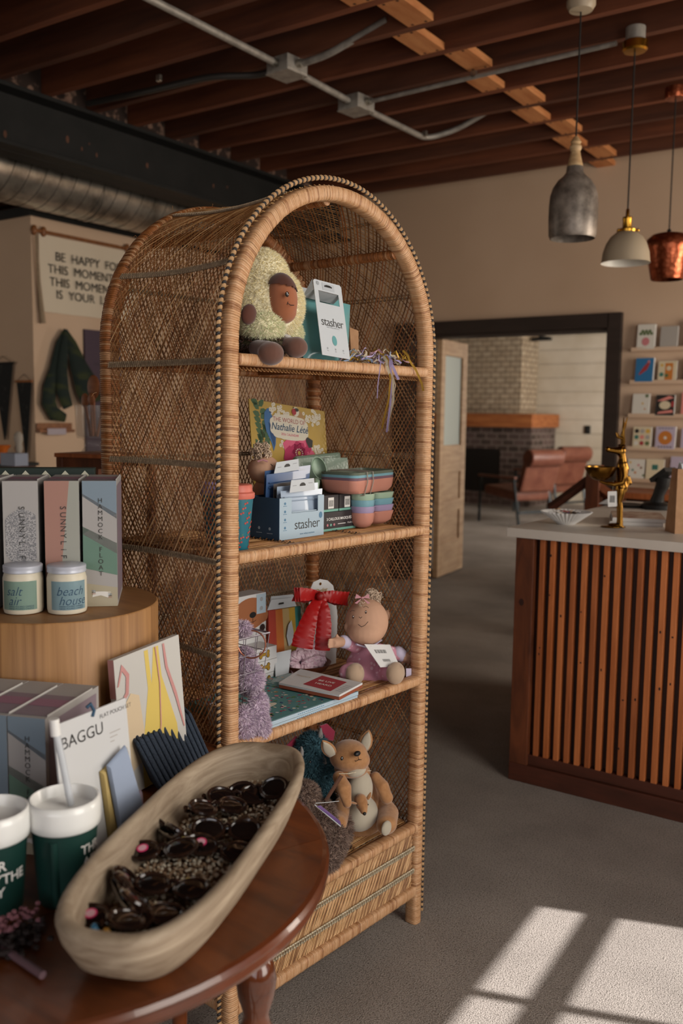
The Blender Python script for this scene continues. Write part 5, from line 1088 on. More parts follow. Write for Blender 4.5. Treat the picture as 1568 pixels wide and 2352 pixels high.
# --- shelf A: teal pouches with header card
mat('silicone_teal', '#62989a', .22, coat=.5); P('card_pale', '#b4b9bd', .55); P('card_grey', '#8f9396', .6); mat('silicone_sage', '#6f8a80', .3, coat=.3)
def quad_item(b, pts, th, m, n=None):
    p = [Vector(q) for q in pts]; n = n or (p[1]-p[0]).cross(p[3]-p[0]).normalized(); b.loft([[q for q in p], [q+n*th for q in p]], m); return n
t, T = item('teal_pouch', 'pair of teal silicone pouches behind a tall white header card, top shelf', 'storage pouch', (.40, .09, SA))
def puff(b, pl, m, d=.018, u=8, v=8, t0=None):
    """pillow between four corners (BL, BR, TR, TL)"""
    BL, BR, TR, TL = pl; n = (BR-BL).cross(TL-BL).normalized(); n = -n if n.y > 0 else n; G = []
    for s_ in (1, -1):
        g = []
        for i in range(v+1):
            for j in range(u+1):
                x, y = j/u, i/v; q = (BL.lerp(BR, x)).lerp(TL.lerp(TR, x), y); g.append(q+n*(s_*d*(sin(pi*x)**.6)*(max(0, 1-y*y*.85)**1.0)*(min(1, y*4+.3))))
        G.append(g)
    fs = [(i*(u+1)+j, i*(u+1)+j+1, (i+1)*(u+1)+j+1, (i+1)*(u+1)+j) for i in range(v) for j in range(u)]
    b.add(G[0], fs, m); b.add(G[1], [f[::-1] for f in fs], m)
def TP(px, py, t): return LT(px, py, t)
b = MB(T); P0 = [LT(697, 817, .075), LT(778, 820, .075), LT(786, 682, .105), LT(684, 677, .105)]; P0[0].z = P0[1].z = SA+.002; puff(b, P0, 'silicone_teal', .034, 14, 12); b.build('front_pouch', t, smooth=True)
b = MB(T); P0 = [LT(730, 815, .115), LT(799, 818, .115), LT(804, 700, .125), LT(720, 684, .125)]; P0[0].z = P0[1].z = SA+.002; puff(b, P0, 'silicone_teal', .02, 14, 12); b.build('rear_pouch', t, smooth=True)
b = MB(T); BL, BR, TR, TL = LT(739, 815, .018), LT(803, 826, .018), LT(773, 655, .062), LT(718, 640, .062)
BL.z = max(BL.z, SA+.012)
ex = (BR-BL).normalized(); ez = (TL-BL); ez = (ez-ex*ez.dot(ex)).normalized(); W_ = (BR-BL).length; H_ = ((TL-BL).dot(ez)); nn = ez.cross(ex).normalized(); 
if nn.dot(CV) < 0: nn = -nn
TRc = BL+ex*W_+ez*H_; sk = (TL-BL).dot(ex)
def card2(x, z, o=0): return BL+ex*(x*W_+sk*z*.9)+ez*(z*H_)+nn*o
out = [(0.02, 0), (.98, 0), (1, .02), (1, .97), (.95, 1), (.05, 1), (0, .97), (0, .02)]; hole = [(.16, .72), (.84, .72), (.84, .86), (.16, .86)]
for reg in ([(0, 0), (1, 0), (1, .70), (0, .70)], [(0, .70), (.14, .70), (.14, .86), (0, .86)], [(.86, .70), (1, .70), (1, .86), (.86, .86)], [(0, .86), (1, .86), (1, .975), (.95, 1), (.05, 1), (0, .975)]):
    b.loft([[card2(x, z, 0) for x, z in reg], [card2(x, z, .0012) for x, z in reg]], 'card_pale')
b.text('stasher', .030, card2(.5, .45, .002), ex, ez, 'ink', bold=-.008, space=.92); b.text('save what matters', .006, card2(.5, .385, .002), ex, ez, 'card_grey'); b.disc(card2(.5, .215, .002), .008, ex, ez, 'silicone_teal', 18, .012)
for x_ in (.22, .5, .78): b.text('tips', .004, card2(x_, .07, .002), ex, ez, 'card_grey'); b.disc(card2(x_, .1, .002), .0022, ex, ez, 'card_grey', 8)
b.poly([card2(x, z, .002) for x, z in ((.36, .925), (.64, .925), (.64, .94), (.56, .955), (.44, .955), (.36, .94))], 'black'); b.disc(card2(.14, .955, .002), .005, ex, ez, 'card_grey', 14); b.poly([card2(x, z, .0018) for x, z in ((.3, .88), (.72, .88), (.72, .975), (.3, .975))], P('card_pale2', '#a7acb1', .6))
b.build('header_card', t)
b = MB(T); b.loft([[card2(0, .86, -.001), card2(0, 1, -.001), card2(1, 1, -.001), card2(1, .86, -.001)], [card2(-.1, .80, -.028), card2(0, 1, -.002), card2(1, 1, -.002), card2(1, .80, -.028)]], 'card_grey', cap=False); b.build('card_fold', t)
t, T = item('packaged_bag', 'grey boxed bag with white hang card behind the avocado plush', 'packaged bag', (.37, .17, SA))
b = MB(T); p = [LT(664, 812, .17), LT(700, 815, .17), LT(700, 700, .17), LT(664, 700, .17)]; p[0].z = p[1].z = SA; n_ = quad_item(b, p, .03, P('pack_grey', '#4e4846', .6)); c = (p[0]+p[2])/2; b.text('stasher', .026, LT(682, 742, .168), (1, 0, 0), (0, 0, 1), 'black'); b.build('pouch', t)
b = MB(T); p = [LT(668, 700, .165), LT(700, 700, .165), LT(712, 664, .165), LT(670, 655, .165)]; quad_item(b, p, .002, 'card_pale'); b.poly([LT(676, 664, .163), LT(692, 667, .163), LT(692, 671, .163), LT(676, 668, .163)], 'black'); b.build('hang_card', t)
# kraft slip at right of pouches
t, T = item('kraft_slip', 'small kraft card with clear sleeve behind the ribbons on the top shelf', 'card', (.56, .2, SA))
b = MB(T); p = [LT(806, 800, .16), LT(822, 805, .16), LT(820, 760, .16), LT(800, 752, .16)]; p[0].z = p[1].z = SA; quad_item(b, p, .004, 'kraft'); b.build('card', t)
# --- ribbon streamers
rib = [P('rib_cream', '#b9ab93', .4), P('rib_gold', '#b58f3a', .35, metal=.4), P('rib_lilac', '#9d8fb5', .4), P('rib_pink', '#b08a95', .4), 'rib_cream', 'rib_gold', P('rib_blue', '#8b9bb5', .4)]
t, T = item('ribbon_garland', 'heap of cream, gold and lilac ribbon streamers trailing over the top shelf edge', 'ribbons', (.58, .09, SA))
rnd = random.Random(8)
def ribn(b, pts, w, m, tw=0):
    pts = [Vector(p) for p in pts]; n = len(pts); L = []; R_ = []
    for i, p in enumerate(pts):
        tt = (pts[min(i+1, n-1)]-pts[max(i-1, 0)]).normalized(); s_ = tt.cross(CV); s_ = (s_.normalized() if s_.length > .1 else CX)*w; s_ = Matrix.Rotation(tw*i, 3, tt) @ s_; L.append(p-s_); R_.append(p+s_)
    k = len(L); off = Vector((0, .0004, 0)); b.add(L+R_+[q+off for q in L+R_], [(i, i+1, k+i+1, k+i) for i in range(k-1)]+[(2*k+i, 3*k+i, 3*k+i+1, 2*k+i+1) for i in range(k-1)], m)
b = MB(T)
for k in range(105):
    c = LT(rnd.uniform(825, 930), 815, .10) ; c = Vector((rnd.uniform(.47, .66), rnd.uniform(.04, .15), SA+.006)); pts = []
    a = rnd.uniform(0, 6.28); L = rnd.uniform(.05, .11)
    for i in range(7): f = i/6; pts.append(c+Vector((cos(a+f*1.8)*L*(f-.5), sin(a+f*1.5)*L*.35*(f-.5), .004+rnd.uniform(0, .022)*sin(pi*f)+.002*(k % 8)+.012*f*(k % 3 == 0))))
    for q in pts: q.x = min(max(q.x, .41), CWD-.045); q.y = max(q.y, .0); q.z = max(q.z, SA+.002)
    ribn(b, pts, rnd.uniform(.001, .0032), rib[k % 7], .35)
b.build('ribbon_heap', t)
for pts, m, w in (([(885, 815), (890, 838), (897, 870), (893, 915), (882, 960), (877, 985)], 'rib_gold', 2.2), ([(880, 818), (888, 840), (902, 880), (903, 920), (893, 960), (890, 990)], 'rib_cream', 3), ([(884, 816), (896, 842), (898, 880), (896, 930), (890, 975), (888, 993)], 'rib_lilac', 2.4), ([(888, 818), (900, 838), (915, 872)], 'rib_lilac', 3), ([(925, 805), (940, 828), (955, 850), (968, 880), (972, 898)], 'rib_gold', 2.4), ([(873, 830), (868, 880), (866, 915)], 'rib_lilac', 1), ([(884, 820), (896, 845), (908, 885), (905, 900), (895, 935)], 'rib_cream', 1.2)):
    b = MB(T); q = []; pp = [LT(x, y, (-.012 if i else .01)) for i, (x, y) in enumerate(pts)]; pp[0].z = max(pp[0].z, SA+.012)
    pp.insert(1, Vector(((pp[0].x+pp[1].x)/2, -.006, max((pp[0].z+pp[1].z)/2, SA+.010)))); k = PPM(pp[0]); ribn(b, pp, w/k, m, .12); b.build('trailing_ribbon', t)

# --- shelf B: calendar
P('cal_yellow', '#a8893a', .5); P('cal_leaf', '#3f5a3c', .6); P('cal_stem', '#7a5a3a', .6); P('cal_white', '#c9c2b0', .6); P('cal_blue', '#3a6390', .6); P('cal_blue2', '#22426b', .6); P('cal_magenta', '#a3234f', .6); P('cal_pink', '#c75572', .6); P('cal_tan', '#a07c50', .6); P('cal_red', '#9a3038', .6)
TLp, TRp = LT(567, 916, .375), LT(741, 945, .375); Wc = TRp.x-TLp.x; base = Vector(((TLp.x+TRp.x)/2, .345, SB)); Hc = TLp.z-SB
t, T = item('wall_calendar', 'yellow illustrated wall calendar with birds and peony leaning at the back of the second shelf', 'calendar', base)
ez = Vector((0, .03, Hc)); Hl = ez.length; ez.normalize(); ex = Vector((TRp.x-TLp.x, 0, TRp.z-TLp.z)).normalized(); Wc = (TRp-TLp).length; O_ = Vector((TLp.x, .342, SB)); nn = Vector((0, -1, .1)).normalized()
def cp(x, z, o=0): return O_+ex*(x*Wc)+ez*(z*Hl)+nn*(.004+.00025*o)
b = MB(T); b.loft([[cp(x, z, -12) for x, z in ((0, 0), (1, 0), (1, 1), (0, 1))], [cp(x, z, 0) for x, z in ((0, 0), (1, 0), (1, 1), (0, 1))]], 'cal_yellow')
_cp = cp
def cp(x, z, o=0): return _cp(x, 1-(1-z)*.48, o)
def cd(x, z, r, m, o=1, ry=None): b.disc(cp(x, z, o), r, ex, ez, m, 14, ry)
def leafp(x, z, a, L, m, o=1, w=.3): b.poly([cp(x+cos(a)*L*f/Wc*1.0-sin(a)*L*g/Wc, z+(sin(a)*L*f+cos(a)*L*g)/Hl/.48, o) for f, g in ((0, 0), (.3, w), (.7, w*.8), (1, 0), (.7, -w*.8), (.3, -w))], m)
def stem(x0, z0, x1, z1, m, w=.0012, o=1): d = Vector((z1-z0, -(x1-x0), 0)).normalized(); b.poly([cp(x0-w/Wc*d.x, z0, o), cp(x0+w/Wc, z0, o), cp(x1+w/Wc, z1, o), cp(x1-w/Wc, z1, o)], m)
stem(.10, .98, .16, .2, 'cal_stem'); stem(.06, .1, .2, .55, 'cal_stem')
rnd = random.Random(2)
for k in range(16): z_ = .95-.05*k; sd_ = 1 if k % 2 else -1; leafp(.11+.03*(k/16)*2, z_, (.5 if sd_ > 0 else pi-.5)+rnd.uniform(-.2, .3), .028, 'cal_leaf')
for k in range(10): leafp(.06+.016*k, .15+.045*k, 1.2 if k % 2 else 2.2, .022, 'cal_leaf')
for cx, cz, n_, rr in ((.38, .88, 34, .13), (.80, .84, 34, .14), (.86, .25, 22, .11), (.44, .3, 14, .08)):
    for k in range(n_):
        a, r = rnd.uniform(0, 6.28), rnd.uniform(0, 1)**.5*rr; x, z = cx+cos(a)*r, cz+sin(a)*r*1.0
        if .02 < x < .98 and .02 < z < .98:
            cd(x, z, .0052, 'cal_white', 2+.1*k); cd(x, z, .0014, 'cal_tan', 2.05+.1*k)
b.poly([cp(x, z, 4) for x, z in ((.18, .82), (.22, .88), (.26, .86), (.27, .78), (.31, .62), (.31, .45), (.30, .3), (.27, .18), (.25, .3), (.19, .5), (.17, .68))], 'cal_blue'); b.poly([cp(x, z, 5) for x, z in ((.22, .66), (.29, .6), (.30, .4), (.28, .24), (.24, .42))], 'cal_blue2'); cd(.23, .83, .010, 'cal_blue', 5); cd(.25, .835, .002, 'black', 6)
b.poly([cp(x, z, 4) for x, z in ((.54, .88), (.6, .95), (.66, .92), (.72, .78), (.74, .62), (.66, .6), (.58, .7))], 'cal_tan'); cd(.59, .905, .013, 'cal_white', 5); cd(.565, .90, .009, 'cal_red', 6); cd(.60, .94, .009, 'black', 6, .005)
b.poly([cp(x, z, 6) for x, z in ((.72, .5), (.80, .44), (.79, .32), (.74, .3), (.70, .42))], 'black')
cd(.60, .2, .024, 'cal_magenta', 4.5)
for k in range(9): a = k*.7; leafp(.60+cos(a)*.04, .20+sin(a)*.05, a, .055, 'cal_magenta' if k % 2 else 'cal_pink', 4+k % 3, .5)
for k in range(7): a = k*.9; leafp(.60, .2, a, .035, 'cal_magenta', 7, .5)
cd(.60, .19, .006, 'cal_yellow', 9); 
for k in range(12): a = k*.52; cd(.60+cos(a)*.045, .19+sin(a)*.07, .0018, 'cal_white', 10)
lab = []
for k in range(40):
    a = 2*pi*k/40; c_, s_ = cos(a), sin(a); r = 1+.05*abs(sin(a*5)); lab.append(cp(.49+(abs(c_)**.55)*(1 if c_ > 0 else -1)*.245*r, .61+(abs(s_)**.7)*(1 if s_ > 0 else -1)*.205*r, 8))
b.poly(lab, 'cal_white'); b.text('THE WORLD OF', .0175, cp(.49, .725, 10), ex, ez, 'cal_red', bold=-.008); b.text('Nathalie Lété', .027, cp(.49, .60, 10), ex, ez, 'ink_blue', shear=.3, bold=.008); b.text('2026 CALENDAR', .0095, cp(.49, .485, 10), ex, ez, 'cal_pink')
cd(.56, .975, .002, 'black', 3)
b.build('calendar_cover', t)
# --- second baby doll, only head showing
P('skin_cloth', '#b48d74', .85); P('skin_dark', '#8b6753', .85); P('curl', '#b09a85', .95); P('curl_b', '#c7b39d', .95); P('doll_pink', '#b9838a', .8)
def curls(b, c, r, n_, seed=1, m=('curl', 'curl_b')):
    rnd = random.Random(seed)
    for k in range(n_):
        d = Vector((rnd.gauss(0, 1), rnd.gauss(0, 1), rnd.gauss(0, 1))).normalized()*r*rnd.uniform(.5, 1); o_ = c+d; rr = r*.22; a0 = rnd.uniform(0, 6); ax = Vector((rnd.gauss(0, 1), rnd.gauss(0, 1), rnd.gauss(0, 1))).normalized(); u = ax.orthogonal().normalized(); w = ax.cross(u)
        b.tube([o_+u*cos(a0+q)*rr+w*sin(a0+q)*rr+ax*rr*.15*q for q in (0, 1, 2, 3, 4, 5)], r*.055, m[k % 2], 4)
t, T = item('baby_doll', 'soft baby doll with curly topknot behind the blue pouches, second shelf', 'doll', (.36, .25, SB), 'soft baby dolls')
b = MB(T); blob(b, 606, 1078, .22, 38, 33, 'skin_cloth'); c = LT(608, 1150, .25); k = PPM(c); b.ell(c, (.04, .035, .06), 'skin_cloth'); b.build('head', t, remesh=.004)
b = MB(T); curls(b, LT(600, 1040, .22), .026, 150, 3); b.build('topknot', t, smooth=True); b = MB(T); c = LT(603, 1060, .19); b.tube([c+CX*-.012, c+CY*.004, c+CX*.012], .0022, 'doll_pink', 6); b.build('hair_ribbon', t)
b = MB(T); q = LT(622, 1070, .185); b.tube([q+CX*-.006+CY*.002, q+CY*.004, q+CX*.004], .0008, 'stitch', 4); b.tube([LT(632, 1080, .19), LT(638, 1076, .19)], .0008, 'stitch', 4); b.build('eyebrow', t)
# --- cups
P('cup_teal', '#1f6575', .4); P('cherry', '#a8382c', .5); P('cherry_leaf', '#4f7d4a', .5); P('coral_lid', '#c46a5a', .45); P('lilac_lid', '#8c7ba0', .45)
for px, py, tt_, lm, lb in ((566, 1260, .045, 'coral_lid', 'teal travel cup with cherry pattern and coral lid, second shelf left'), (576, 1215, .11, 'lilac_lid', 'travel cup with lilac lid behind the coral one, second shelf left')):
    c = LZ(px, py, SB); c.y = max(c.y, .05) if lm == 'coral_lid' else .15; c.x = .075 if lm == 'coral_lid' else .105; c.z = SB
    t, T = item('travel_cup', lb, 'cup', c, 'travel cups'); b = MB(); b.lathe([(.024, 0), (.025, .002), (.036, .118)], 'cup_teal', 36)
    rnd = random.Random(3)
    for k in range(70):
        z = .008+.105*((k*7) % 70)/70; a = k*2.4; r = .025+.011*z/.118+.0006; p = Vector((cos(a)*r, sin(a)*r, z)); ex_ = Vector((-sin(a), cos(a), 0)); ez_ = Vector((0, 0, 1))
        b.disc(p, .0024, ex_, ez_, 'cherry', 10); b.disc(p+ex_*.005+ez_*.002, .0022, ex_, ez_, 'cherry', 10); b.poly([p+ex_*.001+ez_*.003, p+ex_*.003+ez_*.008, p+ex_*.006+ez_*.010, p+ex_*.003+ez_*.005], 'cherry_leaf')
    b.build('cup_body', t, smooth=True, ang=50)
    b = MB(); b.lathe([(.037, .112), (.0385, .114), (.0385, .124), (.034, .127), (.033, .140), (.031, .142), (.001, .1405)], lm, 36); b.build('lid', t, smooth=True, ang=50)
# --- display box
P('box_navy', '#2c4a63', .55); P('box_pale', '#9fb2bf', .55); mat('silicone_navy', '#3a5680', .3, coat=.5); mat('silicone_pale', '#9aaabd', .3, coat=.4); P('print_blue', '#4f7794', .6)
D0 = LZ(641, 1242, SB); x0, x1, y0, y1, hh = D0.x, D0.x+.155, D0.y, D0.y+.10, .098
t, T = item('display_box', 'navy and pale blue open display box filled with silicone bags, second shelf', 'display box', (x0+.077, y0+.05, SB))
b = MB(T); th_ = .0015
b.box(((x0+x1)/2, (y0+y1)/2, SB+.001), (x1-x0, y1-y0, .002), 'box_pale'); b.box((x0, (y0+y1)/2, SB+hh/2), (th_, y1-y0, hh), 'box_navy'); b.box((x1, (y0+y1)/2, SB+hh/2), (th_, y1-y0, hh), 'box_pale'); b.box(((x0+x1)/2, y1, SB+hh/2), (x1-x0, th_, hh), 'box_navy')
for ax0, ax1, az in ((0, .26, 1), (.26, .86, .62), (.86, 1, 1)): b.box((x0+(x1-x0)*(ax0+ax1)/2, y0, SB+hh*az/2), ((x1-x0)*(ax1-ax0), th_, hh*az), 'box_pale')
yf_ = y0-.0012; b.text('stasher', .034, (x0+.095, yf_, SB+.032), (1, 0, 0), (0, 0, 1), 'ink', bold=-.006, space=.92); b.text('save what matters', .007, (x0+.095, yf_, SB+.010), (1, 0, 0), (0, 0, 1), 'print_blue')
for k in range(4): b.disc((x0+.018, yf_, SB+.085-.019*k), .0035, (1, 0, 0), (0, 0, 1), 'print_blue', 6); b.box((x0+.018, yf_, SB+.079-.019*k), (.012, .0003, .001), 'print_blue')
b.disc((x1-.012, yf_, SB+.05), .006, (1, 0, 0), (0, 0, 1), 'print_blue', 16, .008)
for k in range(2): b.disc((x0-.0012, y0+.03+.035*k, SB+.025), .004, (0, 1, 0), (0, 0, 1), 'box_pale', 6); b.box((x0-.0012, y0+.03+.035*k, SB+.014), (.0004, .018, .0012), 'box_pale')
b.poly([(x0+.042, yf_+.0, SB+.062), (x0+.128, yf_, SB+.062), (x0+.128, yf_, SB+.064), (x0+.042, yf_, SB+.064)], 'box_pale'); b.build('carton', t)
def bagitem(label, corners, m, hdr, d=.006):
    cs = [LT(*c) for c in corners]; base = (cs[0]+cs[1])/2; base.z = SB+.003; t, T = item('silicone_bag', label, 'silicone bag', base, 'silicone bags in the display box')
    cs[0].z = cs[1].z = SB+.003; b = MB(T); puff(b, cs, m, d); 
    for f in (.78, .86): b.tube([cs[0].lerp(cs[3], f).lerp(cs[1].lerp(cs[2], f), u)+Vector((0, -.0045, 0)) for u in (.04, .3, .7, .96)], .0014, m, 5)
    b.build('bag', t, smooth=True)
    if hdr:
        hc = [LT(*c) for c in hdr]; b = MB(T); q = quad_item(b, hc, .0012, 'card_pale'); nn_ = q if q.dot(CV) > 0 else -q; off = nn_*.0016; f = lambda x, y: hc[0].lerp(hc[1], x).lerp(hc[3].lerp(hc[2], x), y)+off
        b.poly([f(.38, .45), f(.62, .45), f(.62, .58), f(.55, .72), f(.45, .72), f(.38, .58)], 'black'); b.poly([f(.08, .5), f(.25, .5), f(.25, .56), f(.08, .56)], 'card_grey'); b.poly([f(.74, .6), f(.92, .6), f(.92, .66), f(.74, .66)], 'card_grey'); b.build('header', t)
bagitem('dark blue silicone bag with white header, standing at the back of the display box', [(602, 1150, y1-.02), (700, 1150, y1-.02), (713, 1068, y1-.012), (608, 1082, y1-.012)], 'silicone_navy', [(628, 1090, y1-.028), (686, 1078, y1-.028), (684, 1054, y1-.026), (634, 1062, y1-.026)])
bagitem('second dark blue silicone bag in the display box', [(606, 1150, y1-.04), (700, 1150, y1-.04), (712, 1078, y1-.032), (612, 1090, y1-.032)], 'silicone_navy', None)
bagitem('grey silicone bag in the middle of the display box', [(625, 1150, y0+.045), (722, 1150, y0+.045), (722, 1100, y0+.05), (628, 1112, y0+.05)], 'pack_grey', None, .005)
bagitem('pale silicone bag behind the front one in the display box', [(634, 1150, y0+.03), (728, 1150, y0+.03), (730, 1108, y0+.036), (636, 1118, y0+.036)], 'silicone_pale', None, .005)
bagitem('pale blue fruit-print silicone bag at the front of the display box', [(650, 1160, y0+.014), (736, 1155, y0+.014), (740, 1122, y0+.02), (644, 1128, y0+.02)], 'silicone_pale', [(664, 1132, y0+.008), (722, 1125, y0+.008), (720, 1098, y0+.010), (668, 1103, y0+.010)], .005)
# --- black gift boxes
P('gift_black', '#2a2426', .55); P('gift_teal', '#6fa393', .55); P('gift_pink', '#b56f78', .6)
G0 = LZ(742, 1222, SB); 
def gift(x0, y0, z0, w, d, h, label, big):
    t, T = item('gift_box', label, 'gift box', (x0+w/2, y0+d/2, z0), 'black gift boxes'); b = MB(T)
    b.box((x0+w/2, y0+d/2, z0+.003), (w, d, .006), 'gift_teal'); b.build('base', t, bevel=.0006); b = MB(T)
    b.box((x0+w/2, y0+d/2, z0+.006+(h-.006)/2), (w*1.005, d*1.005, h-.0065), 'gift_black'); yy_ = y0-.001
    if big:
        b.text('3 CAILLOUX MAGIQUES', .0098, (x0+w*.47, yy_, z0+h*.62), (1, 0, 0), (0, 0, 1), 'white', bold=.01, space=.9); b.text('Moulin Roty', .006, (x0+w*.84, yy_, z0+h*.35), (1, 0, 0), (0, 0, 1), 'white', shear=.3)
        for k, m in enumerate(('gift_pink', 'gift_teal', 'gift_pink')): b.disc((x0+w*(.12+.1*k), yy_, z0+h*.32), .0035, (1, 0, 0), (0, 0, 1), m, 10)
        b.box((x0+w*.55, yy_, z0+h*.34), (.03, .0003, .0015), 'white')
    else:
        bx = x0+w*.5; b.box((bx, yy_, z0+h*.52), (.022, .0006, .028), 'paper')
        for k in range(8): b.box((bx-.008+k*.0023, yy_-.0004, z0+h*.5), (.0011, .0003, .016), 'black')
    b.build('lid', t, bevel=.0006); return t
gw = .128; gift(G0.x-.0, G0.y, SB, gw, .085, .048, 'wide black gift box with white lettering, lowest of the three by the stacked plates', 1)
gift(G0.x+.002, G0.y+.004, SB+.0485, gw*.47, .08, .042, 'small black gift box with barcode sticker, left one on the wide box', 0)
gift(G0.x+gw*.5+.002, G0.y+.004, SB+.0485, gw*.47, .08, .042, 'small black gift box with barcode sticker, right one on the wide box', 0)
# --- stacked plates tower
P('sil_mint', '#93a892', .4); P('sil_blue', '#6f9aa6', .4); P('sil_lilac', '#9a8aa8', .4); P('sil_peach', '#b97f6e', .4); P('sil_olive', '#5a6355', .4); P('sil_navy2', '#33465a', .4); P('sil_mauve', '#6f5560', .4); P('cord_elastic', '#8d8478', .6)
def tray_shape(b, x0, y0, z0, w, d, h, m, r=.018, flare=.012, inv=False):
    def rr(w_, d_, z): return [Vector((x0+w/2+x, y0+d/2+y, z)) for x, y in rect(w_, d_, min(r, w_/2-.001, d_/2-.001), 5)]
    zs = [(1-flare*2/w, 0), (1-flare*.6/w, h*.3), (1, h)]; R1 = [rr(w*s_, d*s_, z0+(h-z if inv else z)) for s_, z in zs]; R2 = [rr(w*s_-.004, d*s_-.004, z0+(h-z if inv else z)+(-.0012 if inv else .0012)) for s_, z in reversed(zs)]
    b.loft(R1+R2, m)
x0, y0 = LZ(812, 1212, SB).x-.015, .085
for k, (m, nm) in enumerate((('sil_peach', 'peach'), ('sil_lilac', 'lilac'), ('sil_blue', 'blue'), ('sil_mint', 'mint green'))):
    z = SB+.0005+k*.0165; t, T = item('divided_plate', nm+' silicone divided plate, '+('lowest', 'second', 'third', 'topmost')[k]+' of the stack at the right of the second shelf', 'plate', (x0+.08, y0+.05, z), 'stacked divided plates')
    b = MB(T); c = Vector((x0+.032, y0+.028, z)); h = .040
    b.lathe([(.010, 0), (.022, .005), (.029, .016), (.0315, .032), (.032, h), (.030, h), (.027, .018), (.018, .008), (.001, .006)], m, 32, c); b.build('round_cup', t, smooth=True)
    b = MB(T); tray_shape(b, x0+.068, y0+.006, z+.004, .085, .10, h-.005, m, .022, .016); b.build('rectangular_well', t, smooth=True, ang=50)
    b = MB(T); b.box((x0+.067, y0+.03, z+h-.002), (.012, .04, .002), m); b.build('joining_web', t)
zt = SB+.0005+3*.0165+.042
for k, (m, nm) in enumerate((('sil_peach', 'peach'), ('sil_mauve', 'mauve'), ('sil_blue', 'navy and blue'), ('sil_olive', 'dark green'))):
    z = zt+k*.0068; b = MB(); tray_shape(b, -.11, -.055, 0, .22, .11, .034, m, .02, .016, inv=False)
    o = b.build('shallow_tray', smooth=True, ang=50); o.location = CM @ Vector((x0+.055, y0+.062, z)); o.rotation_euler = (0, 0, CRZ+.16); tag(o, nm+' shallow silicone tray, '+('lowest', 'second', 'third', 'topmost')[k]+' of the nested trays on the plates', 'tray', 'nested shallow trays')
b = MB()
for x_ in (-.055, -.025): b.tube([(x_, -.058, .055), (x_, -.060, .03), (x_-.002, -.052, -.004), (x_-.002, -.03, -.008)], .0016, 'cord_elastic', 6); b.tube([(x_, -.058, .055), (x_, .0, .058), (x_, .05, .056)], .0016, 'cord_elastic', 6)
o = b.build('elastic_cord', smooth=True); o.location = CM @ Vector((x0+.055, y0+.062, zt)); o.rotation_euler = (0, 0, CRZ+.16); tag(o, 'beige elastic cords tied around the nested trays', 'cord')
# --- sage trays and spoon behind
mat('silicone_green', '#6f8172', .35, coat=.2)
t, T = item('lunch_tray', 'sage green divided lunch tray standing on edge behind the black gift boxes', 'tray', (.62, .25, SB))
b = MB(T); p = [LT(700, 1140, .27), LT(778, 1140, .27), LT(772, 1040, .31), LT(668, 1050, .31)]; p[0].z = p[1].z = SB+.001; quad_item(b, p, .02, 'silicone_green'); b.build('rear_tray', t, bevel=.008)
b = MB(T); p = [LT(752, 1140, .22), LT(812, 1140, .22), LT(795, 1052, .25), LT(745, 1052, .25)]; p[0].z = p[1].z = SB+.001; quad_item(b, p, .004, 'silicone_green'); f = lambda x, y: p[0].lerp(p[1], x).lerp(p[3].lerp(p[2], x), y)
b.tube([f(0, .3), f(0, 1), f(1, 1), f(1, .3)], .003, 'silicone_green', 6); b.tube([f(.45, .3), f(.5, .6), f(.5, 1)], .003, 'card_pale', 6); b.tube([f(0, .95), f(.5, .4), f(1, .35)], .002, 'card_pale', 6); b.build('front_tray', t, smooth=True)
t, T = item('oval_spoon', 'sage green oval silicone spoon leaning before the green trays', 'spoon', (.56, .2, SB))
b = MB(T); c = LT(733, 1075, .19); k = PPM(c); R0 = [c+CX*(cos(a)*17/k)+CY*(sin(a)*27/k)+CX*(sin(a)*-6/k) for a in [2*pi*q/24 for q in range(24)]]; R1 = [c+(q-c)*.82-CV*.010 for q in R0]; R2 = [c+(q-c)*.4-CV*.016 for q in R0]; Rb = [q-CV*.004 for q in R0]; b.loft([[c+(q-c)*.5-CV*.020 for q in R0], [c+(q-c)*.95-CV*.014 for q in R0], Rb, R0, [c+(q-c)*.9 for q in R0], R1, R2], 'sil_mint')
e = LT(724, 1140, .17); e.z = SB+.004; b.tube([LT(728, 1100, .195), LT(726, 1118, .18), e], [.009, .007, .008], 'sil_mint', 10, flat=.5); b.build('spoon_body', t, smooth=True)

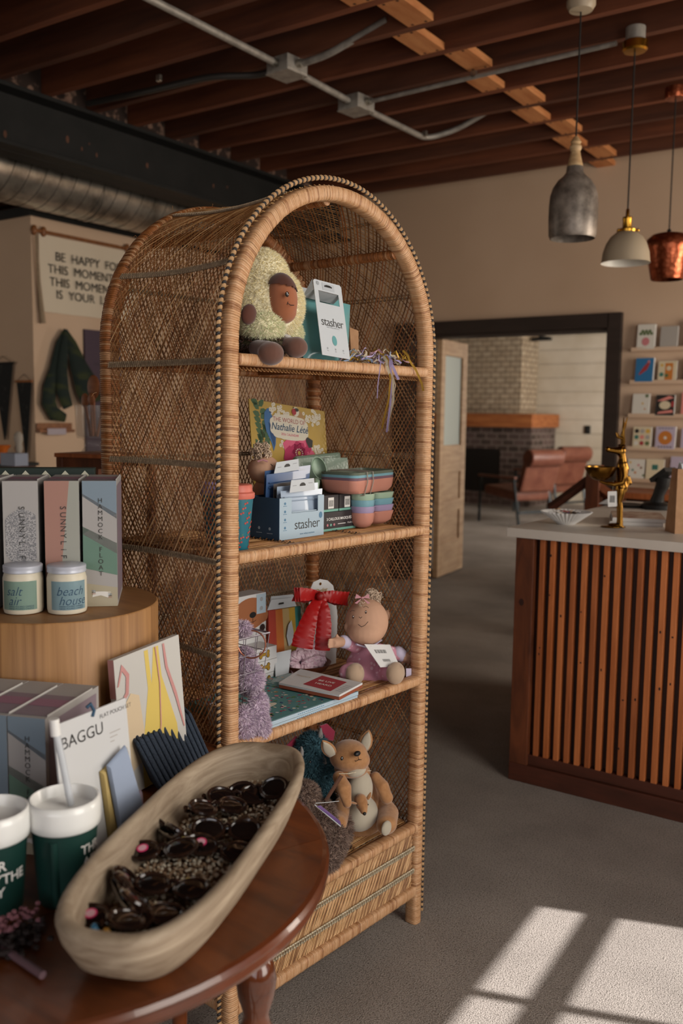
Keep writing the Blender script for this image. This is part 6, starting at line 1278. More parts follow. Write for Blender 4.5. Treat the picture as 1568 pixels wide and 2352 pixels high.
# ================= shelf C
P('book_teal', '#4e7f80', .55); 
def floral(b, O_, ex, ey, n_, w, d, seed, cols, nrm):
    rnd = random.Random(seed)
    for k in range(n_):
        u, v = rnd.uniform(.02, .98), rnd.uniform(.02, .98); c = O_+ex*(u*w)+ey*(v*d)+nrm*(.0003+.0001*(k % 5)); a = rnd.uniform(0, 3); e1 = ex*cos(a)+ey*sin(a); e2 = ey*cos(a)-ex*sin(a); r = rnd.uniform(.002, .006)
        b.disc(c, r, e1, e2, rnd.choice(cols), 7, r*rnd.uniform(.35, 1))
bk = LZ(613, 1680, SCc); bk2 = LZ(820, 1606, SCc)
for k in range(2):
    z = SCc+.0005+k*.0105; t, T = item('picture_book', ('lower', 'upper')[k]+' teal floral picture book of the pair on the third shelf', 'book', (bk.x+.15, .12, z), 'teal picture books')
    x_, w, d = bk.x-.02, (bk2.x-bk.x)+.02, .24; b = MB(T); b.box((x_+w/2, .012+d/2-.002*k, z+.005), (w, d, .0095), 'book_teal'); floral(b, Vector((x_, .012, z+.0099)), Vector((1, 0, 0)), Vector((0, 1, 0)), 320, w, d, 4, ['cal_magenta', 'cal_white', 'cal_red', 'cal_blue2', 'cherry_leaf', 'cal_tan', 'card_pale', 'gift_pink'], Vector((0, 0, 1)))
    if k: b.disc((x_+.10, .09, z+.0108), .03, (1, 0, 0), (0, 1, 0), 'cal_white', 20, .012)
    b.build('cover', t); b = MB(T); b.box((x_+w/2, .0095-.002*k, z+.005), (w*1.0, .003, .0088), 'box_pale'); b.text('THE ILLUSTRATED GARDEN' if False else 'BEATRICE ALEMAGNA' if False else '', .004, (x_+.1, .007, z+.005), (1, 0, 0), (0, 0, 1), 'ink'); 
    for q in range(14): b.box((x_+w*(.35+.02*q), .0078-.002*k, z+.005), (w*.011, .0004, .0016), 'print_blue')
    b.build('spine', t)
# packet
P('copper_card', '#8a4a34', .5); t, T = item('gift_packet', 'white and red printed packet with copper base lying on the teal books', 'packet', (.38, .08, SCc+.022))
zq = SCc+.0235; pk = [LZ(640, 1580, zq), LZ(790, 1612, zq), LZ(832, 1580, zq), LZ(690, 1548, zq)]
pk = [Vector((max(.04, min(CWD-.04, q.x)), max(q.y, -.012), zq)) for q in pk]; f = lambda x, y, o=0: pk[0].lerp(pk[1], x).lerp(pk[3].lerp(pk[2], x), y)+Vector((0, 0, o))
b = MB(T); b.loft([[q for q in pk], [q+Vector((0, 0, .008)) for q in pk]], 'copper_card'); b.build('base_card', t, bevel=.001)
b = MB(T); b.loft([[q+Vector((0, 0, .0085)) for q in pk], [q+Vector((0, 0, .0135)) for q in pk]], 'card_white'); b.poly([f(.34, .18, .0139), f(.82, .10, .0139), f(.82, .82, .0139), f(.40, .88, .0139)], 'cal_red'); b.text('BE LIVE', .015, f(.58, .58, .0144), (pk[1]-pk[0]), (pk[3]-pk[0]), 'white', bold=.01); b.text('HEARD', .015, f(.6, .38, .0144), (pk[1]-pk[0]), (pk[3]-pk[0]), 'white', bold=.01)
for k in range(5): b.poly([f(.86, .2+.1*k, .0139), f(.97, .2+.1*k, .0139), f(.97, .22+.1*k, .0139), f(.86, .22+.1*k, .0139)], 'card_grey')
b.text('Toujours', .012, f(.18, .62, .0139), (pk[1]-pk[0]), (pk[3]-pk[0]), 'rib_gold', shear=.3); b.build('sleeve', t, bevel=.0006)
b = MB(T); b.add([f(-.2, .1, .004), f(.15, .3, .012), f(.05, .9, .012), f(-.25, .6, .003), f(-.05, .45, .018)], [(0, 1, 4), (1, 2, 4), (2, 3, 4), (3, 0, 4)], 'film'); b.build('cellophane', t)
# copper bowl and scrunchies
mat('copper_bowl', '#7c4630', .3, metal=.7); cb = LZ(716, 1556, SCc+.001); cb.y += .035; cb.x += .012
t, T = item('copper_bowl', 'small copper bowl holding the pink scrunchies, third shelf', 'bowl', cb)
b = MB(); b.lathe([(.022, 0), (.034, .002), (.056, .014), (.070, .034), (.0685, .034), (.054, .017), (.03, .006), (.001, .005)], 'copper_bowl', 44); b.build('bowl_body', t, smooth=True, ang=60)
mat('scrunchie', '#b893a3', .9, col2='#dcc8cf', scale=(160, 160, 160), bump=.5)
for k, (dx, dy, dz, rz_) in enumerate(((-.030, -.010, .040, -.5), (.004, -.002, .042, -.9), (.034, .0, .040, -1.3))):
    b = MB(); N = 84; pts = []; rad = []
    for q in range(N): a = 2*pi*q/N; pts.append((cos(a)*.021, sin(a)*.021+.002*sin(a*13), .002*cos(a*17))); rad.append(.0145*(1+.22*sin(a*21)+.08*sin(a*37)))
    b.T = RT((0, 0, 0), (radians(72), .1*k, rz_)); b.tube(pts, rad, 'scrunchie', 14, closed=True); o = b.build('scrunchie', smooth=True); o.location = CM @ (cb+Vector((dx, dy, dz))); o.rotation_euler = (0, 0, CRZ); tag(o, ('left', 'middle', 'right')[k]+' crinkled pink scrunchie in the copper bowl', 'scrunchie', 'pink scrunchies')
# round tag and big red bow
t, T = item('round_gift_tag', 'white rounded gift tag standing behind the red bow', 'tag', (.53, .27, SCc))
b = MB(T); pts = [LT(x, y, .26) for x, y in ((712, 1470), (772, 1470), (775, 1415), (770, 1370), (765, 1345), (752, 1333), (735, 1330), (720, 1337), (712, 1355), (710, 1380))]; pts[0].z = pts[1].z = SCc+.001; b.loft([pts, [p+Vector((0, .002, 0)) for p in pts]], 'card_white'); b.disc(LT(736, 1341, .258), .004, (1, 0, 0), (0, 0, 1), 'brass', 14); b.text('Darling', .016, LT(738, 1356, .258), (1, 0, -.0), (0, 0, 1), 'rib_gold', shear=.3); b.build('card', t)
P('bow_red', '#760a0c', .45, spec=.4); P('bow_red2', '#900f10', .4)
t, T = item('red_bow', 'large red satin bow with two ruffled tails, third shelf', 'bow', (.53, .2, SCc+.04))
def bowband(b, path, w0, m, th=.0):  # path px list with half widths px, ruffled edges
    L, R_ = [], []
    N = len(path)
    P3 = [LT(x, y, tt) for x, y, w, tt in path]; k = PPM(P3[0]); fine = []
    for i in range(N-1):
        for q in range(8): f_ = q/8; fine.append((P3[i].lerp(P3[i+1], f_), (path[i][2]*(1-f_)+path[i+1][2]*f_)/k))
    fine.append((P3[-1], path[-1][2]/k)); rings = []
    for i, (p, w) in enumerate(fine):
        tn = (fine[min(i+1, len(fine)-1)][0]-fine[max(i-1, 0)][0]).normalized(); s_ = tn.cross(CV).normalized(); row = []
        for j in range(9):
            x = -1+j/4; ruf = (.0035*sin(i*1.9+j) if abs(x) > .7 else .0); row.append(p+s_*(x*w*(1+.03*sin(i*1.7)*(abs(x) > .9)))+CV*(ruf+.006*(1-x*x)*.6))
        rings.append(row)
    V = [q for r in rings for q in r]; n_ = len(rings); F = [(i*9+j, i*9+j+1, (i+1)*9+j+1, (i+1)*9+j) for i in range(n_-1) for j in range(8)]
    b.add(V, F, m); b.add([v-CV*.0008 for v in V], [f[::-1] for f in F], m)
b = MB(T); bowband(b, [(735, 1368, 9, .19), (712, 1366, 14, .175), (690, 1365, 15, .17), (676, 1366, 16, .185)], 0, 'bow_red2'); bowband(b, [(676, 1366, 16, .186), (700, 1372, 13, .20), (735, 1370, 8, .20)], 0, 'bow_red'); b.build('left_loop', t, smooth=True, ang=180)
b = MB(T); bowband(b, [(738, 1368, 9, .19), (760, 1370, 14, .175), (780, 1373, 15, .17), (798, 1375, 17, .185)], 0, 'bow_red2'); bowband(b, [(798, 1375, 16, .186), (770, 1378, 12, .20), (738, 1370, 8, .20)], 0, 'bow_red'); b.build('right_loop', t, smooth=True, ang=180)
b = MB(T); bowband(b, [(733, 1374, 9, .18), (718, 1400, 14, .165), (706, 1435, 19, .155), (697, 1465, 23, .15), (693, 1488, 24, .15)], 0, 'bow_red2'); b.build('left_tail', t, smooth=True, ang=180)
b = MB(T); bowband(b, [(738, 1374, 9, .18), (742, 1400, 15, .165), (744, 1435, 17, .155), (742, 1465, 18, .15), (740, 1494, 17, .15)], 0, 'bow_red2'); b.build('right_tail', t, smooth=True, ang=180)
b = MB(T); blob(b, 735, 1369, .17, 10, 10, 'bow_red', rd=9); b.build('knot', t, smooth=True)
# coloured pouches
P('pc_red', '#a53c2c', .35); P('pc_orange', '#bb6a2e', .35); P('pc_yellow', '#b9963e', .35); P('pc_sand', '#b59c6c', .35); P('pc_teal', '#3c8a86', .35)
t, T = item('striped_pouch', 'rainbow striped silicone pouch with white header cards behind the red bow', 'storage pouch', (.47, .3, SCc))
cs = [LT(618, 1495, .3), LT(694, 1495, .3), LT(690, 1392, .32), LT(616, 1402, .32)]; cs[0].z = cs[1].z = SCc+.03
b = MB(T); N = 5; cols = ['pc_red', 'pc_orange', 'pc_sand', 'pc_yellow', 'pc_teal']
f = lambda x, y: cs[0].lerp(cs[1], x).lerp(cs[3].lerp(cs[2], x), y)
for k in range(N):
    x0_, x1_ = k/N, (k+1)/N; rows_ = []
    for yq in range(7): y_ = yq/6; rows_.append([f(x0_, y_)+Vector((0, -.010*sin(pi*x0_)*(1-y_*.7), 0)), f(x1_, y_)+Vector((0, -.010*sin(pi*x1_)*(1-y_*.7), 0)), f(x1_, y_)+Vector((0, .008, 0)), f(x0_, y_)+Vector((0, .008, 0))])
    b.loft(rows_, cols[k])
b.poly([f(.5, .3)+Vector((0, -.012, 0)), f(.62, .35)+Vector((0, -.012, 0)), f(.66, .55)+Vector((0, -.012, 0)), f(.60, .78)+Vector((0, -.012, 0)), f(.5, .7)+Vector((0, -.012, 0)), f(.44, .5)+Vector((0, -.012, 0))], 'card_pale')
b.build('pouch', t, smooth=True, ang=50)
for k in range(2): b = MB(T); p = [LT(613+4*k, 1402-10*k, .308+.012*k), LT(680+2*k, 1392-10*k, .308+.012*k), LT(672, 1372-7*k, .310+.012*k), LT(622, 1378-8*k, .310+.012*k)]; quad_item(b, p, .001, 'card_pale'); b.poly([LT(640, 1389, .306), LT(652, 1387, .306), LT(651, 1383, .306), LT(641, 1385, .306)], 'black') if not k else None; b.build('header_card', t)
# navy pouch sliver right of the tails
# bear box
P('bear_tan', '#955c38', .6); t, T = item('bear_box', 'white box printed with a brown bear face, third shelf left', 'box', (.35, .33, SCc))
TLb, TRb = LT(540, 1360, .31), LT(612, 1360, .31); x0_, x1_, zt_ = TLb.x, TRb.x, TRb.z
b = MB(T); b.box(((x0_+x1_)/2, .34, (SCc+zt_)/2), (x1_-x0_, .055, zt_-SCc), 'card_white'); yy_ = .312
cx_, cz_ = LT(575, 1410, yy_).x, LT(575, 1410, yy_).z; r_ = .062
b.disc((cx_, yy_-.0002, cz_), r_, (1, 0, 0), (0, 0, 1), 'bear_tan', 30, r_*.68); b.disc((cx_+.045, yy_-.0004, cz_-.01), .02, (1, 0, 0), (0, 0, 1), 'bear_tan', 12)
b.disc((cx_+.008, yy_-.0008, cz_-.004), .012, (1, 0, 0), (0, 0, 1), 'black', 16, .008); b.disc((cx_+.035, yy_-.0008, cz_+.006), .003, (1, 0, 0), (0, 0, 1), 'black', 10, .006); b.tube([(cx_-.004, yy_-.001, cz_-.02), (cx_+.008, yy_-.001, cz_-.024), (cx_+.02, yy_-.001, cz_-.019)], .0007, 'stitch', 4); b.tube([(cx_+.008, yy_-.001, cz_-.012), (cx_+.008, yy_-.001, cz_-.023)], .0007, 'stitch', 4)
b.box((x1_-.018, yy_-.0005, zt_-.028), (.034, .0006, .052), 'box_pale')
for k in range(2): b.disc((x1_-.018, yy_-.0011, zt_-.016-.024*k), .006, (1, 0, 0), (0, 0, 1), 'card_grey', 8)
q = LT(602, 1441, yy_); b.poly([(q.x+cos(a)*r2, yy_-.0011, q.z+sin(a)*r2) for a, r2 in [(pi*k/12, .011 if k % 2 else .0085) for k in range(24)]], 'stitch'); b.build('carton', t, bevel=.001)
# three bone boxes
for k in range(3):
    z = SCc+.0005+k*.034; q0_ = LT(598, 1500, .24)
    t, T = item('bone_box', 'small white box with a gold bone emblem, '+('lowest', 'middle', 'topmost')[k]+' of three stacked', 'box', (.43, .27, z), 'white boxes with bone emblem')
    xa = LT(560, 1500, .25).x; xb = LT(637-4*k % 3, 1500, .25).x; b = MB(T); b.box(((xa+xb)/2, .285, z+.0165), (xb-xa, .07, .033), 'card_white'); c = Vector((xb-.045, .2494, z+.017))
    for m, s_, o_ in (('stitch', 1.25, 0), ('rib_gold', 1, -.0004)):
        b.box((c.x, c.y+o_, c.z), (.024*s_, .0004, .007*s_), m)
        for sx in (-1, 1):
            for sz in (-1, 1): b.disc((c.x+sx*.013, c.y+o_-.0003, c.z+sz*.0045), .005*s_, (1, 0, 0), (0, 0, 1), m, 10)
    b.build('carton', t, bevel=.001)
t, T = item('info_card', 'grey folded info card beside the bone boxes, third shelf', 'card', (.46, .25, SCc)); b = MB(T); p = [LT(632, 1550, .24), LT(662, 1552, .24), LT(668, 1492, .26), LT(630, 1500, .26)]; p[0].z = p[1].z = SCc+.022; quad_item(b, p, .0015, 'card_pale'); b.build('card', t)
# wire basket with lilac plush
P('wire', '#8d8890', .35, metal=.8); mat('copper_wire', '#9b6350', .3, metal=.8)
t, T = item('wire_basket', 'open wire basket with a copper ring handle at the left end of the third shelf', 'basket', (.10, .08, SCc))
bx0, bx1, by0, by1 = .042, .150, .03, .15; zb_, zt_ = SCc+.05, SCc+.215
def lv(f, sc): return [Vector((bx0+(bx1-bx0)*(.5+(x-.5)*sc), by0+(by1-by0)*(.5+(y-.5)*sc), zb_+(zt_-zb_)*f)) for x, y in ((0, 0), (1, 0), (1, 1), (0, 1))]
for f_, r_ in ((0, .0013), (.25, .001), (.5, .001), (.75, .001), (1, .0022)): b = MB(T); b.tube(lv(f_, .72+.28*f_), r_, 'wire', 6, closed=True); b.build('wire_ring', t)
lo_, hi_ = lv(0, .72), lv(1, 1)
for e in range(4):
    for k in range(3): f_ = k/3; b = MB(T); b.tube([lo_[e].lerp(lo_[(e+1) % 4], f_), hi_[e].lerp(hi_[(e+1) % 4], f_)], .0010, 'wire', 6); b.build('upright_wire', t)
for k in range(4): b = MB(T); b.tube([lo_[0].lerp(lo_[1], k/3), lo_[3].lerp(lo_[2], k/3)], .0010, 'wire', 6); b.build('floor_wire', t)
b = MB(T); c = LT(578, 1480, .03); b.tube([c+CX*(cos(a)*.030)+CY*(sin(a)*.030) for a in [-2.9+q*.25 for q in range(19)]], .0018, 'copper_wire', 7); b.build('ring_handle', t, smooth=True)
for z_ in (SCc+.025,): b = MB(T); b.box(((bx0+bx1)/2, (by0+by1)/2+.02, SCc+.0245), (.06, .06, .048), 'card_white'); b.build('plinth_block', t)
mats_l = [P('fur_lilac', '#c3b0c2', .95), P('fur_lilac_b', '#ad9aaf', .95), P('fur_lilac_c', '#d6c8d3', .95)]
t, T = item('lilac_plush', 'fluffy lilac plush toy with floppy limbs at the left end of the third shelf', 'plush toy', (.09, .05, SCc))
b = MB(T); E = [blob(b, 560, 1665, .02, 28, 42, 'fur_lilac', rd=24), blob(b, 590, 1640, .012, 24, 52, 'fur_lilac', rot=(0, .15, 0), rd=20), blob(b, 600, 1672, .008, 19, 26, 'fur_lilac', rd=18)]; E = [((e[0][0], e[0][1]-.0, max(e[0][2], SCc+.018)), e[1], e[2]) for e in E]; b.build('limbs', t, remesh=.004)
b = MB(T); fur(b, E, 6000, .010, mats_l, .0012, .2, 5); b.build('limb_fur', t)
b = MB(T); E = [blob(b, 575, 1560, .06, 30, 34, 'fur_lilac_b', rd=26), blob(b, 560, 1520, .08, 26, 32, 'fur_lilac_b', rd=26), blob(b, 556, 1445, .10, 20, 16, 'fur_lilac', rd=20)]; b.build('body', t, remesh=.004)
b = MB(T); fur(b, E, 6000, .010, mats_l, .0012, .2, 6); b.build('body_fur', t)
# baby doll
mat('doll_suit', '#dcbcc8', .85, col2='#c68b9d', scale=(62, 62, 62), kind='voronoi', lo=.26, hi=.31); P('suit_dot', '#d8b7c2', .85); P('suit_trim', '#b7afc4', .85)
t, T = item('baby_doll', 'soft baby doll in pink spotted pyjamas with a bow in its hair, third shelf right', 'doll', (.64, .12, SCc), 'soft baby dolls')
def limb(b, pts, m, n_=14):
    P3 = [LT(x, y, tt) for x, y, tt, r in pts]; k = PPM(P3[0]); b.tube(P3, [p[3]/k for p in pts], m, n_)
    b.ell(P3[-1], (pts[-1][3]/k,)*3, m, 14, 10); b.ell(P3[0], (pts[0][3]/k,)*3, m, 14, 10); return P3
b = MB(T); blob(b, 842, 1428, .10, 50, 54, 'skin_cloth'); blob(b, 838, 1450, .088, 42, 30, 'skin_cloth'); blob(b, 888, 1413, .13, 10, 14, 'skin_cloth', rd=7); blob(b, 797, 1440, .13, 9, 12, 'skin_cloth', rd=7)
limb(b, [(845, 1475, .12, 16), (845, 1495, .13, 18)], 'skin_cloth'); b.build('head', t, remesh=.003)
b = MB(T); limb(b, [(840, 1490, .13, 26), (832, 1520, .135, 38), (838, 1545, .13, 40)], 'doll_suit'); blob(b, 850, 1548, .12, 44, 22, 'doll_suit')
limb(b, [(815, 1483, .12, 17), (796, 1476, .12, 15), (788, 1474, .118, 14)], 'doll_suit'); limb(b, [(868, 1495, .11, 18), (900, 1500, .09, 16), (917, 1503, .075, 15)], 'doll_suit')
limb(b, [(825, 1545, .12, 20), (805, 1540, .12, 20), (797, 1545, .10, 19)], 'doll_suit'); limb(b, [(862, 1545, .11, 21), (885, 1545, .07, 20), (893, 1545, .05, 19)], 'doll_suit'); b.build('pyjamas', t, remesh=.003)
for pts in (((793, 1475, .118, 15), (789, 1474, .118, 15.5)), ((914, 1500, .078, 16), (920, 1504, .074, 16))): b = MB(T); limb(b, pts, 'suit_trim'); b.build('cuff', t, smooth=True)
b = MB(T); b.tube([LT(818, 1480, .085), LT(838, 1486, .078), LT(860, 1480, .082), LT(874, 1470, .10)], .0042, 'suit_trim', 8, flat=.6); b.build('collar', t, smooth=True)
# hands with stubby stitched fingers
for (c0, c1, fs) in (((785, 1474, .117), (762, 1477, .114), 9), ((922, 1504, .07), (937, 1513, .06), 14)):
    b = MB(T); a_ = LT(*c0); e_ = LT(*c1); k = PPM(a_); b.tube([a_, a_.lerp(e_, .6), e_], [12/k, 13/k, 11/k], 'skin_cloth', 12); d = (e_-a_).normalized(); s_ = d.cross(CV).normalized()
    for q in range(4): p = e_+s_*((q-1.5)*.0062); b.tube([p-d*.006, p+d*(.012+.002*(q in (1, 2)))], [.0042, .0036], 'skin_cloth', 8); b.ell(p+d*(.012+.002*(q in (1, 2))), (.0038,)*3, 'skin_cloth', 8, 6)
    p = a_.lerp(e_, .4)+s_*.012; b.tube([p, p+s_*.007+d*.007], [.0045, .0036], 'skin_cloth', 8); b.ell(p+s_*.007+d*.007, (.0038,)*3, 'skin_cloth', 8, 6); b.build('hand', t, remesh=.0022)
P('sole_cloth', '#a58d76', .9, sheen=.3)
for (px, py, tt, r) in ((815, 1548, .075, 25), (908, 1546, .012, 25)):
    b = MB(T); c, rr_ = sp(px, py, tt, r, r*1.05, r*.8); c.z = max(c.z, SCc+.028); b.ell(c, rr_, 'sole_cloth', 20, 14); k = PPM(c)
    for q in range(4): b.ell(c+CX*((q-1.5)*9.5/k)+CY*(15/k-abs(q-1.5)*.002)+CV*.010, (.0062, .0062, .008), 'sole_cloth', 10, 8)
    b.build('foot', t, remesh=.0025)
b = MB(T); curls(b, LT(856, 1372, .10), .023, 150, 9); curls(b, LT(830, 1385, .09), .010, 24, 10); b.build('topknot', t, smooth=True)
b = MB(T); c = LT(832, 1373, .072); k = PPM(c)
for sg in (-1, 1): b.poly([c, c+CX*(sg*14/k)+CY*(9/k), c+CX*(sg*17/k)-CY*(2/k)], 'doll_pink'); b.poly([c, c+CX*(sg*12/k)-CY*(14/k), c+CX*(sg*18/k)-CY*(12/k)], 'doll_pink')
b.ell(c, (.003,)*3, 'doll_pink', 8, 6); b.build('hair_ribbon', t)
for (px, py) in ((811, 1417), (840, 1406)): b = MB(T); c = LT(px, py, .052); b.ell(c, (.0032, .0022, .0045), P('iris_brown', '#3a2018', .2), 12, 8); b.ell(c+CV*.0025+CY*.0015, (.0011,)*3, 'white', 6, 5); b.build('eye', t, smooth=True)
b = MB(T); b.tube([LT(822, 1434, .047), LT(830, 1440, .044), LT(838, 1436, .044), LT(845, 1428, .048)], .0008, 'stitch', 5); b.build('mouth', t); b = MB(T); b.tube([LT(824, 1417, .047), LT(828, 1420, .045), LT(831, 1417, .047)], .0008, 'stitch', 5); b.build('nose', t)
for q in (((804, 1405), (809, 1402), (814, 1403)), ((834, 1395), (840, 1392), (846, 1396))): b = MB(T); b.tube([LT(x, y, .052) for x, y in q], .0006, 'stitch', 4); b.build('eyebrow', t)
t2, T2 = item('barcode_tag', 'white barcode swing tag pinned on the pyjama doll', 'tag', LT(880, 1510, .045)); b = MB(T2); p = [LT(x, y, tt) for x, y, tt in ((876, 1532, .035), (917, 1529, .035), (896, 1480, .06), (837, 1482, .06))]; p = [LT(873, 1533, .03), LT(917, 1531, .03), LT(895, 1481, .06), LT(836, 1480, .06)]; n_ = quad_item(b, p, .0012, 'card_white'); f = lambda x, y: p[0].lerp(p[1], x).lerp(p[3].lerp(p[2], x), y)+CV*.0022
for k in range(12): b.poly([f(.25+.04*k, .62), f(.25+.04*k+(.02 if k % 3 else .03), .62), f(.25+.04*k+(.02 if k % 3 else .03), .78), f(.25+.04*k, .78)], 'black')
for k in range(10): b.poly([f(.35+.035*k, .25), f(.35+.035*k+.02, .25), f(.35+.035*k+.02, .36), f(.35+.035*k, .36)], 'black')
b.build('card', t2); b = MB(T2); b.tube([LT(852, 1484, .055), LT(856, 1480, .06), LT(852, 1477, .07)], .0006, 'white', 5); b.build('loop', t2)
b = MB(T); p = [LT(932, 1560, .03), LT(944, 1563, .03), LT(944, 1535, .03), LT(932, 1535, .03)]; quad_item(b, p, .0008, 'suit_trim'); b.build('care_label', t)

# ================= shelf D
# teal creature
mats_t = [P('fur_teal', '#3c606c', .95), P('fur_teal_b', '#2c4e5b', .95), P('fur_teal_c', '#4f7682', .95)]; P('velvet_magenta', '#98123f', .6, sheen=.6); P('horn_grey', '#858280', .8)
t, T = item('teal_plush', 'shaggy teal plush creature with magenta wings at the back of the lowest shelf', 'plush toy', (.47, .24, SD))
b = MB(T); E = [blob(b, 720, 1775, .20, 46, 62, 'fur_teal'), blob(b, 716, 1722, .20, 36, 40, 'fur_teal')]; c = LT(728, 1850, .22); c.z = SD+.05; b.ell(c, (.055, .05, .05), 'fur_teal'); E.append((tuple(c), (.055, .05, .05), None)); b.build('body', t, remesh=.005)
b = MB(T); fur(b, E, 9000, .012, mats_t, .0013, .15, 8); b.build('fur', t)
for pts in (((682, 1690), (660, 1712), (648, 1722), (664, 1735), (682, 1765), (690, 1740)), ((735, 1668), (752, 1662), (770, 1680), (766, 1702), (748, 1700))):
    b = MB(T); p = [LT(x, y, .235) for x, y in pts]; b.loft([p, [q+Vector((0, .006, 0)) for q in p]], 'velvet_magenta'); b.build('wing', t, bevel=.002)
for pts, r in ((((692, 1735, .17), (693, 1725, .17), (692, 1715, .17)), 5), (((734, 1695, .18), (735, 1685, .18), (736, 1672, .18)), 7), (((745, 1755, .16), (744, 1745, .16), (742, 1735, .16)), 6)): b = MB(T); p = [LT(*q) for q in pts]; k = PPM(p[0]); b.tube(p, [r/k, r*.9/k, r*.35/k], 'horn_grey', 10); b.build('horn', t, smooth=True)
b = MB(T); b.ell(LT(712, 1750, .145), (.003,)*3, 'eye_black', 10, 8); b.build('eye', t, smooth=True)
# kangaroo
mat('roo_tan', '#96683f', .9, col2='#a87a50', scale=(60, 60, 60), sheen=.4); P('roo_white', '#a9a08f', .9, sheen=.4); P('roo_dark', '#83543a', .9, sheen=.4); P('nose_black', '#141212', .45)
t, T = item('kangaroo_plush', 'tan plush kangaroo with a joey in its pouch on the lowest shelf', 'plush toy', (.59, .08, SD))
b = MB(T); blob(b, 800, 1735, .085, 45, 34, 'roo_tan', rot=(0, -.15, 0)); blob(b, 820, 1745, .065, 30, 25, 'roo_tan'); blob(b, 806, 1765, .085, 40, 18, 'roo_tan')
limb(b, [(825, 1775, .11, 26), (828, 1815, .115, 38), (826, 1860, .11, 52), (826, 1882, .11, 50)], 'roo_tan'); b.build('body', t, remesh=.0035)
for pts in (((764, 1735, .10), (752, 1722, .10), (740, 1700, .10)), ((836, 1722, .10), (842, 1703, .10), (847, 1676, .10))):
    p = [LT(*q) for q in pts]; k = PPM(p[0]); d = (p[2]-p[0]).normalized(); s_ = d.cross(CV).normalized()
    for m, w, o_, nm in (('roo_tan', 15, 0, 'ear'), ('roo_white', 11, .004, 'inner_ear')):
        b = MB(T); L = (p[2]-p[0]).length; rings = []
        for i in range(9): f_ = i/8; ww = w/k*sin(pi*min(.98, f_*.78+.2))**.8*(1 if f_ < .95 else .4); c = p[0]+d*(L*f_*(1 if nm == 'ear' else .92)); rings.append([c+s_*(cos(a)*ww)+CV*(sin(a)*.0035+o_) for a in [2*pi*q/12 for q in range(12)]])
        b.loft(rings, m); b.build(nm, t, smooth=True, ang=80)
b = MB(T); E2 = blob(b, 826, 1812, .078, 34, 44, 'roo_white', rd=28); blob(b, 816, 1768, .062, 27, 14, 'roo_white', rot=(0, -.1, 0), rd=24); b.build('white_chest', t, remesh=.003)
b = MB(T); c, r = sp(828, 1868, .078, 45, 40, 36); c.z = max(c.z, SD+.042); b.ell(c, r, 'roo_white', 24, 16); b.build('pouch', t, smooth=True)
for pts, r1, r2 in (([(778, 1785, .08), (790, 1810, .055), (797, 1845, .045)], 15, 11), ([(862, 1785, .07), (878, 1805, .045), (888, 1832, .03)], 13, 15)): b = MB(T); p = [LT(*q) for q in pts]; k = PPM(p[0]); b.tube(p, [r1/k, (r1+4)/k, r2/k], 'roo_tan', 14, flat=.8); b.ell(p[-1], (r2/k,)*3, 'roo_tan', 14, 10); b.ell(p[0], (r1/k,)*3, 'roo_tan', 14, 10); b.build('arm', t, remesh=.003)
for pts, rr_ in (([(868, 1838, .09), (890, 1870, .04), (888, 1893, .005)], (24, 26, 22)), ([(785, 1850, .10), (778, 1880, .08), (775, 1892, .06)], (20, 22, 20))):
    b = MB(T); p = [LT(*q) for q in pts]; p[-1].z = max(p[-1].z, SD+.02); k = PPM(p[0]); b.tube(p, [q/k for q in rr_], 'roo_tan', 14); b.ell(p[-1], (rr_[2]*1.15/k, rr_[2]/k, rr_[2]/k), 'roo_tan', 16, 12); b.ell(p[0], (rr_[0]/k,)*3, 'roo_tan'); b.build('leg', t, remesh=.003)
b = MB(T); c, r = sp(887, 1902, -.013, 17, 17, 8); b.ell(c, r, 'roo_white', 16, 10); b.build('foot_pad', t, smooth=True)
b = MB(T); c = LT(820, 1731, .035); b.ell(c, (.011, .007, .0068), 'nose_black', 16, 10); b.build('nose', t, smooth=True)
for px, py, tt in ((785, 1742, .050), (836, 1730, .052)): b = MB(T); c = LT(px, py, tt); b.ell(c, (.0045, .0035, .0055), 'eye_black', 12, 8); b.ell(c+CV*.0035+CY*.002, (.0012,)*3, 'white', 6, 5); b.build('eye', t, smooth=True)
b = MB(T); b.tube([LT(822, 1738, .033), LT(824, 1745, .035), LT(816, 1749, .037), (LT(815, 1746, .038))], .0009, 'stitch', 5); b.tube([LT(824, 1745, .035), LT(831, 1745, .037), LT(833, 1740, .039)], .0009, 'stitch', 5); b.build('mouth', t)
b = MB(T); limb(b, [(828, 1838, .045, 15), (832, 1850, .035, 14), (835, 1862, .024, 9)], 'roo_tan'); b.build('joey_head', t, remesh=.0022)
for (a0_, a1_) in (((816, 1845), (803, 1843)), ((843, 1836), (851, 1820))): b = MB(T); p0_, p1_ = LT(*a0_, .045), LT(*a1_, .045); b.tube([p0_, p0_.lerp(p1_, .5), p1_], [.005, .007, .002], 'roo_tan', 10, flat=.5); b.build('joey_ear', t, smooth=True)
for px, py in ((821, 1850), (845, 1848)): b = MB(T); b.ell(LT(px, py, .022), (.002,)*3, 'eye_black', 8, 6); b.build('joey_eye', t, smooth=True)
b = MB(T); b.ell(LT(837, 1869, .016), (.005, .004, .0045), 'nose_black', 12, 8); b.build('joey_nose', t, smooth=True)
b = MB(T); b.tube([LT(778, 1777, .06), LT(800, 1777, .045), LT(830, 1771, .045), LT(852, 1770, .06)], .0011, 'twine_pale', 5); b.build('neck_cord', t)
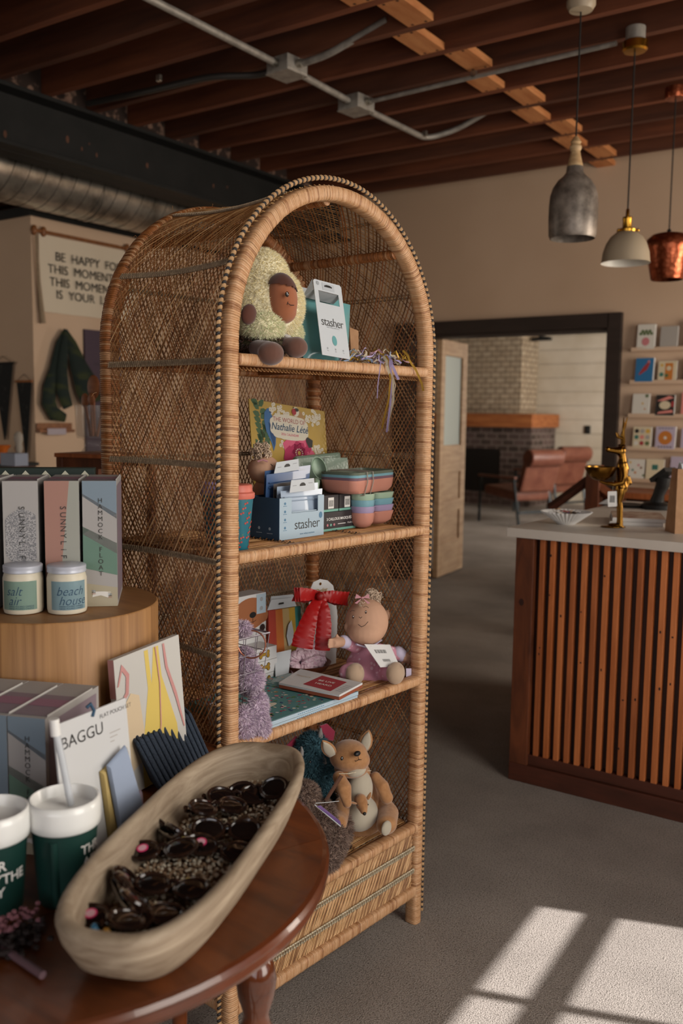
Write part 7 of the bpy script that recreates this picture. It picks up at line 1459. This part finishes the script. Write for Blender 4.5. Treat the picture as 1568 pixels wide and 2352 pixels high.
t2, T2 = item('hang_tag', 'thin folded hang tag on the kangaroo neck cord', 'tag', LT(765, 1810, .05)); b = MB(T2); p = [LT(744, 1838, .05), LT(750, 1838, .06), LT(786, 1782, .06), LT(780, 1779, .05)]; quad_item(b, p, .003, P('tag_brown', '#55392d', .5)); b.build('card', t2)
# sloth
mats_s = [P('fur_taupe', '#7a6458', .95, sheen=.3), P('fur_taupe_b', '#66524a', .95), P('fur_taupe_c', '#8f7a6d', .95)]
t, T = item('sloth_plush', 'taupe furry plush with long hanging limbs and black claws on the lowest shelf', 'plush toy', (.40, .08, SD))
b = MB(T); E = [blob(b, 700, 1835, .10, 34, 40, 'fur_taupe'), blob(b, 735, 1885, .06, 34, 46, 'fur_taupe', rot=(0, .5, 0)), blob(b, 765, 1940, .02, 30, 44, 'fur_taupe', rot=(0, .3, 0)), blob(b, 750, 1975, .01, 28, 22, 'fur_taupe'), blob(b, 790, 1910, .07, 17, 38, 'fur_taupe', rot=(0, .2, 0))]
b.build('body', t, remesh=.005); b = MB(T); fur(b, E, 12000, .011, mats_s, .0012, .2, 9); b.build('fur', t)
for k in range(3): b = MB(T); p0_ = LT(790+3*k, 1935+4*k, .045); b.tube([p0_, LT(795+2*k, 1945+3*k, .03), LT(794+k, 1952+2*k, .03)], [.004, .003, .001], 'black', 7); b.build('claw', t, smooth=True)
for k in range(2): b = MB(T); b.tube([LT(735+12*k, 1992, -.012), LT(730+12*k, 1998, -.022), LT(728+12*k, 2003, -.022)], [.004, .003, .001], 'black', 7); b.build('claw', t, smooth=True)
t2, T2 = item('purple_swing_tag', 'purple swing tag with white edge lying on the taupe plush', 'tag', LT(752, 1870, .03)); b = MB(T2); p = [LT(726, 1852, .02), LT(782, 1896, .0), LT(780, 1886, -.0), LT(735, 1850, .02)]; quad_item(b, p, .0015, P('tag_purple', '#5d4479', .5)); b.build('card', t2); b = MB(T2); b.tube([LT(722, 1848, .022), LT(782, 1898, -.001)], .0013, 'card_pale', 5); b.tube([LT(724, 1845, .022), LT(750, 1843, .02), LT(778, 1840, .03)], .0009, 'card_pale', 5); b.build('string', t2)
